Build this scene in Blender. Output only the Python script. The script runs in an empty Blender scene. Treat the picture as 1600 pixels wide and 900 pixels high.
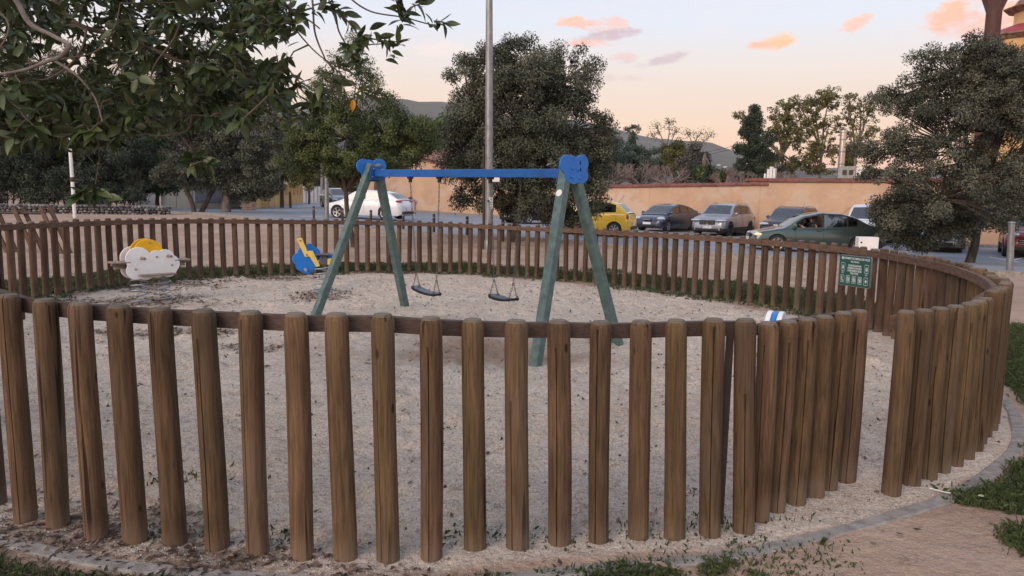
import bpy, bmesh, math, random
import numpy as np
from mathutils import Vector, Matrix
random.seed(7); rng = np.random.default_rng(7)
sc = bpy.context.scene
col = sc.collection
R = math.radians

# ------------------------------------------------------------------ camera
F = 1130.0; HY = 306.0; ROLL = R(1.0); EYE = 1.6
pit = math.atan((450 - HY) / F)
fwv = np.array([0, math.cos(pit), -math.sin(pit)])
rtv = np.array([1.0, 0, 0]); upv = np.cross(rtv, fwv)
RV = rtv * math.cos(ROLL) + upv * math.sin(ROLL)
UV = -rtv * math.sin(ROLL) + upv * math.cos(ROLL)
cam = bpy.data.cameras.new('camera'); camo = bpy.data.objects.new('camera', cam); col.objects.link(camo)
cam.sensor_width = 36; cam.lens = F / 1600 * 36; cam.clip_start = 0.05; cam.clip_end = 20000
m = Matrix(((RV[0], UV[0], -fwv[0], 0), (RV[1], UV[1], -fwv[1], 0), (RV[2], UV[2], -fwv[2], EYE), (0, 0, 0, 1)))
camo.matrix_world = m
sc.camera = camo
sc.render.engine = 'CYCLES'
sc.cycles.max_bounces = 6; sc.cycles.diffuse_bounces = 3; sc.cycles.glossy_bounces = 3
sc.cycles.transmission_bounces = 4; sc.cycles.transparent_max_bounces = 12; sc.cycles.volume_bounces = 0
sc.cycles.caustics_reflective = False; sc.cycles.caustics_refractive = False
sc.cycles.use_denoising = True
sc.view_settings.view_transform = 'Standard'; sc.view_settings.look = 'None'
sc.view_settings.exposure = 0.58; sc.view_settings.gamma = 1

def s2l(c):
    return tuple((x / 255 / 12.92) if x / 255 <= .04045 else ((x / 255 + .055) / 1.055) ** 2.4 for x in c)
def ray(px, py):
    return fwv + RV * (px - 800) / F + UV * (450 - py) / F
def at(px, py, Y):
    d = ray(px, py); t = Y / d[1]
    return Vector((d[0] * t, Y, EYE + d[2] * t))
def onz(px, py, z):
    d = ray(px, py); t = (z - EYE) / d[2]
    return Vector((d[0] * t, d[1] * t, z))

# ------------------------------------------------------------------ sky
SUN_EL = R(27); SUN_AZ = R(215)   # dusk sun low behind the camera, to its left
world = bpy.data.worlds.new('World'); sc.world = world; world.use_nodes = True
wn = world.node_tree; wn.nodes.clear(); WL = wn.links
def N(nt, typ, **kw):
    n = nt.nodes.new(typ)
    for k, v in kw.items():
        setattr(n, k, v)
    return n
out = N(wn, 'ShaderNodeOutputWorld'); bg = N(wn, 'ShaderNodeBackground'); WL.new(bg.outputs[0], out.inputs[0])
tc = N(wn, 'ShaderNodeTexCoord')
def wmath(op, a, b=None, c=None, clamp=False):
    n = N(wn, 'ShaderNodeMath', operation=op); n.use_clamp = clamp
    for i, v in enumerate((a, b, c)):
        if v is None: continue
        if isinstance(v, (int, float)): n.inputs[i].default_value = v
        else: WL.new(v, n.inputs[i])
    return n.outputs[0]
def wmix(fac, a, b):
    n = N(wn, 'ShaderNodeMix', data_type='RGBA')
    if isinstance(fac, (int, float)): n.inputs['Factor'].default_value = fac
    else: WL.new(fac, n.inputs['Factor'])
    for k, v in ((6, a), (7, b)):
        if isinstance(v, tuple): n.inputs[k].default_value = (*v, 1)
        else: WL.new(v, n.inputs[k])
    return n.outputs[2]
nrm = N(wn, 'ShaderNodeVectorMath', operation='NORMALIZE'); WL.new(tc.outputs['Generated'], nrm.inputs[0])
sep = N(wn, 'ShaderNodeSeparateXYZ'); WL.new(nrm.outputs[0], sep.inputs[0])
ramp = N(wn, 'ShaderNodeValToRGB'); WL.new(sep.outputs[2], ramp.inputs[0])
cr = ramp.color_ramp
stops = [(0.0, (240, 168, 154)), (.045, (249, 186, 152)), (.09, (250, 207, 165)), (.15, (241, 220, 198)), (.22, (216, 222, 230)),
         (.32, (201, 210, 225)), (.55, (186, 196, 213)), (1.0, (162, 176, 200))]
while len(cr.elements) < len(stops): cr.elements.new(.5)
for e, (p_, c_) in zip(cr.elements, stops):
    e.position = p_; e.color = (*s2l(c_), 1)
skyc = ramp.outputs[0]
# physical sky for the tint of the far side, where the sun has just gone
nish = N(wn, 'ShaderNodeTexSky', sky_type='NISHITA'); nish.sun_disc = False
nish.sun_elevation = SUN_EL; nish.sun_rotation = SUN_AZ
sk = N(wn, 'ShaderNodeVectorMath', operation='SCALE'); WL.new(nish.outputs[0], sk.inputs[0]); sk.inputs['Scale'].default_value = .12
skyc = wmix(.12, skyc, sk.outputs[0])
# clouds
nz = N(wn, 'ShaderNodeTexNoise'); nz.inputs['Scale'].default_value = 58; nz.inputs['Detail'].default_value = 9; nz.inputs['Roughness'].default_value = .66
mp = N(wn, 'ShaderNodeMapping'); mp.inputs['Scale'].default_value = (1, 1, 2.4); WL.new(nrm.outputs[0], mp.inputs[0]); WL.new(mp.outputs[0], nz.inputs[0])
nz2 = N(wn, 'ShaderNodeTexNoise'); nz2.inputs['Scale'].default_value = 9; nz2.inputs['Detail'].default_value = 4; WL.new(mp.outputs[0], nz2.inputs[0])
def cloud(px, py, rx, ry, c1, c2, dens=1.0, rough=1.9, tilt=0):
    global skyc; dens = min(1, dens * 1.25)
    d = ray(px, py); d = d / np.linalg.norm(d)
    r = np.cross(d, [0, 0, 1]); r /= np.linalg.norm(r); u = np.cross(r, d)
    ct, st = math.cos(R(tilt)), math.sin(R(tilt)); r, u = r * ct + u * st, -r * st + u * ct
    def dot(v, k):
        n = N(wn, 'ShaderNodeVectorMath', operation='DOT_PRODUCT'); WL.new(nrm.outputs[0], n.inputs[0]); n.inputs[1].default_value = tuple(v / k)
        return n.outputs['Value']
    a = dot(r, rx * .9 / F); b = dot(u, ry * .9 / F)
    rr = wmath('ADD', wmath('MULTIPLY', a, a), wmath('MULTIPLY', b, b))
    v = wmath('SUBTRACT', 1.0, rr)
    v = wmath('ADD', v, wmath('MULTIPLY', wmath('SUBTRACT', nz.outputs[0], .5), rough * 2.7))
    v = wmath('MULTIPLY', wmath('MULTIPLY', v, 1.1, clamp=True), dens)
    v = wmath('MULTIPLY', v, wmath('GREATER_THAN', dot(d, 1.0), .5))
    shade = wmath('MULTIPLY_ADD', b, .45, .5, clamp=True)
    skyc = wmix(v, skyc, wmix(shade, s2l(c2), s2l(c1)))
OR, PK, MV, YL = (255, 186, 142), (243, 182, 160), (196, 172, 180), (255, 196, 130)
cloud(1217, 65, 31, 13, YL, OR, .95, .8, 8)
cloud(1187, 71, 22, 7, OR, PK, .85, .8)
cloud(898, 34, 30, 10, OR, PK, .75, 1.6)
cloud(950, 38, 46, 13, PK, PK, .55, 1.6)
cloud(950, 55, 66, 10, MV, MV, .75, 1.3, 6)
cloud(918, 68, 44, 8, PK, PK, .7, 1.8)
cloud(1040, 93, 46, 9, MV, MV, .6, 1.4, 12)
cloud(975, 90, 24, 9, PK, MV, .4, 1.5)
cloud(1338, 37, 28, 13, OR, PK, .6, 1.3, 20)
cloud(1487, 22, 40, 22, OR, PK, .8, 1.3, 20)
cloud(1535, 40, 60, 20, PK, PK, .6, 1.0, 8)
cloud(1590, 22, 40, 26, OR, PK, .7, 1.0)
cloud(690, 75, 60, 16, (240, 222, 214), (240, 222, 214), .5, 1.5)
cloud(930, 122, 90, 7, MV, MV, .25, 1.5)
cloud(560, 130, 70, 14, (246, 218, 200), (246, 218, 200), .5, 1.3)
# thin wisps all over the rest of the sky
w1 = wmath('MULTIPLY', wmath('SUBTRACT', nz2.outputs[0], .56), 2.2, clamp=True)
w2 = wmath('MULTIPLY', w1, .35)
skyc = wmix(w2, skyc, s2l((240, 214, 206)))
WL.new(skyc, bg.inputs[0]); bg.inputs[1].default_value = 1.0

sun = bpy.data.lights.new('sun', 'SUN'); sun.energy = 1.5; sun.angle = R(40); sun.color = (1.0, .76, .60)
suno = bpy.data.objects.new('sun', sun); col.objects.link(suno)
sd_ = Vector((math.sin(SUN_AZ) * math.cos(SUN_EL), math.cos(SUN_AZ) * math.cos(SUN_EL), math.sin(SUN_EL)))
suno.rotation_euler = sd_.to_track_quat('Z', 'Y').to_euler()

# ------------------------------------------------------------------ helpers
def tag(o, label=None, cat=None, group=None, kind=None):
    if label: o['label'] = label
    if cat: o['category'] = cat
    if group: o['group'] = group
    if kind: o['kind'] = kind
    return o
def empty(name, loc=(0, 0, 0), rz=0, label=None, cat=None, group=None, kind=None):
    o = bpy.data.objects.new(name, None); o.empty_display_size = .2
    col.objects.link(o); o.location = loc; o.rotation_euler = (0, 0, rz)
    return tag(o, label, cat, group, kind)
def link(name, me, mat=None, parent=None, smooth=True, kind=None):
    if mat is not None and not me.materials:
        me.materials.append(mat)
    o = bpy.data.objects.new(name, me); col.objects.link(o)
    if parent is not None: o.parent = parent
    if kind: o['kind'] = kind
    return o
class MB:
    def __init__(s): s.v = []; s.f = []
    def quadgrid(s, P, closeu=False, closev=False):
        nu, nv = len(P), len(P[0]); b = len(s.v)
        for r_ in P:
            for p in r_: s.v.append(tuple(p))
        for i in range(nu if closeu else nu - 1):
            for j in range(nv if closev else nv - 1):
                a = b + i * nv + j; c = b + ((i + 1) % nu) * nv + j
                a2 = b + i * nv + (j + 1) % nv; c2 = b + ((i + 1) % nu) * nv + (j + 1) % nv
                s.f.append((a, c, c2, a2))
        return b
    def box(s, c, d, rot=None):
        b = len(s.v); c = Vector(c)
        for k in range(8):
            p = Vector(((k & 1) - .5, ((k >> 1) & 1) - .5, ((k >> 2) & 1) - .5)); p = Vector((p.x * d[0], p.y * d[1], p.z * d[2]))
            if rot is not None: p = rot @ p
            s.v.append(tuple(c + p))
        for f in ((0, 2, 3, 1), (4, 5, 7, 6), (0, 1, 5, 4), (2, 6, 7, 3), (0, 4, 6, 2), (1, 3, 7, 5)):
            s.f.append(tuple(b + i for i in f))
        return s
    def bar(s, a, b_, w, h=None, roll=None):
        a = Vector(a); b_ = Vector(b_); h = h or w
        z = (b_ - a).normalized(); L = (b_ - a).length
        x = roll if roll is not None else (Vector((0, 0, 1)).cross(z) if abs(z.z) < .99 else Vector((1, 0, 0)))
        x = Vector(x); x = (x - z * x.dot(z)).normalized(); y = z.cross(x)
        rot = Matrix((x, y, z)).transposed()
        return s.box((a + b_) / 2, (w, h, L), rot)
    def tube(s, pts, rad, n=8, cap=True):
        pts = [Vector(p) for p in pts]
        if not hasattr(rad, '__len__'): rad = [rad] * len(pts)
        ref = Vector((0, 0, 1)); rows = []
        t0 = (pts[1] - pts[0]).normalized()
        if abs(t0.dot(ref)) > .9: ref = Vector((1, 0, 0))
        xa = ref.cross(t0).normalized()
        for i, p in enumerate(pts):
            t = (pts[min(i + 1, len(pts) - 1)] - pts[max(i - 1, 0)]).normalized()
            xa = (xa - t * xa.dot(t)).normalized(); ya = t.cross(xa)
            rows.append([p + (xa * math.cos(k * 2 * math.pi / n) + ya * math.sin(k * 2 * math.pi / n)) * rad[i] for k in range(n)])
        b = s.quadgrid(rows, closev=True)
        if cap:
            s.f.append(tuple(b + k for k in range(n))); e = b + (len(pts) - 1) * n
            s.f.append(tuple(e + k for k in reversed(range(n))))
        return s
    def lathe(s, prof, c=(0, 0, 0), n=16, axis='z', cap=True):
        rows = []
        for r_, h in prof:
            row = []
            for k in range(n):
                a = k * 2 * math.pi / n
                p = {'z': (r_ * math.cos(a), r_ * math.sin(a), h), 'y': (r_ * math.cos(a), h, r_ * math.sin(a)), 'x': (h, r_ * math.cos(a), r_ * math.sin(a))}[axis]
                row.append((p[0] + c[0], p[1] + c[1], p[2] + c[2]))
            rows.append(row)
        b = s.quadgrid(rows, closev=True)
        if cap:
            s.f.append(tuple(b + k for k in range(n))); e = b + (len(prof) - 1) * n
            s.f.append(tuple(e + k for k in reversed(range(n))))
        return s
    def ball(s, c, r_, n=10, m_=6, sc_=(1, 1, 1)):
        rows = []
        for i in range(m_ + 1):
            ph = math.pi * i / m_; ph = min(max(ph, .02), math.pi - .02)
            rows.append([(c[0] + r_ * sc_[0] * math.sin(ph) * math.cos(2 * math.pi * k / n), c[1] + r_ * sc_[1] * math.sin(ph) * math.sin(2 * math.pi * k / n), c[2] + r_ * sc_[2] * math.cos(ph)) for k in range(n)])
        s.quadgrid(rows, closev=True); return s
    def plate(s, outline, y0, y1):   # outline in x,z extruded along y
        b = len(s.v); n = len(outline)
        for y in (y0, y1):
            for x, z in outline: s.v.append((x, y, z))
        s.f.append(tuple(b + k for k in range(n))); s.f.append(tuple(b + n + k for k in reversed(range(n))))
        for k in range(n):
            k2 = (k + 1) % n; s.f.append((b + k, b + n + k, b + n + k2, b + k2))
        return s
    def mesh(s, name, mat=None, smooth=True, angle=None):
        me = bpy.data.meshes.new(name); me.from_pydata(s.v, [], s.f)
        bm = bmesh.new(); bm.from_mesh(me); bmesh.ops.recalc_face_normals(bm, faces=bm.faces); bm.to_mesh(me); bm.free()
        if mat is not None: me.materials.append(mat)
        if smooth:
            me.shade_smooth()
            me.set_sharp_from_angle(angle=R(angle or 38))
        return me
    def obj(s, name, mat=None, parent=None, smooth=True, kind=None, angle=None):
        return link(name, s.mesh(name, mat, smooth, angle), None, parent, kind=kind)
def npmesh(name, V, Fq, mat, smooth=False, attrs=None):
    me = bpy.data.meshes.new(name); nv, nf = len(V), len(Fq); k = Fq.shape[1]
    me.vertices.add(nv); me.vertices.foreach_set('co', np.asarray(V, np.float32).ravel())
    me.loops.add(nf * k); me.loops.foreach_set('vertex_index', np.asarray(Fq, np.int32).ravel())
    me.polygons.add(nf); me.polygons.foreach_set('loop_start', np.arange(0, nf * k, k, dtype=np.int32))
    me.update(calc_edges=True)
    if smooth: me.shade_smooth()
    for an, av in (attrs or {}).items():
        a = me.attributes.new(an, 'FLOAT', 'POINT'); a.data.foreach_set('value', np.asarray(av, np.float32))
    if mat is not None: me.materials.append(mat)
    return me
def copy_tree(o, parent=None, **kw):
    c = o.copy(); col.objects.link(c)
    if parent is not None: c.parent = parent
    for ch in list(o.children): copy_tree(ch, c)
    return c
def crom(P, step=None, n=8, closed=False):
    P = [Vector(p) for p in P]; out_ = []
    K = len(P)
    for i in range(K if closed else K - 1):
        g = (lambda j: P[j % K]) if closed else (lambda j: P[max(0, min(K - 1, j))])
        p0, p1, p2, p3 = g(i - 1), g(i), g(i + 1), g(i + 2)
        for k in range(n):
            t = k / n
            out_.append(.5 * ((2 * p1) + (p2 - p0) * t + (2 * p0 - 5 * p1 + 4 * p2 - p3) * t * t + (3 * p1 - p0 - 3 * p2 + p3) * t ** 3))
    if not closed: out_.append(P[-1])
    return out_
def resample(P, step):
    o = [P[0]]; acc = 0
    for a, b in zip(P[:-1], P[1:]):
        L = (b - a).length; t = step - acc
        while t <= L:
            o.append(a.lerp(b, t / L)); t += step
        acc = (acc + L) % step if L else acc
    return o
# value noise
_tab = rng.random((256, 256))
def vnoise(x, y, s=1.0, o=3, seed=0):
    x = np.asarray(x, float) * s + seed * 17.3; y = np.asarray(y, float) * s + seed * 9.1
    r_ = 0; amp = .5; tot = 0
    for _ in range(o):
        xi = np.floor(x).astype(int); yi = np.floor(y).astype(int); fx = x - xi; fy = y - yi
        fx = fx * fx * (3 - 2 * fx); fy = fy * fy * (3 - 2 * fy)
        a = _tab[xi & 255, yi & 255]; b = _tab[(xi + 1) & 255, yi & 255]; c = _tab[xi & 255, (yi + 1) & 255]; d = _tab[(xi + 1) & 255, (yi + 1) & 255]
        r_ = r_ + amp * ((a * (1 - fx) + b * fx) * (1 - fy) + (c * (1 - fx) + d * fx) * fy); tot += amp; amp *= .5; x = x * 2.03 + 5.1; y = y * 2.03 + 1.7
    return r_ / tot
def sstep(a, b, x):
    t = np.clip((np.asarray(x, float) - a) / (b - a), 0, 1); return t * t * (3 - 2 * t)

# ------------------------------------------------------------------ materials
def mat(name, c, rough=.8, metal=0.0, lo=.75, hi=1.2, scale=6, stretch=(1, 1, 1), bump=0.0, bscale=60, spec=.4, coat=0, rnd=0.0, detail=5, c2=None, bstretch=None, transl=0):
    mt = bpy.data.materials.new(name); mt.use_nodes = True; nt = mt.node_tree; bs = nt.nodes['Principled BSDF']
    L = nt.links
    t = N(nt, 'ShaderNodeTexCoord'); mp_ = N(nt, 'ShaderNodeMapping'); mp_.inputs['Scale'].default_value = stretch
    L.new(t.outputs['Object'], mp_.inputs[0])
    oi = N(nt, 'ShaderNodeObjectInfo')
    ad = N(nt, 'ShaderNodeVectorMath', operation='ADD'); sc_ = N(nt, 'ShaderNodeMath', operation='MULTIPLY'); sc_.inputs[1].default_value = 37.0
    L.new(oi.outputs['Random'], sc_.inputs[0]); L.new(mp_.outputs[0], ad.inputs[0]); L.new(sc_.outputs[0], ad.inputs[1])
    nz_ = N(nt, 'ShaderNodeTexNoise'); nz_.inputs['Scale'].default_value = scale; nz_.inputs['Detail'].default_value = detail
    L.new(ad.outputs[0], nz_.inputs[0])
    rp = N(nt, 'ShaderNodeValToRGB'); rp.color_ramp.elements[0].position = .3; rp.color_ramp.elements[1].position = .7
    rp.color_ramp.elements[0].color = (*[min(1, x * lo) for x in c], 1); rp.color_ramp.elements[1].color = (*[min(1, x * hi) for x in (c2 or c)], 1)
    L.new(nz_.outputs[0], rp.inputs[0]); src = rp.outputs[0]
    if rnd:
        hs = N(nt, 'ShaderNodeHueSaturation'); mr = N(nt, 'ShaderNodeMapRange'); mr.inputs[3].default_value = 1 - rnd; mr.inputs[4].default_value = 1 + rnd
        L.new(oi.outputs['Random'], mr.inputs[0]); L.new(mr.outputs[0], hs.inputs['Value']); L.new(src, hs.inputs['Color']); src = hs.outputs[0]
    L.new(src, bs.inputs['Base Color']); bs.inputs['Roughness'].default_value = rough; bs.inputs['Metallic'].default_value = metal
    bs.inputs['Specular IOR Level'].default_value = spec; bs.inputs['Coat Weight'].default_value = coat
    if bump:
        nb = N(nt, 'ShaderNodeTexNoise'); nb.inputs['Scale'].default_value = bscale; nb.inputs['Detail'].default_value = 4
        if bstretch:
            mb = N(nt, 'ShaderNodeMapping'); mb.inputs['Scale'].default_value = bstretch; L.new(t.outputs['Object'], mb.inputs[0]); L.new(mb.outputs[0], nb.inputs[0])
        else: L.new(t.outputs['Object'], nb.inputs[0])
        bu = N(nt, 'ShaderNodeBump'); bu.inputs['Strength'].default_value = min(1, bump); bu.inputs['Distance'].default_value = .01
        L.new(nb.outputs[0], bu.inputs['Height']); L.new(bu.outputs[0], bs.inputs['Normal'])
    return mt
def flat(name, c, rough=.6, metal=0, spec=.4, coat=0, emit=None):
    mt = bpy.data.materials.new(name); mt.use_nodes = True; bs = mt.node_tree.nodes['Principled BSDF']
    bs.inputs['Base Color'].default_value = (*c, 1); bs.inputs['Roughness'].default_value = rough; bs.inputs['Metallic'].default_value = metal
    bs.inputs['Specular IOR Level'].default_value = spec; bs.inputs['Coat Weight'].default_value = coat
    if emit: bs.inputs['Emission Color'].default_value = (*emit, 1); bs.inputs['Emission Strength'].default_value = 1
    return mt
def wood_mat(name, c_dark, c_light, rnd=.18, grey=(.2, .18, .15)):
    mt = bpy.data.materials.new(name); mt.use_nodes = True; nt = mt.node_tree; L = nt.links; bs = nt.nodes['Principled BSDF']
    t = N(nt, 'ShaderNodeTexCoord'); oi = N(nt, 'ShaderNodeObjectInfo')
    off = N(nt, 'ShaderNodeMath', operation='MULTIPLY'); off.inputs[1].default_value = 91.0; L.new(oi.outputs['Random'], off.inputs[0])
    ad = N(nt, 'ShaderNodeVectorMath', operation='ADD'); L.new(t.outputs['Object'], ad.inputs[0]); L.new(off.outputs[0], ad.inputs[1])
    def nz_(scale, st, detail=5, rough=.55, dist=0):
        mp_ = N(nt, 'ShaderNodeMapping'); mp_.inputs['Scale'].default_value = st; L.new(ad.outputs[0], mp_.inputs[0])
        n = N(nt, 'ShaderNodeTexNoise'); n.inputs['Scale'].default_value = scale; n.inputs['Detail'].default_value = detail; n.inputs['Roughness'].default_value = rough
        n.inputs['Distortion'].default_value = dist
        L.new(mp_.outputs[0], n.inputs[0]); return n.outputs[0]
    grain = nz_(75, (1, 1, .06), 8, .7, .5); broad = nz_(5, (1, 1, .35), 3)
    crack = nz_(26, (1, 1, .035), 2, .4, .2)
    rp = N(nt, 'ShaderNodeValToRGB'); rp.color_ramp.elements[0].position = .35; rp.color_ramp.elements[1].position = .66
    rp.color_ramp.elements[0].color = (*c_dark, 1); rp.color_ramp.elements[1].color = (*c_light, 1); L.new(grain, rp.inputs[0])
    rb = N(nt, 'ShaderNodeValToRGB'); rb.color_ramp.elements[0].position = .35; rb.color_ramp.elements[1].position = .72
    rb.color_ramp.elements[0].color = (.72, .70, .66, 1); rb.color_ramp.elements[1].color = (1.15, 1.1, 1.0, 1); L.new(broad, rb.inputs[0])
    mu = N(nt, 'ShaderNodeMix', data_type='RGBA', blend_type='MULTIPLY'); mu.inputs[0].default_value = 1; L.new(rp.outputs[0], mu.inputs[6]); L.new(rb.outputs[0], mu.inputs[7])
    # knots
    mk = N(nt, 'ShaderNodeMapping'); mk.inputs['Scale'].default_value = (1, 1, .45); L.new(ad.outputs[0], mk.inputs[0])
    vo = N(nt, 'ShaderNodeTexVoronoi'); vo.inputs['Scale'].default_value = 7.5; L.new(mk.outputs[0], vo.inputs[0])
    kr = N(nt, 'ShaderNodeMapRange'); kr.inputs[1].default_value = .055; kr.inputs[2].default_value = .085; kr.inputs[3].default_value = .30; kr.inputs[4].default_value = 1.0; L.new(vo.outputs['Distance'], kr.inputs[0])
    ck = N(nt, 'ShaderNodeMapRange'); ck.inputs[1].default_value = .31; ck.inputs[2].default_value = .335; ck.inputs[3].default_value = .22; ck.inputs[4].default_value = 1.0; L.new(crack, ck.inputs[0])
    mm = N(nt, 'ShaderNodeMath', operation='MULTIPLY'); L.new(kr.outputs[0], mm.inputs[0]); L.new(ck.outputs[0], mm.inputs[1])
    m2 = N(nt, 'ShaderNodeMix', data_type='RGBA', blend_type='MULTIPLY'); m2.inputs[0].default_value = 1; L.new(mu.outputs[2], m2.inputs[6]); L.new(mm.outputs[0], m2.inputs[7])
    # weathered grey on sawn ends (faces looking up)
    ge = N(nt, 'ShaderNodeNewGeometry'); sp = N(nt, 'ShaderNodeSeparateXYZ'); L.new(ge.outputs['True Normal'], sp.inputs[0])
    gr = N(nt, 'ShaderNodeMapRange'); gr.inputs[1].default_value = .3; gr.inputs[2].default_value = .9; gr.inputs[4].default_value = .75; L.new(sp.outputs[2], gr.inputs[0])
    m3 = N(nt, 'ShaderNodeMix', data_type='RGBA'); L.new(gr.outputs[0], m3.inputs[0]); L.new(m2.outputs[2], m3.inputs[6]); m3.inputs[7].default_value = (*grey, 1)
    so = N(nt, 'ShaderNodeSeparateXYZ'); L.new(t.outputs['Object'], so.inputs[0]); zz_ = N(nt, 'ShaderNodeMath', operation='MULTIPLY_ADD'); L.new(broad, zz_.inputs[0]); zz_.inputs[1].default_value = -.14; L.new(so.outputs[2], zz_.inputs[2])
    fd = N(nt, 'ShaderNodeMapRange'); fd.inputs[1].default_value = .05; fd.inputs[2].default_value = -.06; fd.inputs[4].default_value = .28; L.new(zz_.outputs[0], fd.inputs[0])
    m4 = N(nt, 'ShaderNodeMix', data_type='RGBA'); L.new(fd.outputs[0], m4.inputs[0]); L.new(m3.outputs[2], m4.inputs[6]); m4.inputs[7].default_value = (.27, .20, .145, 1)
    wg = nz_(2.3, (1, 1, .3), 4); wgr = N(nt, 'ShaderNodeMapRange'); wgr.inputs[1].default_value = .52; wgr.inputs[2].default_value = .8; wgr.inputs[4].default_value = .55; L.new(wg, wgr.inputs[0])
    m5 = N(nt, 'ShaderNodeMix', data_type='RGBA'); L.new(wgr.outputs[0], m5.inputs[0]); L.new(m4.outputs[2], m5.inputs[6]); m5.inputs[7].default_value = (.13, .11, .082, 1); m3 = m5
    hs = N(nt, 'ShaderNodeHueSaturation'); mr = N(nt, 'ShaderNodeMapRange'); mr.inputs[3].default_value = 1 - rnd; mr.inputs[4].default_value = 1 + rnd * .6
    mh = N(nt, 'ShaderNodeMath', operation='MULTIPLY'); mh.inputs[1].default_value = 7.31; mf = N(nt, 'ShaderNodeMath', operation='FRACT'); L.new(oi.outputs['Random'], mh.inputs[0]); L.new(mh.outputs[0], mf.inputs[0])
    mhr = N(nt, 'ShaderNodeMapRange'); mhr.inputs[3].default_value = .493; mhr.inputs[4].default_value = .509; L.new(mf.outputs[0], mhr.inputs[0]); L.new(mhr.outputs[0], hs.inputs['Hue']); hs.inputs['Saturation'].default_value = .9
    L.new(oi.outputs['Random'], mr.inputs[0]); L.new(mr.outputs[0], hs.inputs['Value']); L.new(m3.outputs[2], hs.inputs['Color'])
    L.new(hs.outputs[0], bs.inputs['Base Color']); bs.inputs['Roughness'].default_value = .82; bs.inputs['Specular IOR Level'].default_value = .25
    h1 = N(nt, 'ShaderNodeMath', operation='MULTIPLY_ADD'); L.new(mm.outputs[0], h1.inputs[0]); h1.inputs[1].default_value = 1.2; L.new(grain, h1.inputs[2])
    bu = N(nt, 'ShaderNodeBump'); bu.inputs['Strength'].default_value = .6; bu.inputs['Distance'].default_value = .004; L.new(h1.outputs[0], bu.inputs['Height']); L.new(bu.outputs[0], bs.inputs['Normal'])
    return mt
def leaf_mat(name, cd, cm, cl, rough=.55, transl=.25, spec=.35):
    mt = bpy.data.materials.new(name); mt.use_nodes = True; nt = mt.node_tree; L = nt.links; bs = nt.nodes['Principled BSDF']
    a = N(nt, 'ShaderNodeAttribute'); a.attribute_name = 'tone'
    rp = N(nt, 'ShaderNodeValToRGB'); e = rp.color_ramp.elements; e[0].color = (*cd, 1); e[1].color = (*cl, 1); e[1].position = 1
    e2 = rp.color_ramp.elements.new(.5); e2.color = (*cm, 1); L.new(a.outputs['Fac'], rp.inputs[0])
    L.new(rp.outputs[0], bs.inputs['Base Color']); bs.inputs['Roughness'].default_value = rough; bs.inputs['Specular IOR Level'].default_value = spec
    if transl:
        tr = N(nt, 'ShaderNodeBsdfTranslucent'); L.new(rp.outputs[0], tr.inputs[0]); mx = N(nt, 'ShaderNodeMixShader'); mx.inputs[0].default_value = transl
        L.new(bs.outputs[0], mx.inputs[1]); L.new(tr.outputs[0], mx.inputs[2]); L.new(mx.outputs[0], nt.nodes['Material Output'].inputs[0])
    return mt
M = {}
M['post'] = wood_mat('post_wood', (.066, .040, .020), (.178, .108, .054))
M['postfar'] = wood_mat('far_post_wood', (.072, .044, .028), (.150, .090, .056), rnd=.36)
M['rail'] = mat('rail_wood', (.105, .062, .042), .8, lo=.6, hi=1.35, scale=9, stretch=(1, 1, 4), bump=.4, rnd=.12)
M['steelbar'] = mat('brown_steel', (.045, .032, .027), .6, lo=.8, hi=1.2, scale=20)
M['galv'] = mat('galvanised_steel', (.25, .26, .27), .45, .55, lo=.75, hi=1.15, scale=9, stretch=(1, 1, .5), bump=.1)
M['whitepaint'] = mat('white_paint', (.74, .74, .74), .5, lo=.9, hi=1.03, scale=4)
M['concrete'] = mat('concrete', (.30, .275, .25), .9, lo=.6, hi=1.2, scale=14, bump=.7, bscale=120, detail=9)
M['asphalt'] = mat('asphalt', (.235, .25, .285), .85, lo=.85, hi=1.15, scale=.7, bump=.5, bscale=90)
M['paving'] = mat('paving', (.30, .26, .235), .9, lo=.8, hi=1.15, scale=2, bump=.4)
M['roadpaint'] = flat('road_paint', (.62, .62, .62), .7)
M['swinggreen'] = mat('green_painted_wood', (.095, .150, .142), .5, lo=.72, hi=1.3, scale=14, stretch=(1, 1, 1), bump=.3, bscale=70, spec=.35)
M['blue'] = mat('blue_plastic', (.014, .17, .58), .42, lo=.9, hi=1.1, scale=6)
M['bluebeam'] = mat('blue_beam_paint', (.008, .10, .36), .5, lo=.8, hi=1.12, scale=5)
M['white'] = mat('white_panel', (.80, .80, .80), .5, lo=.9, hi=1.05, scale=5)
M['yellow'] = mat('yellow_panel', (.80, .43, .015), .45, lo=.9, hi=1.06, scale=5)
M['paleyellow'] = mat('pale_yellow_panel', (.78, .55, .12), .5, lo=.9, hi=1.06, scale=5)
M['plank'] = mat('weathered_plank', (.26, .205, .165), .8, lo=.6, hi=1.3, scale=10, stretch=(1, 6, 6), bump=.5)
M['spring'] = mat('spring_steel', (.34, .36, .40), .45, .4, lo=.8, hi=1.2)
M['chain'] = flat('chain_steel', (.16, .155, .15), .5, .7)
M['rubber'] = flat('black_rubber', (.012, .013, .015), .6)
M['seattop'] = flat('seat_top_rubber', (.09, .10, .125), .38)
M['signgreen'] = flat('sign_green', (.012, .07, .06), .45)
M['signwhite'] = flat('sign_print', (.55, .60, .60), .5)
M['bark'] = mat('bark', (.060, .047, .038), .95, lo=.5, hi=1.5, scale=9, stretch=(1, 1, .3), bump=1, bscale=26, bstretch=(1, 1, .35))
M['greybark'] = mat('grey_bark', (.17, .15, .135), .9, lo=.55, hi=1.3, scale=12, stretch=(1, 1, .5), bump=.8, bscale=30)
M['twig'] = mat('twig_bark', (.10, .078, .058), .9, lo=.6, hi=1.4, scale=14)
M['wallorange'] = None

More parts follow.
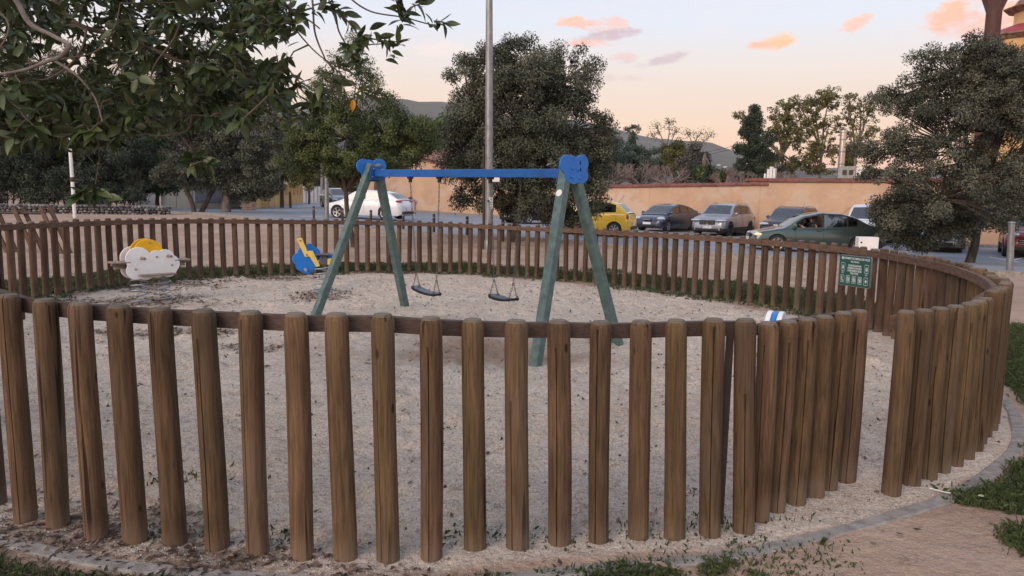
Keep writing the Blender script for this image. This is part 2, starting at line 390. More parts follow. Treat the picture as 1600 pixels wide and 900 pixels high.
def plaster(name, c, patch, dirt):
    mt = bpy.data.materials.new(name); mt.use_nodes = True; nt = mt.node_tree; L = nt.links; bs = nt.nodes['Principled BSDF']
    t = N(nt, 'ShaderNodeTexCoord')
    def nz_(scale, st=(1, 1, 1), d=6, r_=.6):
        mp_ = N(nt, 'ShaderNodeMapping'); mp_.inputs['Scale'].default_value = st; L.new(t.outputs['Object'], mp_.inputs[0])
        n = N(nt, 'ShaderNodeTexNoise'); n.inputs['Scale'].default_value = scale; n.inputs['Detail'].default_value = d; n.inputs['Roughness'].default_value = r_; L.new(mp_.outputs[0], n.inputs[0]); return n.outputs[0]
    def mr(v, a, b, c_=0, d=1):
        n = N(nt, 'ShaderNodeMapRange'); n.inputs[1].default_value = a; n.inputs[2].default_value = b; n.inputs[3].default_value = c_; n.inputs[4].default_value = d; L.new(v, n.inputs[0]); return n.outputs[0]
    def mx(f, a, b, bt='MIX'):
        n = N(nt, 'ShaderNodeMix', data_type='RGBA', blend_type=bt); L.new(f, n.inputs[0])
        for k, v in ((6, a), (7, b)):
            if isinstance(v, tuple): n.inputs[k].default_value = (*v, 1)
            else: L.new(v, n.inputs[k])
        return n.outputs[2]
    base = mx(mr(nz_(.9), .3, .7), tuple(x * .88 for x in c), tuple(x * 1.08 for x in c))
    base = mx(mr(nz_(.5, (1, 1, 1.6), 8, .62), .53, .58, 0, .45), base, patch)
    base = mx(mr(nz_(2.2, (1, 1, 1), 7, .7), .62, .68, 0, .5), base, tuple(x * .75 for x in patch))
    streak = nz_(1.6, (1.5, 1.5, .12), 5)
    base = mx(mr(streak, .58, .75, 0, .45), base, dirt)
    L.new(base, bs.inputs['Base Color']); bs.inputs['Roughness'].default_value = .9
    bu = N(nt, 'ShaderNodeBump'); bu.inputs['Strength'].default_value = .35; bu.inputs['Distance'].default_value = .02; L.new(nz_(8), bu.inputs['Height']); L.new(bu.outputs[0], bs.inputs['Normal'])
    return mt
M['wallorange'] = plaster('orange_plaster', (.56, .375, .25), (.60, .50, .41), (.24, .16, .12))
M['yellowwall'] = plaster('yellow_plaster', (.56, .36, .14), (.55, .40, .2), (.3, .2, .1))
M['coping'] = mat('red_coping', (.19, .070, .055), .8, lo=.6, hi=1.3, scale=5, rnd=.15)
M['tile'] = mat('roof_tile', (.30, .15, .10), .85, lo=.5, hi=1.45, scale=3, rnd=.1, c2=(.34, .2, .15))

# ------------------------------------------------------------------ ground
def G(x, y):
    x = np.asarray(x, float); y = np.asarray(y, float)
    t = sstep(16.5, 25, y)
    xx = np.clip(x, -14, 14)
    return t * (.05 - .03 * xx) + 0.0 * x
def ong(px, py):
    z = 0.0
    for _ in range(12):
        p = onz(px, py, z); z = .5 * z + .5 * float(G(p.x, p.y))
    return onz(px, py, z)
def gz(p): return float(G(p[0], p[1]))

near = [((15,460),(40,818)),((68,467),(92,828)),((126,472),(151,847)),((187,476),(211,852)),((251,480),(273,855)),((319,483),(339,863)),((389,486),(405,870)),((460,489),(474,877)),((527,489),(539,878)),((599,490),(606,878)),((672,495),(675,877)),((740,498),(741,863)),((808,500),(808,861)),((874,500),(873,854)),((938,502),(936,850)),((1001,501),(998,845)),((1058,499),(1052,846)),((1115,498),(1109,841)),((1166,498),(1160,834))]
right = [((1416,485),(1392,776)),((1445.6,483),(1421,761)),((1470,480),(1447,749)),((1493,477),(1471,739)),((1514,473),(1491.6,730)),((1529,469),(1507,718)),((1540,465),(1521,706))]
gate_px = [((1200,503),(1187,802)),((1232,500),(1213.5,787.5)),((1263,497),(1243,776)),((1290,493),(1271,763.5)),((1318,487),(1296,753)),((1343,484),(1322,742))]
def stake(t, b, zb=0.0, dia=.1):
    p = onz(b[0], b[1], zb); p.y += dia * .42; p.x *= (p.y) / (p.y - dia * .42)   # pixel marks the front of the foot
    q = at(t[0], t[1], p.y); return p, q
near_p = [stake(*s) for s in near]; right_p = [stake(*s) for s in right]; gate_p = [stake(t, b, .05) for t, b in gate_px]
fence_line = [(3.02,4.56,0),(3.20,4.76,0),(3.52,5.13,0),(3.76,5.52,0),(4.08,6.2,0),(4.36,7.05,0),(4.5,7.85,0),(4.55,8.9,0),(4.38,10.0,0),(4.02,10.8,0),(3.4,11.65,0),(2.6,12.6,0),(1.93,13.25,0),(.95,13.98,0),(-.21,14.6,0),(-1.3,14.95,0),(-2.4,14.95,0),(-3.3,14.72,0),(-4.59,14.1,0),(-5.66,13.45,0),(-6.35,12.6,0),(-6.75,11.5,0),(-6.98,10.0,0),(-6.85,8.4,0),(-6.2,6.7,0),(-5.1,5.25,0),(-3.85,4.25,0),(-3.0,3.72,0),(-2.42,3.42,0)]
fc = crom(fence_line, n=12)
fpts = resample(fc, .213)
poly = [(p.x, p.y) for p, q in near_p] + [(1.65, 3.6)] + [(p.x, p.y) for p, q in right_p] + [(p.x, p.y) for p in fpts]
polyA = np.array(poly)
def sdf(x, y):   # + inside, - outside
    x = np.asarray(x, float); y = np.asarray(y, float); shp = x.shape; x = x.ravel(); y = y.ravel()
    best = np.full(x.shape, 1e9); ins = np.zeros(x.shape, bool)
    A = polyA; B = np.roll(polyA, -1, 0)
    for (ax, ay), (bx, by) in zip(A, B):
        dx, dy = bx - ax, by - ay; L2 = dx * dx + dy * dy + 1e-9
        t = np.clip(((x - ax) * dx + (y - ay) * dy) / L2, 0, 1)
        best = np.minimum(best, (x - ax - t * dx) ** 2 + (y - ay - t * dy) ** 2)
        c = ((ay > y) != (by > y)); xi = ax + (y - ay) * dx / (dy if abs(dy) > 1e-9 else 1e-9)
        ins ^= (c & (x < xi))
    d = np.sqrt(best); return np.where(ins, d, -d).reshape(shp)
def weights(x, y, sd=None):
    if sd is None: sd = sdf(x, y)
    o = -sd; nA = vnoise(x, y, 1.3, 3, 1) - .5; nB = vnoise(x, y, 4.0, 3, 2) - .5
    # grass ring beyond the far side
    far = sstep(8.6, 9.8, y + nA * 1.5)
    ring = far * sstep(-.05, .1, o + nB * .3) * (1 - sstep(1.6, 2.2, o + nA * 1.6 + nB * .8))
    inner = far * sstep(-.55, -.2, o + nB * .9 + nA * .5) * (1 - sstep(-.1, 0, o)) * .35
    # right patch
    lower = 3.72 - .55 * (x - 2.4)
    patch = sstep(.20, .34, o + nB * .16) * sstep(0, .15, y - lower + nB * .5) * (1 - sstep(9.2, 9.8, y + nA)) * sstep(2.15, 2.35, x) * (y > 3)
    strip = (y < 4) * (o > .17) * sstep(-.25, 0.0, x + nB) * (1 - sstep(1.25, 1.45, x + nB)) * sstep(.20, .26, o + nB * .08) * sstep(.38, .62, vnoise(x, y, 4, 3, 5)+.08)
    left = (y < 4.5) * (1 - sstep(-1.2, -.9, x + nB)) * sstep(.25, .32, o + nB * .08) * .75 * sstep(.35, .55, vnoise(x, y, 5, 2, 6)+.05)
    corner = (1 - sstep(.1, .3, np.hypot((x - 2.55), (y - 3.2)) + nB * .3)) * .9
    gravelweeds = ((sd < .12) & (sd > -.25) & (y < 7)) * sstep(.66, .74, vnoise(x, y, 2.6, 2, 8)) * .03
    grass = np.clip(np.maximum.reduce([ring, inner, patch, strip, left, corner, gravelweeds]), 0, 1)
    sand = sstep(-.18, -.12, sd + nB * .05) * (1 - far) + far * sstep(.18, .45, sd + nA * .7 + nB * .4)
    hemi = lambda cx, cy, rx, ry: np.clip(1.3 - np.hypot((x - cx) / rx, (y - cy) / ry) + nB * 1.2, 0, 1)
    lit = np.maximum.reduce([hemi(-5.2, 10.2, 1.5, .8) * .75, hemi(-3.0, 11.2, .6, .8) * .9, hemi(-3.9, 8.0, 1.1, .32) * .9, hemi(-2.7, 7.3, .5, .2) * .7,
                             hemi(-2.1, 3.15, 1.1, .36), hemi(-1.3, 3.0, .7, .2), hemi(-.6, 2.9, .5, .1) * .6, hemi(-5.6, 12.4, .9, .8) * .8, hemi(-4.6, 13.4, 1.2, .5) * .9, hemi(-6.1, 11.8, 1.0, .9) * .8, far * np.clip(1 - np.abs(sd - .2) / .5, 0, 1) * (.35 + 1.2 * np.clip(nA + .2, 0, 1)), hemi(-2.2, 2.75, 1.4, .2) * .9])
    return sd, sand, grass, lit
def axis(lo, hi, step, mid_lo, mid_hi, mid_step, far_lo, far_hi):
    a = list(np.arange(lo, hi + 1e-6, step)); b = list(np.arange(hi + mid_step, mid_hi, mid_step)); c = list(np.arange(mid_lo, lo - mid_step * .5, mid_step))
    v = c + a + b
    s_ = mid_step; x = v[-1]; up = []
    while x < far_hi: s_ *= 1.3; x += s_; up.append(x)
    s_ = mid_step; x = v[0]; dn = []
    while x > far_lo: s_ *= 1.3; x -= s_; dn.append(x)
    return np.array(dn[::-1] + v + up)
xs = axis(-7.5, 5.2, .042, -18, 24, .3, -6000, 6000); ys = axis(2.4, 15.6, .042, 0, 62, .35, -60, 8000)
XX, YY = np.meshgrid(xs, ys, indexing='ij')
SD, SAND, GRASS, LIT = weights(XX, YY)
nearf = (1 - sstep(16, 18, YY)) * (np.abs(XX) < 18)
ZZ = G(XX, YY)
dim = (vnoise(XX, YY, 7.0, 2, 3) - .5) * .034 + (vnoise(XX, YY, 2.2, 2, 4) - .5) * .05
dish = -.05 * np.exp(-(((XX + .2) / .8) ** 2 + ((YY - 7.6) / .5) ** 2)) - .05 * np.exp(-(((XX + 1.4) / .8) ** 2 + ((YY - 8.9) / .5) ** 2))
foot = np.zeros_like(XX)
for _ in range(1900):
    cx, cy = rng.uniform(-6, 4.3), rng.uniform(3.0, 13.5); a_ = rng.uniform(0, math.pi); ca, sa_ = math.cos(a_), math.sin(a_); la, lb_ = rng.uniform(.10, .17), rng.uniform(.05, .08)
    i0, i1 = np.searchsorted(xs, (cx - .4, cx + .4)); j0, j1 = np.searchsorted(ys, (cy - .4, cy + .4)); dx = XX[i0:i1, j0:j1] - cx; dy = YY[i0:i1, j0:j1] - cy
    q = ((dx * ca + dy * sa_) / la) ** 2 + ((-dx * sa_ + dy * ca) / lb_) ** 2; foot[i0:i1, j0:j1] += rng.uniform(.4, 1.0) * (-.036 * np.exp(-q * 1.3) + .017 * np.exp(-(q - 1.8) ** 2 * .8))
WEAR = np.clip(sum(w_ * np.exp(-(((XX - a0) / a1) ** 2 + ((YY - b0) / b1) ** 2)) for a0, a1, b0, b1, w_ in [(-.2, .9, 7.6, .6, 1.0), (-1.4, .8, 8.9, .5, .9), (-.3, 1.6, 7.0, .35, .7), (1.5, 1.0, 5.0, .5, .35), (1.9, .8, 3.6, .4, .3)]) + (vnoise(XX, YY, 2.1, 4, 21) - .5) * .7 * 1.0, 0, 1) * SAND
edge0 = sstep(0, .35, np.abs(SD))
ZZ = ZZ + nearf * (SAND * dim * (.25 + .75 * edge0) + dish + SAND * foot * edge0 + (1 - SAND) * (vnoise(XX, YY, 5, 3, 9) - .5) * .02) - 0.0
nx_, ny_ = XX.shape
idx = np.arange(nx_ * ny_).reshape(nx_, ny_)
quads = np.stack([idx[:-1, :-1], idx[1:, :-1], idx[1:, 1:], idx[:-1, 1:]], -1).reshape(-1, 4)
V = np.stack([XX, YY, ZZ], -1).reshape(-1, 3)
sf = (SAND.ravel()[quads].mean(1) > .5)
def ground_mat():
    mt = bpy.data.materials.new('ground_soil'); mt.use_nodes = True; nt = mt.node_tree; L = nt.links; bs = nt.nodes['Principled BSDF']
    t = N(nt, 'ShaderNodeTexCoord')
    def nz_(scale, d=5, r_=.6, st=(1, 1, 1)):
        mp_ = N(nt, 'ShaderNodeMapping'); mp_.inputs['Scale'].default_value = st; L.new(t.outputs['Object'], mp_.inputs[0])
        n = N(nt, 'ShaderNodeTexNoise'); n.inputs['Scale'].default_value = scale; n.inputs['Detail'].default_value = d; n.inputs['Roughness'].default_value = r_; L.new(mp_.outputs[0], n.inputs[0]); return n.outputs[0]
    def mr(v, a, b, c_=0, d=1):
        n = N(nt, 'ShaderNodeMapRange'); n.inputs[1].default_value = a; n.inputs[2].default_value = b; n.inputs[3].default_value = c_; n.inputs[4].default_value = d; L.new(v, n.inputs[0]); return n.outputs[0]
    def mx(f, a, b):
        n = N(nt, 'ShaderNodeMix', data_type='RGBA')
        if isinstance(f, (int, float)): n.inputs[0].default_value = f
        else: L.new(f, n.inputs[0])
        for k, v in ((6, a), (7, b)):
            if isinstance(v, tuple): n.inputs[k].default_value = (*v, 1)
            else: L.new(v, n.inputs[k])
        return n.outputs[2]
    def attr(n_):
        a = N(nt, 'ShaderNodeAttribute'); a.attribute_name = n_; return a.outputs['Fac']
    sand = mx(mr(nz_(1.1, 4), .35, .65), (.50, .405, .325), (.63, .535, .435))
    sand = mx(mr(nz_(.55, 4), .55, .75, 0, .6), sand, (.44, .35, .29))
    gr = N(nt, 'ShaderNodeTexVoronoi'); gr.inputs['Scale'].default_value = 170; L.new(t.outputs['Object'], gr.inputs[0])
    hs = N(nt, 'ShaderNodeSeparateColor'); L.new(gr.outputs['Color'], hs.inputs[0])
    sand = mx(mr(hs.outputs[0], .72, .95, 0, .75), sand, (.72, .68, .62))
    sand = mx(mr(hs.outputs[1], .74, .97, 0, .7), sand, (.22, .165, .13))
    g2 = N(nt, 'ShaderNodeTexVoronoi'); g2.inputs['Scale'].default_value = 62; L.new(t.outputs['Object'], g2.inputs[0]); h2_ = N(nt, 'ShaderNodeSeparateColor'); L.new(g2.outputs['Color'], h2_.inputs[0])
    sand = mx(mr(h2_.outputs[0], .78, .98, 0, .45), sand, (.74, .69, .61)); sand = mx(mr(h2_.outputs[1], .80, .98, 0, .5), sand, (.24, .18, .14))
    sand = mx(mr(nz_(11, 5, .7, (1, 2, 1)), .54, .66, 0, .62), sand, (.25, .19, .15))  # dark streaks in the colour make up for weak shade in the dimples
    sand = mx(mr(attr('wear'), .1, .8, 0, .85), sand, (.29, .20, .14))
    soil = mx(mr(nz_(.9, 5), .35, .65), (.33, .225, .165), (.46, .335, .26))
    soil = mx(mr(nz_(7, 6, .7, (1, 2.2, 1)), .54, .70, 0, .6), soil, (.19, .125, .09))
    soil = mx(mr(hs.outputs[0], .8, .98, 0, .5), soil, (.55, .48, .42))
    grs = mx(mr(nz_(6, 4), .35, .65), (.06, .06, .028), (.10, .085, .05))
    c = mx(attr('sand'), soil, sand); c = mx(mr(attr('grass'), .1, .6, 0, .9), c, grs)
    lt = mx(mr(nz_(30, 4), .4, .6), (.10, .062, .045), (.2, .14, .10))
    c = mx(mr(attr('lit'), .3, 1.0, 0, .6), c, lt)
    L.new(c, bs.inputs['Base Color']); bs.inputs['Roughness'].default_value = .95; bs.inputs['Specular IOR Level'].default_value = .15
    h = N(nt, 'ShaderNodeMath', operation='MULTIPLY_ADD'); L.new(gr.outputs['Distance'], h.inputs[0]); h.inputs[1].default_value = -.35; L.new(nz_(45, 5), h.inputs[2])
    h2 = N(nt, 'ShaderNodeMath', operation='MULTIPLY_ADD'); L.new(nz_(12, 4), h2.inputs[0]); h2.inputs[1].default_value = 3.4; L.new(h.outputs[0], h2.inputs[2])
    bu = N(nt, 'ShaderNodeBump'); bu.inputs['Strength'].default_value = .85; bu.inputs['Distance'].default_value = .014; L.new(h2.outputs[0], bu.inputs['Height']); L.new(bu.outputs[0], bs.inputs['Normal'])
    return mt
M['ground'] = ground_mat()
def sub(Fq):
    u, inv = np.unique(Fq, return_inverse=True); return u, inv.reshape(Fq.shape)
for nm, msk in (('ground', ~sf), ('sand', sf)):
    u, fq = sub(quads[msk])
    me = npmesh(nm, V[u], fq, M['ground'], True, {'sand': SAND.ravel()[u], 'grass': (GRASS.ravel() * nearf.ravel())[u], 'lit': (LIT.ravel() * nearf.ravel())[u], 'wear': WEAR.ravel()[u]})
    o = link(nm, me); o['kind'] = 'structure'
def terrain(x, y):
    i = np.clip(np.searchsorted(xs, x) - 1, 0, nx_ - 2); j = np.clip(np.searchsorted(ys, y) - 1, 0, ny_ - 2)
    fx = (x - xs[i]) / (xs[i + 1] - xs[i]); fy = (y - ys[j]) / (ys[j + 1] - ys[j])
    return ZZ[i, j] * (1 - fx) * (1 - fy) + ZZ[i + 1, j] * fx * (1 - fy) + ZZ[i, j + 1] * (1 - fx) * fy + ZZ[i + 1, j + 1] * fx * fy

# ---- grass blades and leaf litter
def scatter(n, x0, x1, y0, y1, wfun):
    x = rng.uniform(x0, x1, n); y = rng.uniform(y0, y1, n)
    sd, sa, gr, li = weights(x, y); w = wfun(x, y, sd, sa, gr, li); k = rng.random(n) < w
    return x[k], y[k], w[k]
def blades(name, x, y, h, wdt, mt, tonemul=1):
    n = len(x); z = terrain(x, y); a = rng.uniform(0, 2 * np.pi, n); lean = rng.uniform(.1, 1.0, n); la = rng.uniform(0, 2 * np.pi, n)
    hh = h * rng.uniform(.5, 1.3, n); wx = np.cos(a) * wdt / 2; wy = np.sin(a) * wdt / 2
    b = np.stack([x, y, z - .004], -1); s_ = np.stack([wx, wy, wx * 0], -1); mid = b + np.stack([np.cos(la) * lean * hh * .35, np.sin(la) * lean * hh * .35, hh * .6], -1)
    tip = b + np.stack([np.cos(la) * lean * hh, np.sin(la) * lean * hh, hh * (1.05 - .45 * lean)], -1)
    Vv = np.stack([b - s_, b + s_, mid + s_ * .7, tip], 1).reshape(-1, 3); Vm = np.stack([b - s_, mid + s_ * .7, tip, mid - s_ * .7], 1)
    Fq = np.arange(n * 4).reshape(n, 4)
    Vv = np.stack([b - s_, b + s_, tip, mid - s_ * .8], 1).reshape(-1, 3)
    tone = np.repeat(np.clip(rng.random(n) * .6 + .4 * vnoise(x, y, 3, 2, 11), 0, 1), 4)
    me = npmesh(name, Vv, Fq, mt, False, {'tone': tone}); o = link(name, me); o['kind'] = 'stuff'; return o
M['grass'] = leaf_mat('grass_blades', (.03, .045, .018), (.05, .08, .028), (.13, .14, .06), .6, .2)
gx, gy, gw = scatter(330000, -9, 7, 9.0, 17.5, lambda x, y, sd, sa, gr, li: gr * .55)
o = blades('grass', gx, gy, .06, .016, M['grass']); tag(o, 'green grass strip growing round the far side of the playground fence', 'grass')
gx, gy, gw = scatter(300000, 2.0, 8, 3.0, 10, lambda x, y, sd, sa, gr, li: gr)
o = blades('grass', gx, gy, .045, .008, M['grass']); tag(o, 'patch of lawn outside the kerb at the right edge', 'grass')
gx, gy, gw = scatter(150000, -3.2, 2.8, 2.3, 4.4, lambda x, y, sd, sa, gr, li: gr * (.9))
o = blades('grass', gx, gy, .035, .006, M['grass']); tag(o, 'thin grass tufts along the near concrete edging', 'grass')
# small weeds in the sand
wx_, wy_ = [], []
for px, py, n, r_ in [(300,746,40,.05),(236,750,40,.05),(432,846,50,.06),(705,835,40,.06),(765,835,30,.04),(245,835,60,.05),(1110,820,120,.10),(1000,830,60,.08),(870,845,60,.08),(1215,740,40,.05),(700,668,20,.05),(620,512,0,.1),(1230,480,90,.18),(790,445,40,.2),(1270,865,120,.1),(1180,875,200,.12),(1080,895,160,.15),(1070,770,30,.05)]:
    p = onz(px, py, 0); a = rng.normal(0, r_, (n, 2)); wx_ += list(p.x + a[:, 0]); wy_ += list(p.y + a[:, 1])
o = blades('weeds', np.array(wx_), np.array(wy_), .028, .010, M['grass']); tag(o, 'small green weeds coming up through the sand', 'weeds')
def litter(name, x, y, size, mt, lift=.004):
    n = len(x); z = terrain(x, y) + lift; a = rng.uniform(0, 2 * np.pi, n); s_ = size * rng.uniform(.45, 1.2, n); w = s_ * rng.uniform(.25, .55, n)
    tx, ty = np.cos(a), np.sin(a); tl = rng.normal(0, .35, n); cu = rng.uniform(0, .012, n)
    b = np.stack([x - tx * s_ / 2, y - ty * s_ / 2, z + .002], -1); t = np.stack([x + tx * s_ / 2, y + ty * s_ / 2, z + np.abs(tl) * s_ * .7 + .002], -1)
    l = np.stack([x - ty * w / 2, y + tx * w / 2, z + cu + .001], -1); r_ = np.stack([x + ty * w / 2, y - tx * w / 2, z + cu * .5 + tl.clip(0) * .01], -1)
    Vv = np.stack([b, l, t, r_], 1).reshape(-1, 3); tone = np.repeat(rng.random(n), 4)
    me = npmesh(name, Vv, np.arange(n * 4).reshape(n, 4), mt, False, {'tone': tone}); o = link(name, me); o['kind'] = 'stuff'; return o
M['litter'] = leaf_mat('dead_leaves', (.035, .022, .018), (.095, .058, .042), (.24, .17, .125), .8, 0)
lx, ly, _ = scatter(120000, -7.5, 5, 6.5, 15.5, lambda x, y, sd, sa, gr, li: np.clip(li - .25, 0, 1) * .9 + .010)
o = litter('leaf_litter', lx, ly, .065, M['litter']); tag(o, 'dry brown leaves drifted over the sand and round the springs', 'leaf litter')
lx, ly, _ = scatter(60000, -3.3, 3.2, 2.5, 6.5, lambda x, y, sd, sa, gr, li: np.clip(li - .1, 0, 1) * .9 + .008)
o = litter('leaf_litter', lx, ly, .042, M['litter']); tag(o, 'wood chips and dead leaves by the foot of the near fence', 'leaf litter')
# loose gravel grains close to the camera
gx_, gy_, _ = scatter(60000, -3.0, 3.6, 2.75, 6.5, lambda x, y, sd, sa, gr, li: sa * np.clip(1.5 - (y - 2.7) / 3, .05, 1))
def pebbles(name, x, y, r0, mt, zoff=0):
    n = len(x); z = terrain(x, y) + r0 * .2 + zoff; r_ = r0 * rng.uniform(.5, 1.4, n)
    tv = np.array([(1, 0, -.3), (-.5, .87, -.3), (-.5, -.87, -.3), (0, 0, .9)]); Vv = np.stack([x, y, z], -1)[:, None, :] + tv[None] * r_[:, None, None] * rng.uniform(.7, 1.3, (n, 4, 1))
    b = np.arange(n)[:, None] * 4; Fq = np.concatenate([b + np.array([[0, 1, 3]]), b + np.array([[1, 2, 3]]), b + np.array([[2, 0, 3]])], 0)
    tone = np.repeat(rng.random(n), 4)
    me = npmesh(name, Vv.reshape(-1, 3), Fq, mt, False, {'tone': tone}); o = link(name, me); o['kind'] = 'stuff'; return o
M['grit'] = leaf_mat('coarse_sand_grains', (.25, .18, .14), (.50, .43, .37), (.72, .68, .62), .9, 0)
o = pebbles('gravel', gx_, gy_, .0042, M['grit']); tag(o, 'loose coarse sand grains under the near fence', 'gravel')
gx_, gy_, _ = scatter(900, -6, 4, 3, 13, lambda x, y, sd, sa, gr, li: sa)
M['darkbits'] = leaf_mat('dark_crumbs', (.03, .025, .02), (.10, .07, .055), (.2, .15, .11), .9, 0)
o = pebbles('pebbles', gx_, gy_, .013, M['darkbits']); tag(o, 'scattered dark pebbles and crumbs of bark on the sand', 'pebbles')

# ---- concrete edging round the sand
kp = [(-4.6, 4.55, 0), (-3.5, 3.75, 0), (-2.75, 3.32, 0)] + [tuple(onz(*p, 0)) for p in [(0,845),(100,868),(200,885),(350,899)]] + [(-.6, 2.80, 0), (-.1, 2.84, 0)] + [tuple(onz(*p, 0)) for p in [(900,893),(1000,884),(1150,868),(1250,845),(1340,822),(1440,793),(1500,770),(1570,720),(1590,690),(1585,650)]] + [(4.15, 6.0, 0), (4.5, 6.8, 0), (4.75, 7.8, 0), (4.85, 8.8, 0)]
kc = resample(crom(kp, n=10), .06)
edg = empty('concrete_edging', (0, 0, 0), 0, kind='structure')
i0 = 0; step_ = 17
while i0 < len(kc) - 2:
    seg = kc[i0:i0 + step_ + 1]; mb = MB(); rows = []
    jit = random.uniform(-.006, .006)
    for k, p in enumerate(seg):
        a = seg[max(k - 1, 0)]; b = seg[min(k + 1, len(seg) - 1)]; t = (b - a).normalized(); nn = Vector((-t.y, t.x, 0))
        q = p + (t * (.005 if k == 0 else (-.005 if k == len(seg) - 1 else 0)))
        h = .010 + jit * .6 + .0012 * math.sin(k * 1.7 + i0)
        rows.append([q + nn * .044 + Vector((0, 0, -.08)), q + nn * .044 + Vector((0, 0, h - .008)), q + nn * .034 + Vector((0, 0, h)), q - nn * .034 + Vector((0, 0, h)), q - nn * .044 + Vector((0, 0, h - .008)), q - nn * .044 + Vector((0, 0, -.08))])
    b = mb.quadgrid(rows); mb.f.append(tuple(range(6))); mb.f.append(tuple(range(len(mb.v) - 6, len(mb.v))))
    mb.obj('edging_stone', M['concrete'], edg)
    i0 += step_

# ---- road, kerb, pavement
nearedge = [ong(*p) for p in [(503,355),(590,360),(700,371),(877,379),(1030,394),(1204,405),(1290,412),(1540,428),(1600,433)]]
nearedge = [Vector((-34, 37, 0)), Vector((-22, 36.0, 0)), Vector((-14, 33.5, 0))] + nearedge + [Vector((16, 13.0, 0)), Vector((23, 8, 0)), Vector((36, 0, 0))]
ne = resample(crom(nearedge, n=10), .8)
WA = Vector((22.4, 33.4, 0)); WB = Vector((-9.5, 56.4, 0)); wdir = (WA - WB).normalized(); wn_ = Vector((wdir.y, -wdir.x, 0)); wn_ = wn_ if wn_.y < 0 else -wn_
faredge = [Vector((-38, 45, 0)), Vector((-22, 45, 0)), Vector((-17, 46, 0)), Vector((-14, 50, 0)), WB + wn_ * 1.3, WA + wn_ * 1.2, WA + wdir * 20 + wn_ * 1.2, WA + wdir * 40 + wn_ * 1.2]
def alongx(P, n):
    L = [0]
    for a, b in zip(P[:-1], P[1:]): L.append(L[-1] + (b - a).length)
    o_ = []
    for k in range(n):
        s_ = L[-1] * k / (n - 1); i = max(0, min(len(P) - 2, int(np.searchsorted(L, s_)) - 1)); t = (s_ - L[i]) / (L[i + 1] - L[i] + 1e-9); o_.append(P[i].lerp(P[i + 1], min(1, max(0, t))))
    return o_
n_ = 90; A_ = alongx(ne, n_); B_ = alongx(faredge, n_); rows = []
for a, b in zip(A_, B_):
    rows.append([Vector((*(a.lerp(b, k / 24)).xy, 0)) for k in range(25)])
rows = [[Vector((p.x, p.y, gz(p) + .03)) for p in r_] for r_ in rows]
mb = MB(); mb.quadgrid(rows); road = mb.obj('road', M['asphalt'], kind='structure')
# side street going off behind
sl = [Vector((-16.8, 46, 0)), Vector((-21, 60, 0)), Vector((-27, 85, 0)), Vector((-35, 120, 0))]; sr = [Vector((-10.5, 53, 0)), Vector((-15.5, 66, 0)), Vector((-22, 90, 0)), Vector((-30, 122, 0))]
rows = [[Vector((*(a.lerp(b, k / 4)).xy, 0)) for k in range(5)] for a, b in zip(alongx(sl, 30), alongx(sr, 30))]
rows = [[Vector((p.x, p.y, gz(p) + .045)) for p in r_] for r_ in rows]
mb = MB(); mb.quadgrid(rows); mb.obj('side_street', M['asphalt'], kind='structure')
def strip(name, P, w, z0, h, m_, side=1, kind='structure', parent=None):
    mb = MB(); rows = []
    for k, p in enumerate(P):
        t = (P[min(k + 1, len(P) - 1)] - P[max(k - 1, 0)]).normalized(); nn = Vector((-t.y, t.x, 0)) * side; q = p + nn * w; z = gz(p) + z0
        rows.append([Vector((p.x, p.y, z - .3)), Vector((p.x, p.y, z + h)), Vector((q.x, q.y, z + h)), Vector((q.x, q.y, z - .3))])
    mb.quadgrid(rows); return mb.obj(name, m_, parent, kind=kind)
strip('kerb', ne, .15, .0, .12, M['concrete'], -1)
wl = resample([WB + wn_ * 1.3, WA + wn_ * 1.3, WA + wdir * 38 + wn_ * 1.3], 1.0)
strip('kerb', wl, .15, .0, .15, M['concrete'], -1 if (Vector((-wdir.y, wdir.x, 0)).dot(wn_)) < 0 else 1)
wl2 = resample([WB + wn_ * 1.3, WA + wn_ * 1.3, WA + wdir * 38 + wn_ * 1.3], 1.0)
strip('pavement', wl2, 1.4, 0, .13, M['paving'], 1 if (Vector((-wdir.y, wdir.x, 0)).dot(wn_)) < 0 else -1)
# markings
mk = MB()
def mark(px0, py0, px1, py1, w):
    a = ong(px0, py0); b = ong(px1, py1); t = (b - a).normalized(); nn = Vector((-t.y, t.x, 0)) * w / 2; K = 6; rows = []
    for k in range(K + 1):
        p = a.lerp(b, k / K); rows.append([Vector((q.x, q.y, gz(q) + .036)) for q in (p - nn, p + nn)])
    mk.quadgrid(rows)
mark(1545, 403, 1592, 411, .12); mark(1578, 409, 1600, 404, .12); mark(1395, 399, 1440, 391, .1); mark(1180, 381, 1235, 366, .1); mark(500, 346, 590, 347.5, .5); mark(470, 339, 520, 340, .3)
mk.obj('road_markings', M['roadpaint'], kind='structure')

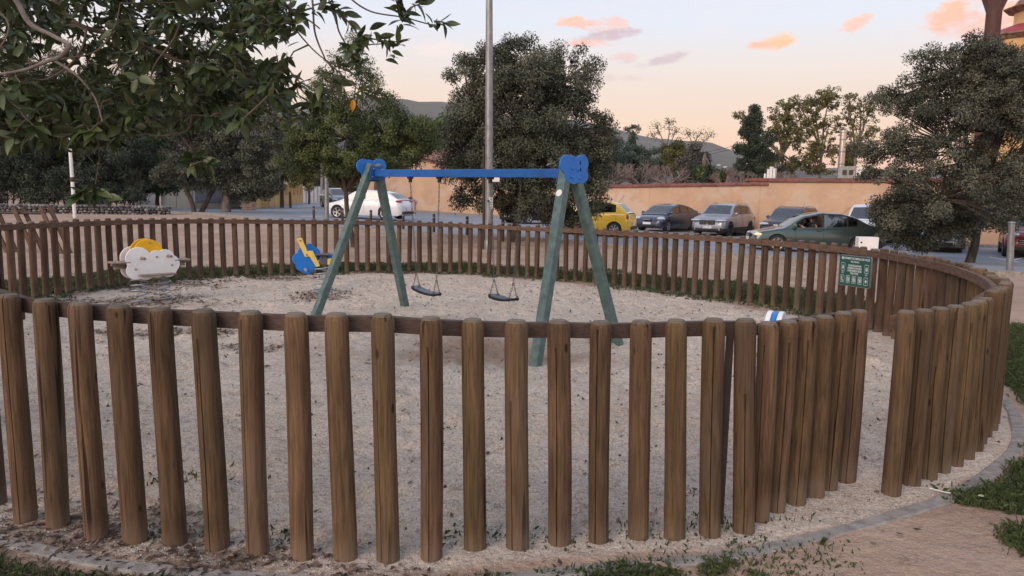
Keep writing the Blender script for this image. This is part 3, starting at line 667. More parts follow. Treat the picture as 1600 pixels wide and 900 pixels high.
# ------------------------------------------------------------------ picket fence
def post_mesh(name, mt, n=14, rings=7, groove=False, dia=.1, seed=0, lod=False):
    rr = random.Random(seed); mb = MB(); rows = []
    hs = [-.12 if not lod else -.05] + [k / rings for k in range(0, rings)] + [.972, .990, 1.0]
    if lod: hs = [-.05, .5, .965, 1.0]
    ph = rr.uniform(0, 6.28); gk = rr.randrange(n) if not groove else int(n * .72) + rr.randrange(-1, 2)
    g0, g1 = rr.uniform(-.2, .4), rr.uniform(.6, 1.1)
    for h in hs:
        base = dia / 2 * (1.0 + .02 * math.sin(ph + h * 4)); e = 1.0
        if h > .96: e = {.972: 1.0, .990: .88, 1.0: .70}.get(h, 1)
        if lod and h == 1.0: e = .8
        row = []
        for k in range(n):
            a = 2 * math.pi * k / n; r_ = base * e * (1 + .025 * math.sin(2 * a + ph) + .02 * math.sin(3 * a + ph * 2 + h * 3))
            if groove and seed % 4 and g0 < h < g1:
                dk_ = (k - gk) % n
                if dk_ == 0: r_ -= .013
                elif dk_ == 1: a -= 2 * math.pi / n * .66
                elif dk_ == n - 1: a += 2 * math.pi / n * .66
            row.append((r_ * math.cos(a) + .004 * math.sin(h * 3 + ph), r_ * math.sin(a) + .004 * math.cos(h * 2.3 + ph), h))
        rows.append(row)
    b = mb.quadgrid(rows, closev=True); e = b + (len(hs) - 1) * n; mb.f.append(tuple(e + k for k in range(n)))
    return mb.mesh(name, mt, True, 42)
pn = [post_mesh('post', M['post'], 46, 9, True, seed=k) for k in range(9)]
pfar = [post_mesh('post', M['postfar'], 12, 3, False, seed=k + 20) for k in range(5)]
def put_post(meshes, p, q, parent, s=1.0, name='post'):
    me = random.choice(meshes); o = bpy.data.objects.new(name, me); col.objects.link(o); o.parent = parent
    d = Vector((q.x - p.x, q.y - p.y, q.z - p.z)); o.location = (p.x, p.y, p.z)
    rot = d.to_track_quat('Z', 'Y').to_matrix() @ Matrix.Rotation(0, 3, 'Z')
    x = Vector((1, 0, 0)); z = d.normalized(); x = (x - z * x.dot(z)).normalized(); y = z.cross(x)
    rot = Matrix((x, y, z)).transposed() @ Matrix.Rotation(random.uniform(-.5, .5) if meshes is pn else random.uniform(0, 6.28), 3, 'Z')
    o.rotation_euler = rot.to_euler(); o.scale = (s, s, d.length); return o
fence = empty('picket_fence', (0, 0, 0), 0, 'brown round-post wooden picket fence curving right round the sand playground', 'fence')
for p, q in near_p + right_p: put_post(pn, p, q, fence, random.uniform(.97, 1.05))
fh = lambda x: 1.03 + (.0129 * -x if x < 0 else 0)
far_top = []
for k, p in enumerate(fpts[1:-1]):
    p = Vector((p.x, p.y, 0)); h = fh(p.x) + random.uniform(-.012, .012)
    near_ = p.y < 6.6 and p.x > 0
    put_post(pn if near_ else pfar, p, p + Vector((random.gauss(0, .006), random.gauss(0, .006), h)), fence, random.uniform(.92, 1.02) if not near_ else random.uniform(.95, 1.05))
def rail(P, tops, w=.04, h=.065, inset=.07, every=10, m_=None, parent=None, drop=.02):
    n = len(P); i = 0; C0 = Vector((-1.3, 8.5, 0))
    while i < n - 1:
        j = min(n - 1, i + every); rows = []
        for k in range(i, j + 1):
            t = (P[min(k + 1, n - 1)] - P[max(k - 1, 0)]); t.z = 0; t.normalize(); nn = Vector((-t.y, t.x, 0))
            if nn.dot(C0 - P[k]) < 0: nn = -nn
            q = P[k] + nn * inset; sh = t * (.004 if k == i else (-.004 if k == j else 0)); z = tops[k] - drop
            rows.append([q + sh + nn * (-w / 2) + Vector((0, 0, z - h)), q + sh + nn * (-w / 2) + Vector((0, 0, z)), q + sh + nn * (w / 2) + Vector((0, 0, z)), q + sh + nn * (w / 2) + Vector((0, 0, z - h))])
        mb = MB(); b = mb.quadgrid([r_ + [r_[0]] for r_ in rows]); e = len(mb.v); mb.f.append((0, 1, 2, 3)); mb.f.append((e - 5, e - 4, e - 3, e - 2))
        mb.obj('rail', m_ or M['rail'], parent or fence, smooth=False); i = j
M['raildark'] = mat('dark_stained_rail', (.070, .046, .036), .7, lo=.7, hi=1.3, scale=9, stretch=(3, 3, 12), bump=.3, rnd=.1)
NP = [Vector((p.x, p.y, 0)) for p, q in near_p]; NT = [q.z for p, q in near_p]
NP[-1] = NP[-1] - (NP[-1] - NP[-2]).normalized() * .03
NP0 = [Vector((-3.0, 3.78, 0)), Vector((-2.68, 3.56, 0))] + NP; NT0 = [1.12, 1.12] + NT
rail(NP0, NT0, inset=.068, every=8, m_=M['raildark'], drop=.022, h=.068)
RP = [Vector((p.x, p.y, 0)) for p, q in right_p] + [Vector((p.x, p.y, 0)) for p in fpts]
RT = [q.z for p, q in right_p] + [fh(p.x) for p in fpts]
RT = [sum(RT[max(0, i - 2):i + 3]) / len(RT[max(0, i - 2):i + 3]) for i in range(len(RT))]
rail(RP, RT, inset=.068, every=10, h=.078, drop=.03)
# steel hinge bar
hp = NP[-1] + (NP[-2] - NP[-1]).normalized() * .085 + Vector((0, .05, 0)); mb = MB(); mb.bar(hp + Vector((0, 0, .02)), hp + Vector((0, 0, 1.02)), .035, .012, roll=(1, 0, 0)); mb.obj('hinge_bar', M['steelbar'], fence, smooth=False)
mb = MB(); hb = hp + Vector((-.03, .02, .26)); mb.lathe([(.012, -.02), (.012, .02), (.02, .022), (.02, .03)], hb, 10); mb.obj('hinge_pin', M['galv'], fence)
# gate leaf, swung open inward
gate = empty('gate', tuple(gate_p[0][0]), 0, 'short wooden post gate swung inward at the fence opening on the right', 'gate')
for p, q in gate_p:
    o = put_post(pn, p - gate.location, q - gate.location, gate, random.uniform(.97, 1.03))
GP = [Vector((p.x, p.y, 0)) - Vector(gate.location).xy.to_3d() for p, q in gate_p]; GT = [q.z - gate.location.z for p, q in gate_p]
gd = (GP[-1] - GP[0]).normalized(); gn = Vector((-gd.y, gd.x, 0))
for z0 in (0, -.62):
    mb = MB(); a = GP[0] - gd * .06 + gn * .07 + Vector((0, 0, GT[0] - .045 + z0)); b = GP[-1] + gd * .05 + gn * .07 + Vector((0, 0, GT[-1] - .045 + z0)); mb.bar(a, b, .04, .05, roll=gn); mb.obj('rail', M['rail'], gate, smooth=False)

# ------------------------------------------------------------------ swing set
FL = [(-2.55, 9.06), (-1.52, 10.32)]; FR = [(.215, 6.66), (1.21, 7.84)]
def cloud_outline(lobes, n=96):
    pts = []
    for k in range(n):
        a = 2 * math.pi * k / n; dx, dz = math.cos(a), math.sin(a); best = 0
        for (cx, cz, r_) in lobes:
            b = cx * dx + cz * dz; c = cx * cx + cz * cz - r_ * r_; D = b * b - c
            if D >= 0: best = max(best, b + math.sqrt(D))
        pts.append((best * dx, best * dz))
    return pts
APX = None
swing = empty('swing_set', (0, 0, 0), 0, 'green-legged swing frame with blue beam and cloud plates in the middle of the sand', 'swing frame')
Lm = Vector(((FL[0][0] + FL[1][0]) / 2, (FL[0][1] + FL[1][1]) / 2, 0)); Rm = Vector(((FR[0][0] + FR[1][0]) / 2, (FR[0][1] + FR[1][1]) / 2, 0))
bd = (Rm - Lm).normalized(); ZT = 1.97; APX = {False: bd * .30 + Vector((0, 0, 1.97)), True: bd * -.21 + Vector((0, 0, 1.935))}
lo_d = (Vector((*FL[1], 0)) - Vector((*FL[0], 0))).normalized()
for (F_, mid) in ((FL, Lm), (FR, Rm)):
    for k, f in enumerate(F_):
        foot = Vector((f[0], f[1], -.12)); s_ = -1 if k == 0 else 1
        top = mid + lo_d * (s_ * .045) + APX[mid is Rm] ; dirn = (top - foot).normalized()
        mb = MB(); mb.bar(foot - dirn * .0, top, .095, .095, roll=bd)
        me = mb.mesh('leg', M['swinggreen'], False); o = link('leg', me, None, swing)
        bv = o.modifiers.new('bevel', 'BEVEL'); bv.width = .008; bv.segments = 2
Lm = Lm + bd * .30; Rm = Rm - bd * .21 - Vector((0, 0, .025)); LB = Lm + Vector((0, 0, 1.86)) + bd * .05; RB = Rm + Vector((0, 0, 1.86)) - bd * .05
mb = MB(); mb.bar(LB, RB, .085, .09, roll=lo_d); o = mb.obj('beam', M['bluebeam'], swing, smooth=False); bv = o.modifiers.new('bevel', 'BEVEL'); bv.width = .006; bv.segments = 2
lobes = [(-.11, .065, .105), (-.025, .09, .075), (.115, .085, .10), (.12, -.045, .095), (.0, -.05, .1), (-.06, -.055, .08), (.04, .02, .12)]
ol = cloud_outline(lobes); ol = [(x * 1.13, z * .90) for x, z in ol]
for mid, sg in ((Lm, -1), (Rm, 1)):
    rotm = Matrix((lo_d, -bd * 1.0, Vector((0, 0, 1)))).transposed()
    if rotm.determinant() < 0: rotm = Matrix((lo_d, bd, Vector((0, 0, 1)))).transposed()
    ydir = rotm @ Vector((0, 1, 0)); off = bd * (sg * .062)
    mb = MB(); mb.plate(ol, -.008, .008); me = mb.mesh('cloud_plate', M['blue'], True, 30); o = link('cloud_plate', me, None, swing)
    o.matrix_local = Matrix.Translation(mid + Vector((0, 0, 1.885)) + off) @ rotm.to_4x4(); bv = o.modifiers.new('bevel', 'BEVEL'); bv.width = .004; bv.segments = 2
    for bx, bz in ((-.035, .02), (.06, .012), (-.05, -.062), (.08, -.07)):
        mb = MB(); c = mid + Vector((0, 0, 1.885 + bz)) + lo_d * bx + bd * (sg * (.070)); mb.ball(c, .017, 12, 8); mb.obj('bolt_cap', M['blue'], swing)
    sg2 = -sg
    for bx, bz in ((-.07, .04), (.07, .04), (-.09, -.06), (.09, -.06)):
        mb = MB(); c = mid + Vector((0, 0, 1.87 + bz)) + lo_d * bx + bd * (sg2 * .075); mb.ball(c, .010, 8, 6); mb.obj('bolt', M['galv'], swing)
    mb = MB(); c = mid + Vector((0, 0, 1.865)) + bd * (sg2 * .058); rows = [(-.13, -.09), (.13, -.09), (.09, .08), (-.09, .08)]
    mb.plate(rows, -.005, .005); o = mb.obj('bracket', M['bluebeam'], swing, smooth=False); o.matrix_local = Matrix.Translation(c) @ rotm.to_4x4()
# dark drops on the right plate, colour standing in for shade in cut petals
for bx, bz in ((.095, .062), (.14, .018), (.10, -.005)):
    mb = MB(); c = Rm + Vector((0, 0, 1.905 + bz)) + lo_d * bx + bd * .0712; mb.plate([(0, .028), (.017, -.004), (.008, -.02), (-.008, -.016), (-.012, .004)], -.001, .001)
    o = mb.obj('shade_drop', M.setdefault('cut_shade', None) or M.__setitem__('cut_shade', flat('painted_cut_shade', (.006, .02, .07), .8)) or M['cut_shade'], swing, smooth=False); o.matrix_local = Matrix.Translation(c) @ rotm.to_4x4()
# sticker on the right front leg
ft = Vector((FR[0][0], FR[0][1], -.12)); tp = Rm - lo_d * .045 + Vector((0, 0, 1.97)); dz = (tp - ft).normalized(); nrm_ = (-bd).cross(dz); nrm_ = -lo_d - dz * (-lo_d).dot(dz); nrm_.normalize()
pos = ft + dz * ((1.62 + .12) / dz.z) + nrm_ * .0485
mb = MB(); mb.lathe([(.001, .0), (.036, 0), (.036, .0015), (.001, .0015)], n=24); o = mb.obj('sticker', M['white'], swing, smooth=False)
o.matrix_local = Matrix.Translation(pos) @ nrm_.to_track_quat('Z', 'Y').to_matrix().to_4x4()
# two swings hanging from the beam
def bpt(t): return Lm.lerp(Rm, t) + Vector((0, 0, 1.86))
def link_mesh(mb, p, d, L, w, r_, turn):
    z = d.normalized(); x = Vector((1, 0, 0)); x = (x - z * x.dot(z)).normalized(); y = z.cross(x)
    if turn: x, y = y, x
    pts = []
    for k in range(8):
        a = 2 * math.pi * k / 8; pts.append(p + z * (L / 2 * math.sin(a)) + x * (w / 2 * math.cos(a)))
    rows = []
    for k in range(8):
        t = (pts[(k + 1) % 8] - pts[k - 1]).normalized(); n1 = y; n2 = t.cross(n1); rows.append([pts[k] + n1 * (r_ * math.cos(b)) + n2 * (r_ * math.sin(b)) for b in (0, 2.1, 4.2)])
    mb.quadgrid(rows, closeu=True, closev=True)
def chain(a, b, parent):
    mb = MB(); d = b - a; n = max(2, int(d.length / .027))
    for k in range(n): link_mesh(mb, a + d * ((k + .5) / n), d, .036, .019, .0035, k % 2)
    mb.obj('chain', M['chain'], parent, kind='stuff')
for idx_, (t0, t1, sz, off, lab) in enumerate([(.225, .392, .395, Vector((.02, .03, 0)), 'left black rubber swing seat hanging on two chains near the left legs, slightly tilted'), (.655, .795, .455, Vector((0, .02, 0)), 'right black rubber swing seat hanging level beside the right legs of the frame')]):
    a, b = bpt(t0), bpt(t1); mid = (a + b) / 2 + off; u = (b - a).normalized(); v = Vector((-u.y, u.x, 0))
    s = empty('hanging_swing', (0, 0, 0), 0, lab, 'swing', 'swings on the blue beam')
    tw = Matrix.Rotation(R(6 if idx_ == 0 else -8), 3, 'Z'); uu = tw @ u; vv = tw @ v; hw = .205
    tilt = -.03 if idx_ == 0 else 0
    sag = lambda x: .022 * (x / hw) ** 2
    for nm, m_, z0, z1, hd in (('seat', M['rubber'], -.012, .012, .085), ('seat_pad', M['seattop'], .0122, .015, .066)):
        rows = []; ww = hw if nm == 'seat' else hw * .93
        for k in range(15):
            x = -ww + 2 * ww * k / 14; ed = hd * (1 - .35 * (abs(x) / ww) ** 6); c = Vector((mid.x, mid.y, sz)) + uu * x + Vector((0, 0, sag(x) + tilt * x / hw))
            rows.append([c - vv * ed + Vector((0, 0, z0)), c - vv * ed + Vector((0, 0, z1)), c + vv * ed + Vector((0, 0, z1)), c + vv * ed + Vector((0, 0, z0)), c - vv * ed + Vector((0, 0, z0))])
        mb = MB(); mb.quadgrid(rows); mb.f.append((0, 1, 2, 3)); e = len(mb.v); mb.f.append((e - 5, e - 4, e - 3, e - 2)); mb.obj(nm, m_, s)
    for k, (pt, sx) in enumerate(((a, -1), (b, 1))):
        base = Vector((mid.x, mid.y, sz)) + uu * (sx * .168) + Vector((0, 0, .03 + tilt * sx)); fork = base + Vector((0, 0, .17)); tpz = pt - Vector((0, 0, .10))
        chain(tpz, fork, s)
        for vs in (-1, 1):
            e_ = base + vv * (vs * .06); chain(fork, e_, s)
            mb = MB(); link_mesh(mb, e_ + Vector((0, 0, -.008)), Vector((0, 0, 1)), .045, .03, .006, 0); mb.obj('shackle', M['chain'], s)
        mb = MB(); mb.box(pt - Vector((0, 0, .055)), (.075, .04, .025), Matrix((u, v, Vector((0, 0, 1)))).transposed()); mb.box(pt - Vector((0, 0, .085)), (.035, .03, .05), Matrix((u, v, Vector((0, 0, 1)))).transposed()); mb.obj('hanger', M['rubber'], s, smooth=False)

# ------------------------------------------------------------------ spring riders
def coil(c, r0, h, turns, wire, r1=None):
    pts = []; n = int(turns * 16)
    for k in range(n + 1):
        a = 2 * math.pi * k / 16; f = k / n; pts.append(Vector(c) + Vector(((r0 + ((r1 or r0) - r0) * f) * math.cos(a), (r0 + ((r1 or r0) - r0) * f) * math.sin(a), h * f)))
    mb = MB(); mb.tube(pts, wire, 7); return mb
def bevel(o, w=.006): b = o.modifiers.new('bevel', 'BEVEL'); b.width = w; b.segments = 2; b.limit_method = 'ANGLE'; b.angle_limit = R(50)
base = onz(232, 474, 0); base.y += .1
rd = empty('spring_rider', tuple(base), R(46), 'white cloud spring rider with yellow sun discs and wooden seats on the left', 'spring rider')
cl = cloud_outline([(-.19, .06, .165), (-.22, -.10, .13), (.04, .07, .10), (.16, .05, .13), (.23, -.03, .13), (.2, -.1, .12), (-.1, -.1, .14), (.05, -.08, .14)], 110)
for y in (-.11, .11):
    mb = MB(); mb.plate([(x, z + .58) for x, z in cl], y - .009, y + .009); o = mb.obj('cloud_panel', M['white'], rd, angle=30); bevel(o)
    for (px_, pz) in ((-.23, .50), (.05, .66), (.25, .53)) if y < 0 else ():
        mb = MB(); mb.lathe([(.001, y - .022), (.014, y - .02), (.017, y - .012), (.017, y - .009)], (px_, 0, pz), 10, 'y'); mb.obj('bolt', M['spring'], rd)
for y, r_ in ((-.088, .195), (.07, .195)):
    mb = MB(); mb.plate([(-.05 + r_ * math.cos(a * 2 * math.pi / 48), .715 + r_ * math.sin(a * 2 * math.pi / 48)) for a in range(48)], y - .009, y + .009); o = mb.obj('sun_disc', M['yellow'], rd, angle=30); bevel(o)
mb = MB(); mb.lathe([(.001, -.112), (.013, -.11), (.016, -.1), (.016, -.095)], (-.03, 0, .86), 10, 'y'); mb.obj('bolt', M['spring'], rd)
for x_, z_ in ((-.15, .65), (.20, .665)):
    mb = MB(); mb.lathe([(.015, -.24), (.021, -.235), (.021, -.22), (.014, -.205), (.014, -.15), (.022, -.13), (.022, -.12)], (x_, 0, z_), 12, 'y'); mb.obj('handle', M['plank'], rd)
for sx in (-1, 1):
    mb = MB(); mb.box((sx * .40, 0, .595), (.23, .24, .025)); mb.box((sx * .36, 0, .545), (.22, .05, .08)); mb.box((sx * .45, 0, .565), (.10, .05, .035)); o = mb.obj('seat', M['plank'], rd, smooth=False); bevel(o, .008)
mb = MB(); mb.box((.03, -.16, .415), (.46, .20, .02)); mb.box((0, 0, .42), (.5, .20, .045)); o = mb.obj('footboard', M['plank'], rd, smooth=False); bevel(o)
for x_ in (-.15, .15):
    coil((x_, 0, .0), .115, .39, 5.2, .0095, .105).obj('spring', M['spring'], rd)
    mb = MB(); mb.lathe([(.14, 0), (.14, .015), (.12, .02)], (x_, 0, -.005), 20); mb.obj('spring_base', M['spring'], rd)
rd.scale = (1.02, 1, 1)
base = onz(500, 456, 0); base.y += .12
rd = empty('spring_rider', tuple(base), R(20), 'blue cloud spring rider with a pale yellow lightning bolt behind the swing leg', 'spring rider')
cl = cloud_outline([(-.08, .09, .10), (-.16, .0, .10), (-.09, -.09, .12), (.03, .0, .11), (-.02, -.16, .09), (.06, -.07, .09)], 90)
mb = MB(); mb.plate([(x - .20, z + .53) for x, z in cl], -.03, -.012); o = mb.obj('cloud_panel', M['blue'], rd, angle=30); bevel(o)
mb = MB(); mb.plate([(x * .8 - .12, z * .8 + .62) for x, z in cl], .09, .108); o = mb.obj('cloud_panel', M['blue'], rd, angle=30); bevel(o)
mb = MB(); mb.plate([(-.39, .86), (-.30, .87), (-.225, .66), (-.14, .665), (-.035, .44), (-.03, .41), (-.09, .40), (-.19, .57), (-.26, .565)], -.052, -.034); o = mb.obj('bolt_panel', M['paleyellow'], rd, smooth=False); bevel(o)
mb = MB(); mb.plate([(.09, .43), (.17, .44), (.15, .54), (.09, .53)], -.052, -.034); o = mb.obj('bolt_panel', M['paleyellow'], rd, smooth=False)
for x_, z_ in ((-.33, .83), (-.235, .60)):
    mb = MB(); mb.lathe([(.001, -.066), (.012, -.064), (.015, -.056), (.015, -.05)], (x_, 0, z_), 10, 'y'); mb.obj('bolt', M['plank'], rd)
mb = MB(); mb.lathe([(.02, -.18), (.026, -.17), (.02, -.15), (.017, -.05), (.026, -.035)], (-.26, 0, .365), 12, 'y'); mb.obj('handle', M['spring'], rd)
mb = MB(); mb.plate([(.17 + .085 * math.cos(a), .52 + .085 * math.sin(a)) for a in [k * .2094 for k in range(30)]], .0, .018); o = mb.obj('back_disc', M['blue'], rd, angle=30); bevel(o)
mb = MB(); mb.box((.03, 0, .60), (.24, .22, .022)); mb.box((.03, 0, .51), (.12, .10, .15)); o = mb.obj('seat', M['seattop'], rd, smooth=False); bevel(o, .01)
coil((.0, 0, .0), .13, .40, 5, .0095, .11).obj('spring', M['spring'], rd)
mb = MB(); mb.lathe([(.15, 0), (.15, .012), (.13, .018)], (0, 0, -.004), 20); mb.obj('spring_base', M['spring'], rd)
p3 = at(1212, 497, 5.6); 
rd = empty('spring_rider', (p3.x, p3.y, 0), R(62), 'white and blue rounded spring rider head peeping over the gate posts', 'spring rider')
zc = p3.z - .10
for y, m_, r_ in ((-.042, 'white', .155), (.0, 'blue', .15), (.042, 'white', .155)):
    mb = MB(); mb.plate([(r_ * 1.25 * math.cos(a), zc + r_ * math.sin(a)) for a in [k * math.pi / 24 for k in range(48)]], y - .0195, y + .0195); o = mb.obj('body_panel', M[m_], rd, angle=30); bevel(o, .008)
mb = MB(); mb.lathe([(.016, -.11), (.016, .11)], (.05, 0, zc + .04), 12, 'y'); mb.obj('handle', M['spring'], rd)
mb = MB(); mb.box((0, 0, zc - .17), (.5, .2, .025)); o = mb.obj('seat', M['plank'], rd, smooth=False); bevel(o)
coil((0, 0, 0), .11, zc - .18, 5, .0095, .10).obj('spring', M['spring'], rd)

# ------------------------------------------------------------------ rules sign on the fence
a = at(1312, 0, 9.0); sgd = Vector((.30, -.80, 0)).normalized()
c0 = at(1335, 424, 8.72)
sign = empty('playground_sign', tuple(c0), 0, 'dark green playground rules sign with white print and pictograms fixed to the fence', 'sign')
nrmS = Vector((sgd.y, -sgd.x, 0)); 
if nrmS.y > 0: nrmS = -nrmS
rotS = Matrix((sgd, Vector((0, 0, 1)), nrmS)).transposed().to_4x4(); sign.matrix_world = Matrix.Translation(c0) @ rotS @ Matrix.Diagonal((.60, .87, 1, 1))
SW, SH = .80, .43
def rrect(w, h, r_, n=5, cx=0, cy=0):
    P = []
    for (sx, sy, a0) in ((1, 1, 0), (-1, 1, 90), (-1, -1, 180), (1, -1, 270)):
        for k in range(n + 1):
            a = R(a0 + 90 * k / n); P.append((cx + sx * (w / 2 - r_) + r_ * math.cos(a), cy + sy * (h / 2 - r_) + r_ * math.sin(a)))
    return P
def prism(mb, P, z0, z1):
    b = len(mb.v); n = len(P)
    for z in (z0, z1):
        for x, y in P: mb.v.append((x, y, z))
    mb.f.append(tuple(b + k for k in range(n))); mb.f.append(tuple(b + n + k for k in range(n)))
    for k in range(n): mb.f.append((b + k, b + (k + 1) % n, b + n + (k + 1) % n, b + n + k))
mb = MB(); prism(mb, rrect(SW, SH, .03), -.022, -.002); mb.obj('sign_backing', M['galv'], sign, smooth=False)
mb = MB(); prism(mb, rrect(SW - .015, SH - .015, .027), -.0015, .0); mb.obj('sign_face', M['signgreen'], sign, smooth=False)
def text(s, x, y, size, parent, m_, align='CENTER', z=.001, name='lettering', xs_=1.0, bold=.0):
    cu = bpy.data.curves.new(name, 'FONT'); cu.body = s; cu.size = size; cu.align_x = align; cu.align_y = 'CENTER'; cu.extrude = .0004; cu.offset = bold; cu.space_line = 1.0; cu.resolution_u = 3
    t = bpy.data.objects.new(name, cu); col.objects.link(t); dg = bpy.context.evaluated_depsgraph_get(); me = bpy.data.meshes.new_from_object(t.evaluated_get(dg))
    bpy.data.objects.remove(t); me.materials.clear(); me.materials.append(m_); o = link(name, me, None, parent); o.location = (x, y, z); o.scale = (xs_, 1, 1); return o
text("AJUNTAMENT DE L'AMETLLA DEL VALLÈS", .02, .172, .040, sign, M['signwhite'], bold=.0008, xs_=.93)
text("PARC INFANTIL", .0, .128, .030, sign, M['signwhite'], bold=.0006)
text("ELS INFANTS HAN D'ANAR\nACOMPANYATS D'UN ADULT\nLA RESPONSABILITAT ÉS DELS\nPARES I TUTORS", .0, .02, .036, sign, M['signwhite'], bold=.0009, xs_=.75)
def ring_(mb, P, Q, z0=.0005, z1=.0012):
    n = len(P); b = len(mb.v)
    for L_ in (P, Q):
        for x, y in L_: mb.v.append((x, y, z1))
    for k in range(n): mb.f.append((b + k, b + (k + 1) % n, b + n + (k + 1) % n, b + n + k))
def picto(cx, cy, w, h, kind_):
    mb = MB(); ring_(mb, rrect(w, h, .012, 4, cx, cy), rrect(w - .010, h - .010, .008, 4, cx, cy))
    if kind_ == 'no':
        c1 = [(cx + .036 * math.cos(a), cy + .036 * math.sin(a)) for a in [k * math.pi / 12 for k in range(24)]]; c2 = [(cx + .027 * math.cos(a), cy + .027 * math.sin(a)) for a in [k * math.pi / 12 for k in range(24)]]
        ring_(mb, c1, c2); mb.box((cx, cy, .001), (.058, .008, .001), Matrix.Rotation(R(-45), 3, 'Z')); mb.box((cx + .004, cy - .002, .0009), (.022, .026, .001))
    if kind_ == 'plus': mb.box((cx, cy, .001), (.046, .018, .0012)); mb.box((cx, cy, .0008), (.018, .046, .0012))
    if kind_ == 'phone': prism(mb, [(cx - .018, cy + .035), (cx - .002, cy + .03), (cx - .006, cy), (cx + .006, cy - .018), (cx + .02, cy - .02), (cx + .016, cy - .036), (cx - .004, cy - .034), (cx - .022, cy)], .0006, .0012)
    if kind_ == 'people':
        for dx, s_ in ((-.018, .8), (.002, 1.1), (.02, .9)):
            prism(mb, rrect(.012, .04 * s_, .004, 3, cx + dx, cy - .012), .0006, .0012); prism(mb, rrect(.012, .012, .0055, 3, cx + dx, cy + .018 * s_), .0006, .0012)
    mb.obj('pictogram', M['signwhite'], sign, smooth=False)
for k, kd in enumerate(['phone', 'no', 'no', 'no', 'plus']): picto(-.30 + .15 * k, -.12, .10, .105, kd)
picto(-.30, .05, .10, .115, 'people'); picto(.30, .05, .10, .115, 'people')
for x_ in (-.31, -.30, .30): text('ÀREA\nDE JOC', x_ if x_ != -.31 else -.30, -.03 if x_ != -.31 else -.19, .018, sign, M['signwhite']) if x_ != -.31 else None
mb = MB(); prism(mb, [(-.345, .19), (-.32, .19), (-.32, .165), (-.3325, .15), (-.345, .165)], .0006, .0012); mb.obj('emblem', M['signwhite'], sign, smooth=False)

# ------------------------------------------------------------------ boundary wall behind the parked cars
def line_at(px):   # point of the wall's foot line under image column px
    d = ray(px, 0); k = d[0] / d[1]
    A = WB; t = (A.x - k * A.y) / (k * wdir.y - wdir.x); return A + wdir * t
wdl = wdir
def wall_seg(pa, pb, z0, z1, th, m_, parent, name='wall_panel'):
    mb = MB(); n = Vector((-wdl.y, wdl.x, 0)); n = n if n.y > 0 else -n
    a, b = Vector((pa.x, pa.y, 0)), Vector((pb.x, pb.y, 0)); K = 8; rows = []
    for k in range(K + 1):
        p = a.lerp(b, k / K); zb = z0; zt = z1[0] + (z1[1] - z1[0]) * k / K
        rows.append([Vector((p.x, p.y, zb)), Vector((p.x, p.y, zt)), Vector((p.x + n.x * th, p.y + n.y * th, zt)), Vector((p.x + n.x * th, p.y + n.y * th, zb))])
    mb.quadgrid([r_ + [r_[0]] for r_ in rows]); mb.f.append((0, 1, 2, 3)); e = len(mb.v); mb.f.append((e - 5, e - 4, e - 3, e - 2)); return mb.obj(name, m_, parent, smooth=False)
bw = empty('boundary_wall', (0, 0, 0), 0, 'long patchy orange plaster wall with red coping behind the parked cars', 'wall')
pL, pS, pR = line_at(925), line_at(1219), WA + wdir * 42
def ztop(py, p, px=None):
    d = ray(px if px is not None else 0, py); return EYE + d[2] * p.y / d[1]
zL0 = ztop(294.5, line_at(940), 940); zL1 = ztop(290, pS, 1219); zR0 = ztop(285, pS, 1219)
wall_seg(pL, pS, -1.2, (zL0, zL1), .3, M['wallorange'], bw); wall_seg(pS, pR, -1.2, (zR0, zR0), .3, M['wallorange'], bw)
nB_ = Vector((-wdl.y, wdl.x, 0)); nB_ = nB_ if nB_.y > 0 else -nB_
def coping(pa, pb, za, zb, step=.9):
    L = (pb - pa).length; n = int(L / step)
    for k in range(n):
        a = pa.lerp(pb, k / n); b = pa.lerp(pb, (k + 1) / n); z = za + (zb - za) * (k + .5) / n
        mb = MB(); a_ = Vector((a.x, a.y, z)) + wdl * .006; b_ = Vector((b.x, b.y, z)) - wdl * .006; rows = []
        for q in (a_, b_):
            rows.append([q - nB_ * .09 + Vector((0, 0, .004)), q - nB_ * .09 + Vector((0, 0, .07)), q + nB_ * .15 + Vector((0, 0, .2)), q + nB_ * .40 + Vector((0, 0, .07)), q + nB_ * .40 + Vector((0, 0, .004))])
        mb.quadgrid([r_ + [r_[0]] for r_ in rows]); mb.f.append((0, 1, 2, 3, 4)); mb.f.append((6, 7, 8, 9, 10)); mb.obj('coping_stone', M['coping'], bw, smooth=False)
coping(pL, pS, zL0, zL1); coping(pS, pS.lerp(pR, .55), zR0, zR0)
# building with the low tiled gable, left of the oak
bl = empty('plaster_building', (0, 0, 0), 0, 'orange plastered building with a low tiled roof behind the white car', 'building')
gA = line_at(560); gP = line_at(650); gB = line_at(925)
zP = ztop(247, gP, 650); zE = ztop(300, gA, 560) + 2.2; 
z760 = ztop(272, line_at(760), 760)
sl_ = (z760 - zP) / (line_at(760) - gP).length; zgB = zL0
kinkL = (zgB - zP) / sl_ ; gK = gP + wdir * kinkL
wall_seg(gA, gP, -1, (zP - 1.4, zP), .3, M['wallorange'], bl); wall_seg(gP, gK, -1, (zP, zgB), .3, M['wallorange'], bl); wall_seg(gK, gB, -1, (zgB, zgB), .3, M['wallorange'], bl)
mb = MB(); mb.bar(gA + nB_ * .15 + Vector((0, 0, 1)), gA + nB_ * 9 + Vector((0, 0, 1)), .3, 4.2, roll=wdl); mb.obj('side_wall', M['wallorange'], bl, smooth=False)
mt_ = MB()
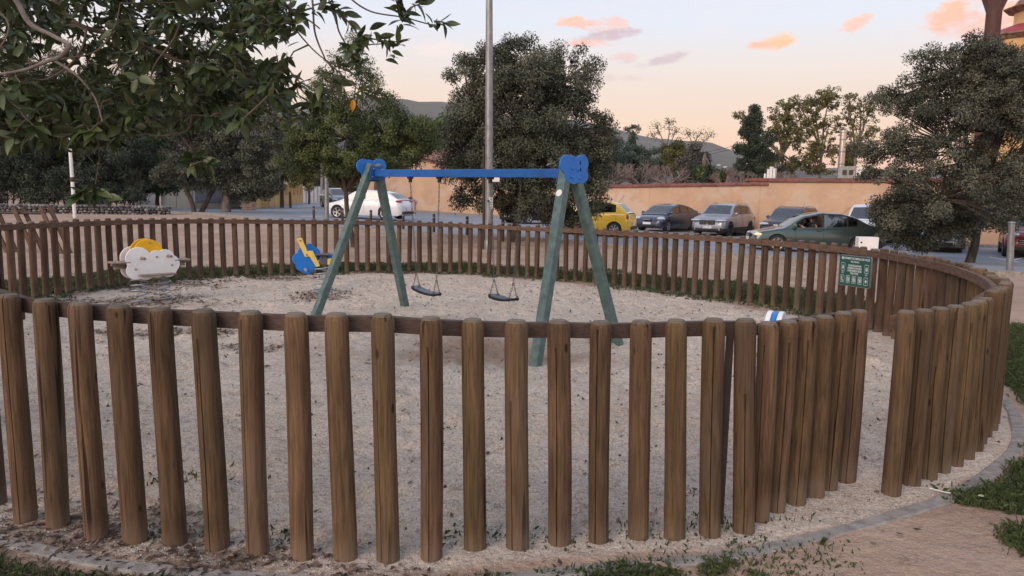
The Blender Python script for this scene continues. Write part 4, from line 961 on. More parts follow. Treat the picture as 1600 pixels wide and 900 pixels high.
def roof(pa, za, pb, zb, depth=5, rise=1.1, rows_=9):
    L = (pb - pa).length; n = int(L / .24)
    for r_ in range(rows_):
        f0, f1 = r_ / rows_, (r_ + 1.12) / rows_
        for k in range(n):
            f = (k + .5) / n; p = pa.lerp(pb, f); z = za + (zb - za) * f
            a = p + nB_ * (depth * f0 - .25) + Vector((0, 0, z + rise * f0 + .10)); b = p + nB_ * (depth * f1 - .25) + Vector((0, 0, z + rise * f1 + .06)); pts = []
            for q, rr_ in ((a, .115), (b, .10)):
                pts.append([q + wdl * (rr_ * math.cos(t)) + Vector((0, 0, rr_ * .8 * math.sin(t) + random.uniform(-.01, .01))) for t in (0, .8, 1.57, 2.35, 3.14)])
            mt_.quadgrid(pts)
    mb = MB(); rows = [[pa - nB_ * .22 + Vector((0, 0, za - .0)), pb - nB_ * .22 + Vector((0, 0, zb))], [pa - nB_ * .22 + Vector((0, 0, za + .09)), pb - nB_ * .22 + Vector((0, 0, zb + .09))], [pa + nB_ * (depth + .3) + Vector((0, 0, za + rise + .09)), pb + nB_ * (depth + .3) + Vector((0, 0, zb + rise + .09))]]
    mb.quadgrid(rows); mb.obj('roof_slab', M['coping'], bl, smooth=False)
roof(gP, zP, gK, zgB); roof(gP + wdir * -.01, zP, gA, zP - 1.4)
mt_.obj('roof_tiles', M['tile'], bl, kind='stuff')
# low block behind the wall, with flue and vents
lb = empty('roof_block', (0, 0, 0), 0, 'low flat roofed block showing red roof edges just above the orange wall', 'building')
q0 = line_at(1162) + nB_ * 3.0; q1 = line_at(1500) + nB_ * 3
zt_ = ztop(276, q0, 1162)
mb = MB(); c = (q0 + q1) / 2 + nB_ * 3; rot_ = Matrix((wdl, nB_, Vector((0, 0, 1)))).transposed(); Ln = (q1 - q0).length
mb.box(c + Vector((0, 0, (zt_ - .25 - 1) / 2)), (Ln, 6, zt_ - .25 + 1), rot_); mb.obj('wall', M['yellowwall'], lb, smooth=False)
mb = MB(); mb.box(c + Vector((0, 0, zt_ - .17)), (Ln + .5, 6.5, .16), rot_); mb.obj('roof', M['coping'], lb, smooth=False)
fl = line_at(1302) + nB_ * 4.5; zf = ztop(201, fl, 1302)
flue = empty('metal_flue', (fl.x, fl.y, zt_ - .1), 0, 'tall shiny stainless steel flue rising above the wall roof', 'chimney')
mb = MB(); mb.lathe([(.17, 0), (.17, zf - zt_ - .12), (.20, zf - zt_ - .1), (.20, zf - zt_), (.17, zf - zt_ + .03)], (0, 0, 0), 18); mb.obj('pipe', flat('stainless', (.5, .48, .45), .25, .95), flue)
for h in (.3, .55, .8):
    mb = MB(); z = (zf - zt_) * h; mb.lathe([(.172, z), (.185, z + .01), (.185, z + .06), (.172, z + .07)], (0, 0, 0), 18); mb.obj('clamp_band', M['galv'], flue)
ac = line_at(1327) + nB_ * 4; u_ = empty('rooftop_unit', (ac.x, ac.y, zt_ - .1), math.atan2(wdl.y, wdl.x), 'grey rooftop air handling box beside the steel flue', 'ventilation unit')
hh = ztop(260, ac, 1327) - zt_ + .1
mb = MB(); mb.box((-.25, 0, hh / 2), (.9, .8, hh)); mb.obj('casing', M['galv'], u_, smooth=False)
mb = MB(); mb.box((-.35, -.405, hh * .5), (.22, .02, hh * .4)); mb.box((-.02, -.405, hh * .5), (.22, .02, hh * .4)); mb.obj('grille', M['steelbar'], u_, smooth=False)
mb = MB(); rows = [[(.21, -.3, .1 * hh), (.21, .3, .1 * hh), (.21, .3, .9 * hh), (.21, -.3, .9 * hh)], [(.7, -.2, .6 * hh), (.7, .2, .6 * hh), (.7, .2, .98 * hh), (.7, -.2, .98 * hh)]]; mb.quadgrid(rows, closev=True); mb.f.append((4, 5, 6, 7)); mb.obj('duct', M['whitepaint'], u_, smooth=False)
vt = line_at(1190) + nB_ * 3.6; v_ = empty('roof_vent', (vt.x, vt.y, zt_ - .1), math.atan2(wdl.y, wdl.x), 'small cluster of white vent stacks on the low roof', 'vent')
for x_, w_, h_ in ((-.14, .13, .55), (.02, .16, .70), (.2, .13, .6), (-.32, .1, .3)):
    mb = MB(); mb.box((x_, 0, h_ / 2), (w_, .3, h_)); mb.obj('vent_stack', M['whitepaint'], v_, smooth=False)

# ------------------------------------------------------------------ brown funnel column and domed building, top right
tp_ = at(1551, 40, 66); tw_ = empty('funnel_column', (tp_.x, tp_.y, 0), 0, 'dark red brown riveted column flaring into a funnel at the top right corner', 'column')
zk = at(1551, 19, 66).z; rr0 = 10.0 / F * 66
M['rust'] = mat('rust_brown_paint', (.085, .040, .034), .7, lo=.75, hi=1.25, scale=2.5, stretch=(2, 2, .3), bump=.3)
mb = MB(); mb.lathe([(rr0 * 1.15, 0), (rr0, 8), (rr0 * 1.02, zk), (rr0 * 1.85, zk + 1.35), (rr0 * 1.9, zk + 1.5), (rr0 * 1.9, zk + 3.8), (rr0 * 1.2, zk + 4.3)], (0, 0, 0), 28); mb.obj('shaft', M['rust'], tw_)
mb = MB()
for x_ in (-.12, .12): mb.tube([(x_ + .15, -rr0 - .12, 2), (x_ + .15, -rr0 - .12, zk)], .02, 5)
for k in range(40): mb.tube([(.03, -rr0 - .12, 3 + k * .4), (.27, -rr0 - .12, 3 + k * .4)], .012, 4)
mb.obj('ladder', M['rust'], tw_)
dm = empty('domed_building', (0, 0, 0), 0, 'yellow building with red curved roof and carved cornices at the top right corner', 'building')
D = 76
cx_ = at(1625, 60, D).x; cy_ = D
M['cornice'] = mat('carved_stone', (.22, .14, .10), .85, lo=.45, hi=1.6, scale=3, bump=.8, bscale=8)
M['redroof'] = mat('red_glazed_roof', (.30, .045, .05), .55, lo=.75, hi=1.2, scale=2, stretch=(1, 1, .3))
M['ochre'] = plaster('ochre_plaster', (.66, .43, .20), (.62, .42, .24), (.34, .2, .12))
z_c1 = at(1600, 62, D).z; z_c2 = at(1600, 14, D).z; Wd = cx_ - at(1536, 60, D).x; Wt = cx_ - at(1581, 20, D).x
def oct_(r_, z): return [(cx_ + r_ * math.cos(R(22.5 + 45 * k)) * 1.0, cy_ + r_ * math.sin(R(22.5 + 45 * k)) * 1.0, z) for k in range(8)]
def octs(name, prof, m_): mb = MB(); mb.quadgrid([oct_(r_, z) for r_, z in prof], closev=True); mb.f.append(tuple(range(8))); e = len(mb.v); mb.f.append(tuple(range(e - 8, e))); return mb.obj(name, m_, dm, smooth=False)
octs('wall', [(Wd * .90, 0), (Wd * .90, z_c1 - .45)], M['ochre'])
octs('cornice', [(Wd * .90, z_c1 - .45), (Wd * .93, z_c1 - .3), (Wd * .96, z_c1 - .05), (Wd * 1.02, z_c1), (Wd * 1.02, z_c1 + .12), (Wd * .97, z_c1 + .2)], M['cornice'])
octs('roof', [(Wd * .96, z_c1 + .2), (Wd * .82, z_c1 + .75), (Wd * .6, z_c1 + 1.25), (Wd * .36, z_c1 + 1.5)], M['redroof'])
octs('turret_wall', [(Wt * .78, z_c1 + 1.0), (Wt * .78, z_c2 - .3)], M['ochre'])
octs('turret_cornice', [(Wt * .78, z_c2 - .3), (Wt * .9, z_c2 - .1), (Wt * 1.1, z_c2 + .1), (Wt * 1.1, z_c2 + .22), (Wt * .85, z_c2 + .3)], M['cornice'])
octs('dome', [(Wt * .85, z_c2 + .3), (Wt * .7, z_c2 + 1.0), (Wt * .45, z_c2 + 1.6), (Wt * .1, z_c2 + 1.9)], M['cornice'])
for k in range(16):
    a = R(22.5 + 22.5 * k); mb = MB(); mb.box((cx_ + Wd * .955 * math.cos(a), cy_ + Wd * .955 * math.sin(a), z_c1 - .22), (.28, .28, .34), Matrix.Rotation(a, 3, 'Z')); mb.obj('bracket', M['cornice'], dm, smooth=False)

# ------------------------------------------------------------------ poles and lamps
p = onz(764, 392, 0); lp = empty('lamp_post', (p.x, p.y, 0), 0, 'tall galvanised lamp post with a small box, running out of the top of the view', 'lamp post')
mb = MB(); lean = Vector((-.012, 0, 1)); L_ = 9.0
mb.tube([Vector((0, 0, 0)), lean * 3, lean * 6, lean * L_], [.125, .115, .10, .08], 20); mb.obj('pole', M['galv'], lp)
mb = MB(); mb.lathe([(.19, 0), (.19, .03), (.14, .035), (.14, .3), (.128, .32)], (0, 0, 0), 16); mb.obj('base_collar', M['galv'], lp)
mb = MB(); mb.tube([(-.012 * 9, 0, 8.9), (.3, -.4, 9.4), (.9, -1.2, 9.5)], .045, 10); mb.obj('arm', M['galv'], lp)
mb = MB(); mb.ball((1.2, -1.6, 9.5), .5, 14, 8, (.7, .5, .16)); mb.obj('lamp_head', M['whitepaint'], lp)
bx = at(773, 277, p.y - .12); mb = MB(); mb.box((bx.x - p.x + .02, -.1, bx.z), (.24, .16, .26)); o = mb.obj('junction_box', M['whitepaint'], lp, smooth=False); bevel(o, .01)
st = at(764, 317, p.y); mb = MB()
for k in range(7):
    a = R(-150 + 20 * k); mb.v += [(.119 * math.cos(a) - .008, .119 * math.sin(a), st.z - .17), (.119 * math.cos(a) - .008, .119 * math.sin(a), st.z + .17)]
for k in range(6): mb.f.append((2 * k, 2 * k + 2, 2 * k + 3, 2 * k + 1))
mb.obj('paper_notice', M['whitepaint'], lp)
mb = MB(); mb.tube([(-.03, -.1275, st.z + .03 + .0), (-.03, -.1275, st.z + .08)], .03, 10); mb.obj('notice_print', M['rubber'], lp)
mb = MB(); mb.tube([(-.16, .05, 0), (-.19, .05, 3.0)], .035, 8); mb.obj('cable_duct', M['steelbar'], lp)
def pole(name, px, py0, py1, w, m_, label, cat, ybase=None, lean_px=0, group=None, cap=None):
    b = ong(px, py0) if ybase is None else Vector((at(px, py0, ybase).x, ybase, at(px, py0, ybase).z))
    if ybase is not None: b.z = gz(b)
    q = at(px + lean_px, py1, b.y); o = empty(name, tuple(b), 0, label, cat, group)
    mb = MB(); mb.tube([(0, 0, 0), ((q.x - b.x) * .5, 0, (q.z - b.z) * .5), (q.x - b.x, 0, q.z - b.z)], [w, w * .95, w * .85], 12); mb.obj('pole', m_, o)
    if cap: cap(o, Vector((q.x - b.x, 0, q.z - b.z)))
    return o, q - b
def cap_arm(o, q):
    mb = MB(); mb.tube([q, q + Vector((.15, 0, .25)), q + Vector((.5, 0, .35))], .04, 8); mb.obj('arm', M['whitepaint'], o); mb = MB(); mb.ball(tuple(q + Vector((.7, 0, .34))), .3, 10, 6, (1, .5, .3)); mb.obj('lamp_head', M['whitepaint'], o)
def cap_band(o, q):
    cap_arm(o, q); mb = MB(); z = q.z * .36; mb.lathe([(.075, z), (.08, z + .01), (.08, z + .16), (.075, z + .17)], (q.x * .36, 0, 0), 12); mb.obj('band', M['steelbar'], o)
pole('lamp_post', 117, 340, 182, .065, M['whitepaint'], 'slim white lamp post in front of the stone gabion on the left', 'lamp post', 28, -11, cap=cap_band)
pole('street_pole', 511, 356, 266, .10, M['galv'], 'short thick grey metal pole at the front of the white car', 'pole', 31, -1)
pole('roadside_post', 1577, 429, 348, .075, M['galv'], 'plain grey metal post at the kerb in front of the red car', 'post', None, 4, cap=lambda o, q: MB().lathe([(.08, 0), (.07, .02), (.02, .03)], tuple(q), 12).obj('pole_cap', M['galv'], o))
def cap_utility(o, q):
    mb = MB(); mb.bar(q + Vector((-.7, 0, -.3)), q + Vector((.7, 0, -.3)), .1, .1); mb.obj('crossarm', M['bark'], o, smooth=False)
    for x_ in (-.6, 0, .6): mb = MB(); mb.lathe([(.04, 0), (.07, .05), (.04, .09), (.05, .16)], (q.x + x_, 0, q.z - .25), 8); mb.obj('insulator', M['whitepaint'], o)
u1, q1_ = pole('utility_pole', 587, 330, 275, .17, mat('pole_wood', (.13, .075, .05), .9, lo=.6, hi=1.3, scale=6, stretch=(3, 3, .3)), 'brown wooden pole standing against the orange wall behind the swing legs', 'utility pole', 51, 1)
u2, q2_ = pole('utility_pole', 503, 318, 108, .13, M['galv'], 'thin tall pole carrying wires above the young tree', 'utility pole', 62, 0, cap=cap_utility)
def wire(px0, py0, d0, px1, py1, d1, sag, label):
    a = at(px0, py0, d0); b = at(px1, py1, d1); mb = MB(); pts = [a.lerp(b, t / 12) - Vector((0, 0, sag * 4 * (t / 12) * (1 - t / 12))) for t in range(13)]; mb.tube(pts, .022, 4)
    tag(mb.obj('overhead_wire', M['rubber']), label, 'wire', 'overhead wires')
wire(300, 176, 58, 503, 114, 62, .5, 'upper overhead wire running left from the tall thin pole'); wire(300, 184, 58, 503, 121, 62, .5, 'lower overhead wire running left from the tall thin pole')
wire(950, 247, 88, 1175, 220, 85, .8, 'upper overhead wire crossing the sky left of the dark conifer'); wire(950, 252, 88, 1175, 224, 85, .8, 'lower overhead wire crossing the sky left of the dark conifer')
for k, (px, py, Y) in enumerate([(490,322,34),(535,325,32.4),(579.5,328,30.4),(630,331,28.9),(678,334,27.6),(730,338,26.3),(786,342,24.6)]):
    q = at(px, py, Y); zb = gz((q.x, q.y)); b = empty('bollard', (q.x, q.y, zb), 0, ['dark bollard farthest left, left of the grey street pole', 'dark bollard beside the front wheel of the white car', 'dark bollard in front of the white car doors', 'dark bollard behind the white car tail', 'dark bollard in front of the plain orange wall', 'dark bollard just left of the tall lamp post', 'dark bollard just right of the tall lamp post'][k], 'bollard', 'dark bollards along the kerb')
    h = q.z - zb; mb = MB(); mb.lathe([(.055, 0), (.055, h - .03), (.05, h - .01), (.02, h)], (0, 0, 0), 14); mb.obj('bollard_post', M['steelbar'], b)
    mb = MB(); mb.lathe([(.057, h - .16), (.057, h - .11)], (0, 0, 0), 14); mb.obj('reflective_band', M['galv'], b)
def cap_globe(o, q):
    mb = MB(); mb.ball(tuple(q + Vector((.1, 0, .1))), .23, 14, 8); mb.obj('globe', M['whitepaint'], o)
pole('lantern', 483, 318, 290, .10, M['steelbar'], 'globe street lantern with white ball beside the side street', 'street lamp', 68, 0, cap=cap_globe)
pole('lantern', 454, 324.5, 300, .09, M['steelbar'], 'dark thin lantern post against the yellow garden fence', 'street lamp', 50, -1)
def cap_orange(o, q):
    mb = MB(); mb.ball(tuple(q), .12, 12, 8); mb.obj('lantern_head', flat('orange_lantern', (.7, .16, .06), .5), o)
pole('warning_lantern', 547, 312, 287, .025, M['steelbar'], 'round orange lantern on a thin post behind the young tree', 'lantern', 42, 0, cap=cap_orange)
# white utility cabinet behind the fence
cb = at(1349, 400, 16.3); c_ = empty('utility_cabinet', (cb.x, cb.y, 0), R(-12), 'white metal cabinet on two legs behind the fence by the rules sign', 'cabinet')
zt2 = at(1349, 370, 16.3).z; mb = MB(); mb.box((0.05, 0, zt2 - .2), (.42, .3, .4)); o = mb.obj('cabinet_box', M['whitepaint'], c_, smooth=False); bevel(o, .012)
for x_ in (-.12, .22): mb = MB(); mb.box((x_, 0, (zt2 - .4) / 2), (.07, .07, zt2 - .4)); mb.obj('leg', M['whitepaint'], c_, smooth=False)
mb = MB(); mb.lathe([(.001, -.16), (.02, -.16), (.02, -.15)], (-.1, 0, zt2 - .12), 10, 'y'); mb.obj('lock', M['steelbar'], c_)
# ------------------------------------------------------------------ gabion, doors, garden walls on the left
gb = empty('gabion_wall', (0, 0, 0), 0, 'low grey wire basket wall of stones on the left beyond the fence', 'wall')
ga = at(-60, 330, 31.0); gbb = at(264, 330, 33.0); ga.z = gbb.z = 0; gdv = (gbb - ga).normalized(); gnv = Vector((-gdv.y, gdv.x, 0)); Lg = (gbb - ga).length
ZG = at(130, 320, 32).z; zb_ = .1
V_, F_ = [], []; ico = bmesh.new(); bmesh.ops.create_icosphere(ico, subdivisions=1, radius=1); iv = np.array([v.co[:] for v in ico.verts]); ifc = np.array([[v.index for v in f.verts] for f in ico.faces]); ico.free()
n = 0; x = 0; stv, stf, tn = [], [], []
for lay in range(8):
    x = random.uniform(-.1, 0)
    while x < Lg:
        w = random.uniform(.10, .24)
        for dd in (0, .35):
            c = ga + gdv * (x + w / 2) + gnv * (dd + random.uniform(-.02, .03)) + Vector((0, 0, -.02 + (lay + .5) * (ZG / 8) + random.uniform(-.015, .015)))
            rot = np.array(Matrix.Rotation(random.uniform(0, 6), 3, Vector((random.random(), random.random(), 1)).normalized())); s3 = np.array([w * .56, .13, ZG / 8 * random.uniform(.5, .66)])
            vv = (iv @ rot.T) * (1 + rng.uniform(-.12, .12, (len(iv), 1))) * s3
            M3 = np.array([gdv[:], gnv[:], (0, 0, 1)]); vv = vv @ M3 + np.array(c[:]); stv.append(vv); stf.append(ifc + n); n += len(iv); tn += [random.random()] * len(iv)
            if lay not in (7,) and dd == 0 and random.random() < .0: break
            if lay != 7: break
        x += w
me = npmesh('stones', np.concatenate(stv), np.concatenate(stf), leaf_mat('gabion_stone', (.06, .057, .057), (.15, .143, .14), (.30, .285, .27), .9, 0), False, {'tone': tn}); link('stones', me, None, gb, kind='stuff')
mb = MB(); mb.box((ga + gbb) / 2 + gnv * .35 + Vector((0, 0, ZG / 2 - .08)), (Lg - .1, .5, ZG - .16), Matrix((gdv, gnv, Vector((0, 0, 1)))).transposed()); mb.obj('gap_shade_core', flat('painted_gap_shade', (.03, .03, .03), 1), gb, smooth=False)  # near-black filler box, painted shade for the gaps between the stones
mb = MB(); k = 0.0
while k <= Lg: mb.tube([ga + gdv * k - gnv * .13 + Vector((0, 0, 0)), ga + gdv * k - gnv * .13 + Vector((0, 0, ZG + .02))], .006, 3); k += .5
for z in (.1, ZG * .5, ZG): mb.tube([ga - gnv * .13 + Vector((0, 0, z)), gbb - gnv * .13 + Vector((0, 0, z))], .007, 3)
mb.obj('wire_mesh', M['galv'], gb)
# rustic leaning rack at far left
rk = at(30, 352, 17.5); rk = empty('wooden_rack', (rk.x, rk.y, 0), 0, 'low wooden rack of crossed leaning slats beyond the fence at the far left edge', 'rack')
for k in range(-3, 2):
    x0 = k * .66 - .12
    for dx, y_ in ((0, 0), (.12, .16)):
        mb = MB(); a = Vector((x0 + dx + .30, y_, .0)); b = Vector((x0 + dx, y_, 1.13)); a2 = Vector((x0 + dx + .45, y_, 0)); mb.bar(a2, b, .09, .05, roll=(1, 0, 0)); mb.obj('slat', M['rail'], rk, smooth=False)
mb = MB(); mb.tube([(-2.2, .08, .98), (.6, .08, .98)], .03, 8); mb.obj('bar', M['steelbar'], rk)
def facade(name, px0, px1, pyt, Y, m_, label, cat, parts=(), h=None):
    a = at(px0, pyt, Y); b = at(px1, pyt, Y); zb = gz(a) - .1; o = empty(name, (a.x, Y, zb), 0, label, cat); W_ = b.x - a.x; H_ = a.z - zb
    mb = MB(); mb.box((W_ / 2, .1, H_ / 2), (W_, .2, H_)); mb.obj('panel', m_, o, smooth=False)
    for nm, x0, x1, z0, z1, y, mm in parts:
        mb = MB(); mb.box(((x0 + x1) / 2 * W_, y, (z0 + z1) / 2 * H_), ((x1 - x0) * W_, .05, (z1 - z0) * H_)); mb.obj(nm, mm, o, smooth=False)
    return o
lg = mat('pale_green_doors', (.40, .42, .38), .6, lo=.9, hi=1.06, scale=2); bgm = mat('blue_grey_gate', (.16, .18, .21), .6, lo=.85, hi=1.1, scale=3); dk = mat('dark_gate', (.05, .055, .055), .7, lo=.8, hi=1.2)
lw = mat('white_grey_wall', (.42, .43, .46), .8, lo=.85, hi=1.08, scale=1.5)
facade('garden_wall', 210, 244, 276, 44, lw, 'pale grey wall panel behind the green bush right of the hedge', 'wall', [('wall_cap', 0, 1, .98, 1.02, .05, M['concrete'])])
facade('double_door', 250, 300, 278, 44.4, lg, 'pale green double doors behind the two thin leaning trunks', 'door', [('door_leaf', .02, .49, .03, .96, -.03, lg), ('door_leaf', .505, .98, .03, .96, -.03, lg), ('handle', .44, .46, .45, .65, -.08, M['steelbar']), ('handle', .53, .55, .45, .65, -.08, M['steelbar'])])
facade('metal_gate', 303, 344, 284, 44.2, bgm, 'blue grey metal gate between the tree trunks', 'gate', [('gate_leaf', .03, .48, .3, .97, -.03, bgm), ('gate_leaf', .52, .97, .3, .97, -.03, bgm), ('plinth', -.01, 1.01, 0, .28, -.05, M['paving'])])
facade('slatted_gate', 346, 377, 300, 43.8, dk, 'dark slatted gate beside the stone pillar', 'gate', [('slat', .02, .98, k * .2 + .03, k * .2 + .2, -.03, dk) for k in range(5)])
sp_ = at(388, 312, 42.8); o = empty('stone_pillar', (sp_.x, 42.8, gz(sp_) - .1), 0, 'squat pillar of pale stone blocks at the end of the garden gates', 'pillar')
zz = 0; H_ = sp_.z - o.location.z
stonem = mat('pillar_stone', (.36, .26, .20), .9, lo=.65, hi=1.25, scale=6, rnd=.2, bump=.5)
for k in range(5):
    for j in range(2):
        mb = MB(); w = .36; mb.box((-.185 + .37 * j + (.04 if k % 2 else -.04), 0, (k + .5) * H_ / 5), (w, .5, H_ / 5 - .02)); o2 = mb.obj('stone', stonem, o, smooth=False); bevel(o2, .015)
# yellow garden wall with railing along the side street
fa = at(395, 325, 46); fb = at(471, 318, 74); fa.z = fb.z = 0; yw = empty('garden_wall', tuple(fa), 0, 'yellow plinth wall with pillars and brown railings along the side street', 'wall')
dv = fb - fa; dvn = dv.normalized(); nv_ = Vector((-dvn.y, dvn.x, 0)); zA = gz(fa); rotY = Matrix((dvn, nv_, Vector((0, 0, 1)))).transposed()
mb = MB(); mb.box(dv / 2 + Vector((0, 0, zA + .35)), (dv.length, .25, .95), rotY); mb.obj('plinth', M['yellowwall'], yw, smooth=False)
zr_ = 1.85
for k in range(11):
    p = dv * (k / 10); mb = MB(); mb.box(p + Vector((0, 0, zA + .5 + .45)), (.35, .32, 1.9), rotY); mb.obj('pillar', M['yellowwall'], yw, smooth=False)
    if k < 10:
        mb = MB(); 
        for j in range(1, 9): c = dv * ((k + j / 9) / 10); mb.box(c + Vector((0, 0, zA + 1.25)), (.16, .05, .95), rotY)
        mb.box(dv * ((k + .5) / 10) + Vector((0, 0, zA + 1.7)), (dv.length / 10, .06, .08), rotY); mb.obj('railing', mat('brown_railing', (.25, .14, .07), .7) if k == 0 else bpy.data.materials['brown_railing'], yw, smooth=False)
facade('grey_panel_fence', 472, 502, 291, 80, lw, 'pale grey panel fence across the end of the side street', 'fence', [('panel_joint', k * .2 - .01, k * .2 + .01, 0, 1, -.03, bgm) for k in range(1, 5)])
gcz = at(532, 303, 56); o = empty('green_container', (gcz.x, 56, gz(gcz)), 0, 'small bright green waste container beyond the white car', 'container')
gm = flat('green_plastic', (.02, .30, .06), .5); hz_ = gcz.z - gz(gcz); mb = MB(); mb.quadgrid([[(-.3, -.3, z0) , (.3, -.3, z0), (.3, .3, z0), (-.3, .3, z0)] for z0 in (.0,)] + [[(-.42, -.4, hz_ - .12), (.42, -.4, hz_ - .12), (.42, .4, hz_ - .12), (-.42, .4, hz_ - .12)]], closev=True); mb.obj('bin_body', gm, o, smooth=False)
mb = MB(); mb.box((0, 0, hz_ - .06), (.92, .88, .1)); mb.obj('lid', gm, o, smooth=False)

# ------------------------------------------------------------------ vegetation
def leafcloud(name, C, D, Nn, L, W, fold, tone, mt, parent, kind='stuff'):
    D = D / np.linalg.norm(D, axis=1)[:, None]; Wv = np.cross(D, Nn); Wv /= (np.linalg.norm(Wv, axis=1)[:, None] + 1e-9); Nn = np.cross(Wv, D)
    L = L[:, None]; W = W[:, None]
    Vv = np.stack([C - D * L / 2, C + Wv * W / 2 + Nn * fold * W, C + D * L / 2 - Nn * .12 * L, C - Wv * W / 2 + Nn * fold * W], 1).reshape(-1, 3)
    me = npmesh(name, Vv, np.arange(len(C) * 4).reshape(-1, 4), mt, False, {'tone': np.repeat(np.clip(tone, 0, 1), 4)})
    return link(name, me, None, parent, kind=kind)
def unit(n):
    v = rng.normal(size=(n, 3)); return v / np.linalg.norm(v, axis=1)[:, None]
def lobes3(lobes, D, depth=1.0):
    o = []
    for lb_ in lobes:
        px, py, rx, ry = lb_[:4]; dy = lb_[4] if len(lb_) > 4 else 0; Y = D + dy; c = at(px, py, Y)
        o.append((np.array(c), np.array([rx * Y / F, max(rx, ry) * Y / F * depth, ry * Y / F])))
    return o
def ncl_seed(lobes): return int(sum(l[0] * 3 + l[1] * 7 for l in lobes)) % 9973
def crown(parent, lobes, D, n, L, mt, rc=.32, depth=.85, aspect=.55, shell=.5, droop=0.0, cl_per_m3=None, ncl=None, fold=.12, base=None, limbs=6, twig=.012, barkm=None, trunk_r=.14, trunk_top=None, spread=.5, twigs=True, trunk_mid=None, toneb=0):
    global rng
    rng = np.random.default_rng(n + ncl_seed(lobes)); Ls = lobes3(lobes, D, depth); vol = np.array([r[0] * r[1] * r[2] for c, r in Ls]) ** (2 / 3); P = vol / vol.sum()
    ncl = ncl or 160; which = rng.choice(len(Ls), ncl, p=P); cc = np.zeros((ncl, 3)); outd = np.zeros((ncl, 3))
    u = unit(ncl); rad = (shell + (1 - shell) * rng.random(ncl) ** .6)
    for i in range(ncl):
        c, r = Ls[which[i]]; cc[i] = c + u[i] * r * rad[i]; outd[i] = u[i]
    ctone = rng.random(ncl); crr = rc * rng.uniform(.6, 1.35, ncl)
    w = crr ** 2; k = rng.choice(ncl, n, p=w / w.sum()); d = unit(n); rr = rng.random(n) ** .45
    C = cc[k] + d * (crr[k] * rr)[:, None] * np.array([1, 1, .75]); C[:, 2] -= droop * rng.random(n) ** 2
    nn = d * .6 + outd[k] * .4 + np.array([0, 0, .55]) + rng.normal(0, .45, (n, 3)); dd = rng.normal(0, 1, (n, 3)) + d * .8 - np.array([0, 0, .4 + droop])
    leafcloud('foliage', C, dd, nn / np.linalg.norm(nn, axis=1)[:, None], L * rng.uniform(.6, 1.3, n), L * aspect * rng.uniform(.7, 1.2, n), fold, ctone[k] * .8 + rng.random(n) * .2 + toneb, mt, parent)
    barkm = barkm or M['bark']
    if base is None: return
    base = Vector(base); zb = gz(base); base.z = zb - .1
    top = Vector(trunk_top) if trunk_top else Vector((base.x, base.y, zb + 2))
    mid = Vector(trunk_mid) if trunk_mid else base.lerp(top, .5) + Vector((random.uniform(-.08, .08), 0, 0))
    tp = crom([base, base.lerp(mid, .3) + Vector((.02, 0, 0)), mid, top], n=5); nr = len(tp); rs = [trunk_r * (1.35 if i == 0 else 1.12 if i == 1 else 1 - .35 * i / nr) for i in range(nr)]
    mb = MB(); mb.tube(tp, rs, 14); mb.obj('trunk', barkm, parent)
    order = np.argsort([-v for v in vol])[:limbs]; ends = []
    for j in order:
        c, r = Ls[j]; e = Vector(c) - Vector((0, 0, r[2] * .1)); m1 = top.lerp(e, .5) + Vector((random.uniform(-.2, .2), random.uniform(-.2, .2), random.uniform(0, .3)))
        pts = crom([top - Vector((0, 0, .15)), m1, e], n=6); mb = MB(); mb.tube(pts, [trunk_r * .62 * (1 - .8 * i / len(pts)) + .012 for i in range(len(pts))], 8); mb.obj('limb', barkm, parent); ends += pts[4:]
    if twigs:
        mb = MB(); E = np.array([tuple(p) for p in ends])
        for i in range(0, ncl):
            q = cc[i]; a = Vector(E[np.argmin(((E - q) ** 2).sum(1))]); b = Vector(q); m1 = a.lerp(b, .55) + Vector((random.uniform(-.1, .1), 0, random.uniform(-.05, .15)))
            mb.tube([a, m1, b], [twig * 1.8, twig * 1.2, twig * .5], 4, cap=False)
        mb.obj('branches', barkm, parent, kind='stuff')
LM = {
 'oak': leaf_mat('holm_oak_leaf', (.029, .036, .022), (.078, .088, .056), (.18, .19, .13), .5, .12),
 'oakw': leaf_mat('grey_oak_leaf', (.034, .039, .025), (.084, .091, .062), (.18, .182, .13), .55, .12),
 'green': leaf_mat('young_tree_leaf', (.028, .045, .016), (.07, .10, .034), (.17, .20, .07), .5, .2),
 'bright': leaf_mat('bright_bush_leaf', (.015, .040, .010), (.038, .085, .018), (.08, .15, .035), .5, .2),
 'ylg': leaf_mat('yellow_green_leaf', (.06, .07, .02), (.13, .14, .04), (.24, .23, .07), .6, .25),
 'pine': leaf_mat('pine_leaf', (.03, .075, .02), (.06, .14, .035), (.11, .21, .06), .7, .15),
 'dark': leaf_mat('conifer_leaf', (.014, .026, .016), (.03, .05, .03), (.07, .09, .05), .6, .1),
 'cedar': leaf_mat('blue_cedar_leaf', (.035, .06, .045), (.07, .11, .08), (.14, .18, .14), .6, .1),
 'plane': leaf_mat('plane_leaf', (.07, .075, .025), (.15, .145, .05), (.26, .24, .09), .6, .35),
 'olean': leaf_mat('oleander_leaf', (.012, .022, .012), (.032, .048, .028), (.10, .13, .085), .5, .12),
 'olive': leaf_mat('olive_leaf', (.05, .055, .035), (.10, .105, .07), (.20, .20, .14), .6, .2),
 'greyd': leaf_mat('grey_drooping_leaf', (.05, .055, .05), (.10, .105, .09), (.17, .17, .14), .6, .2),
 'brown': leaf_mat('purple_brown_leaf', (.05, .035, .03), (.10, .07, .055), (.17, .12, .09), .7, .2),
}
def T(name, label, px, py, D=None):
    b = ong(px, py) if D is None else Vector((at(px, py, D).x, D, 0)); b.z = gz(b)
    o = empty(name, (0, 0, 0), 0, label, 'tree'); return o, b
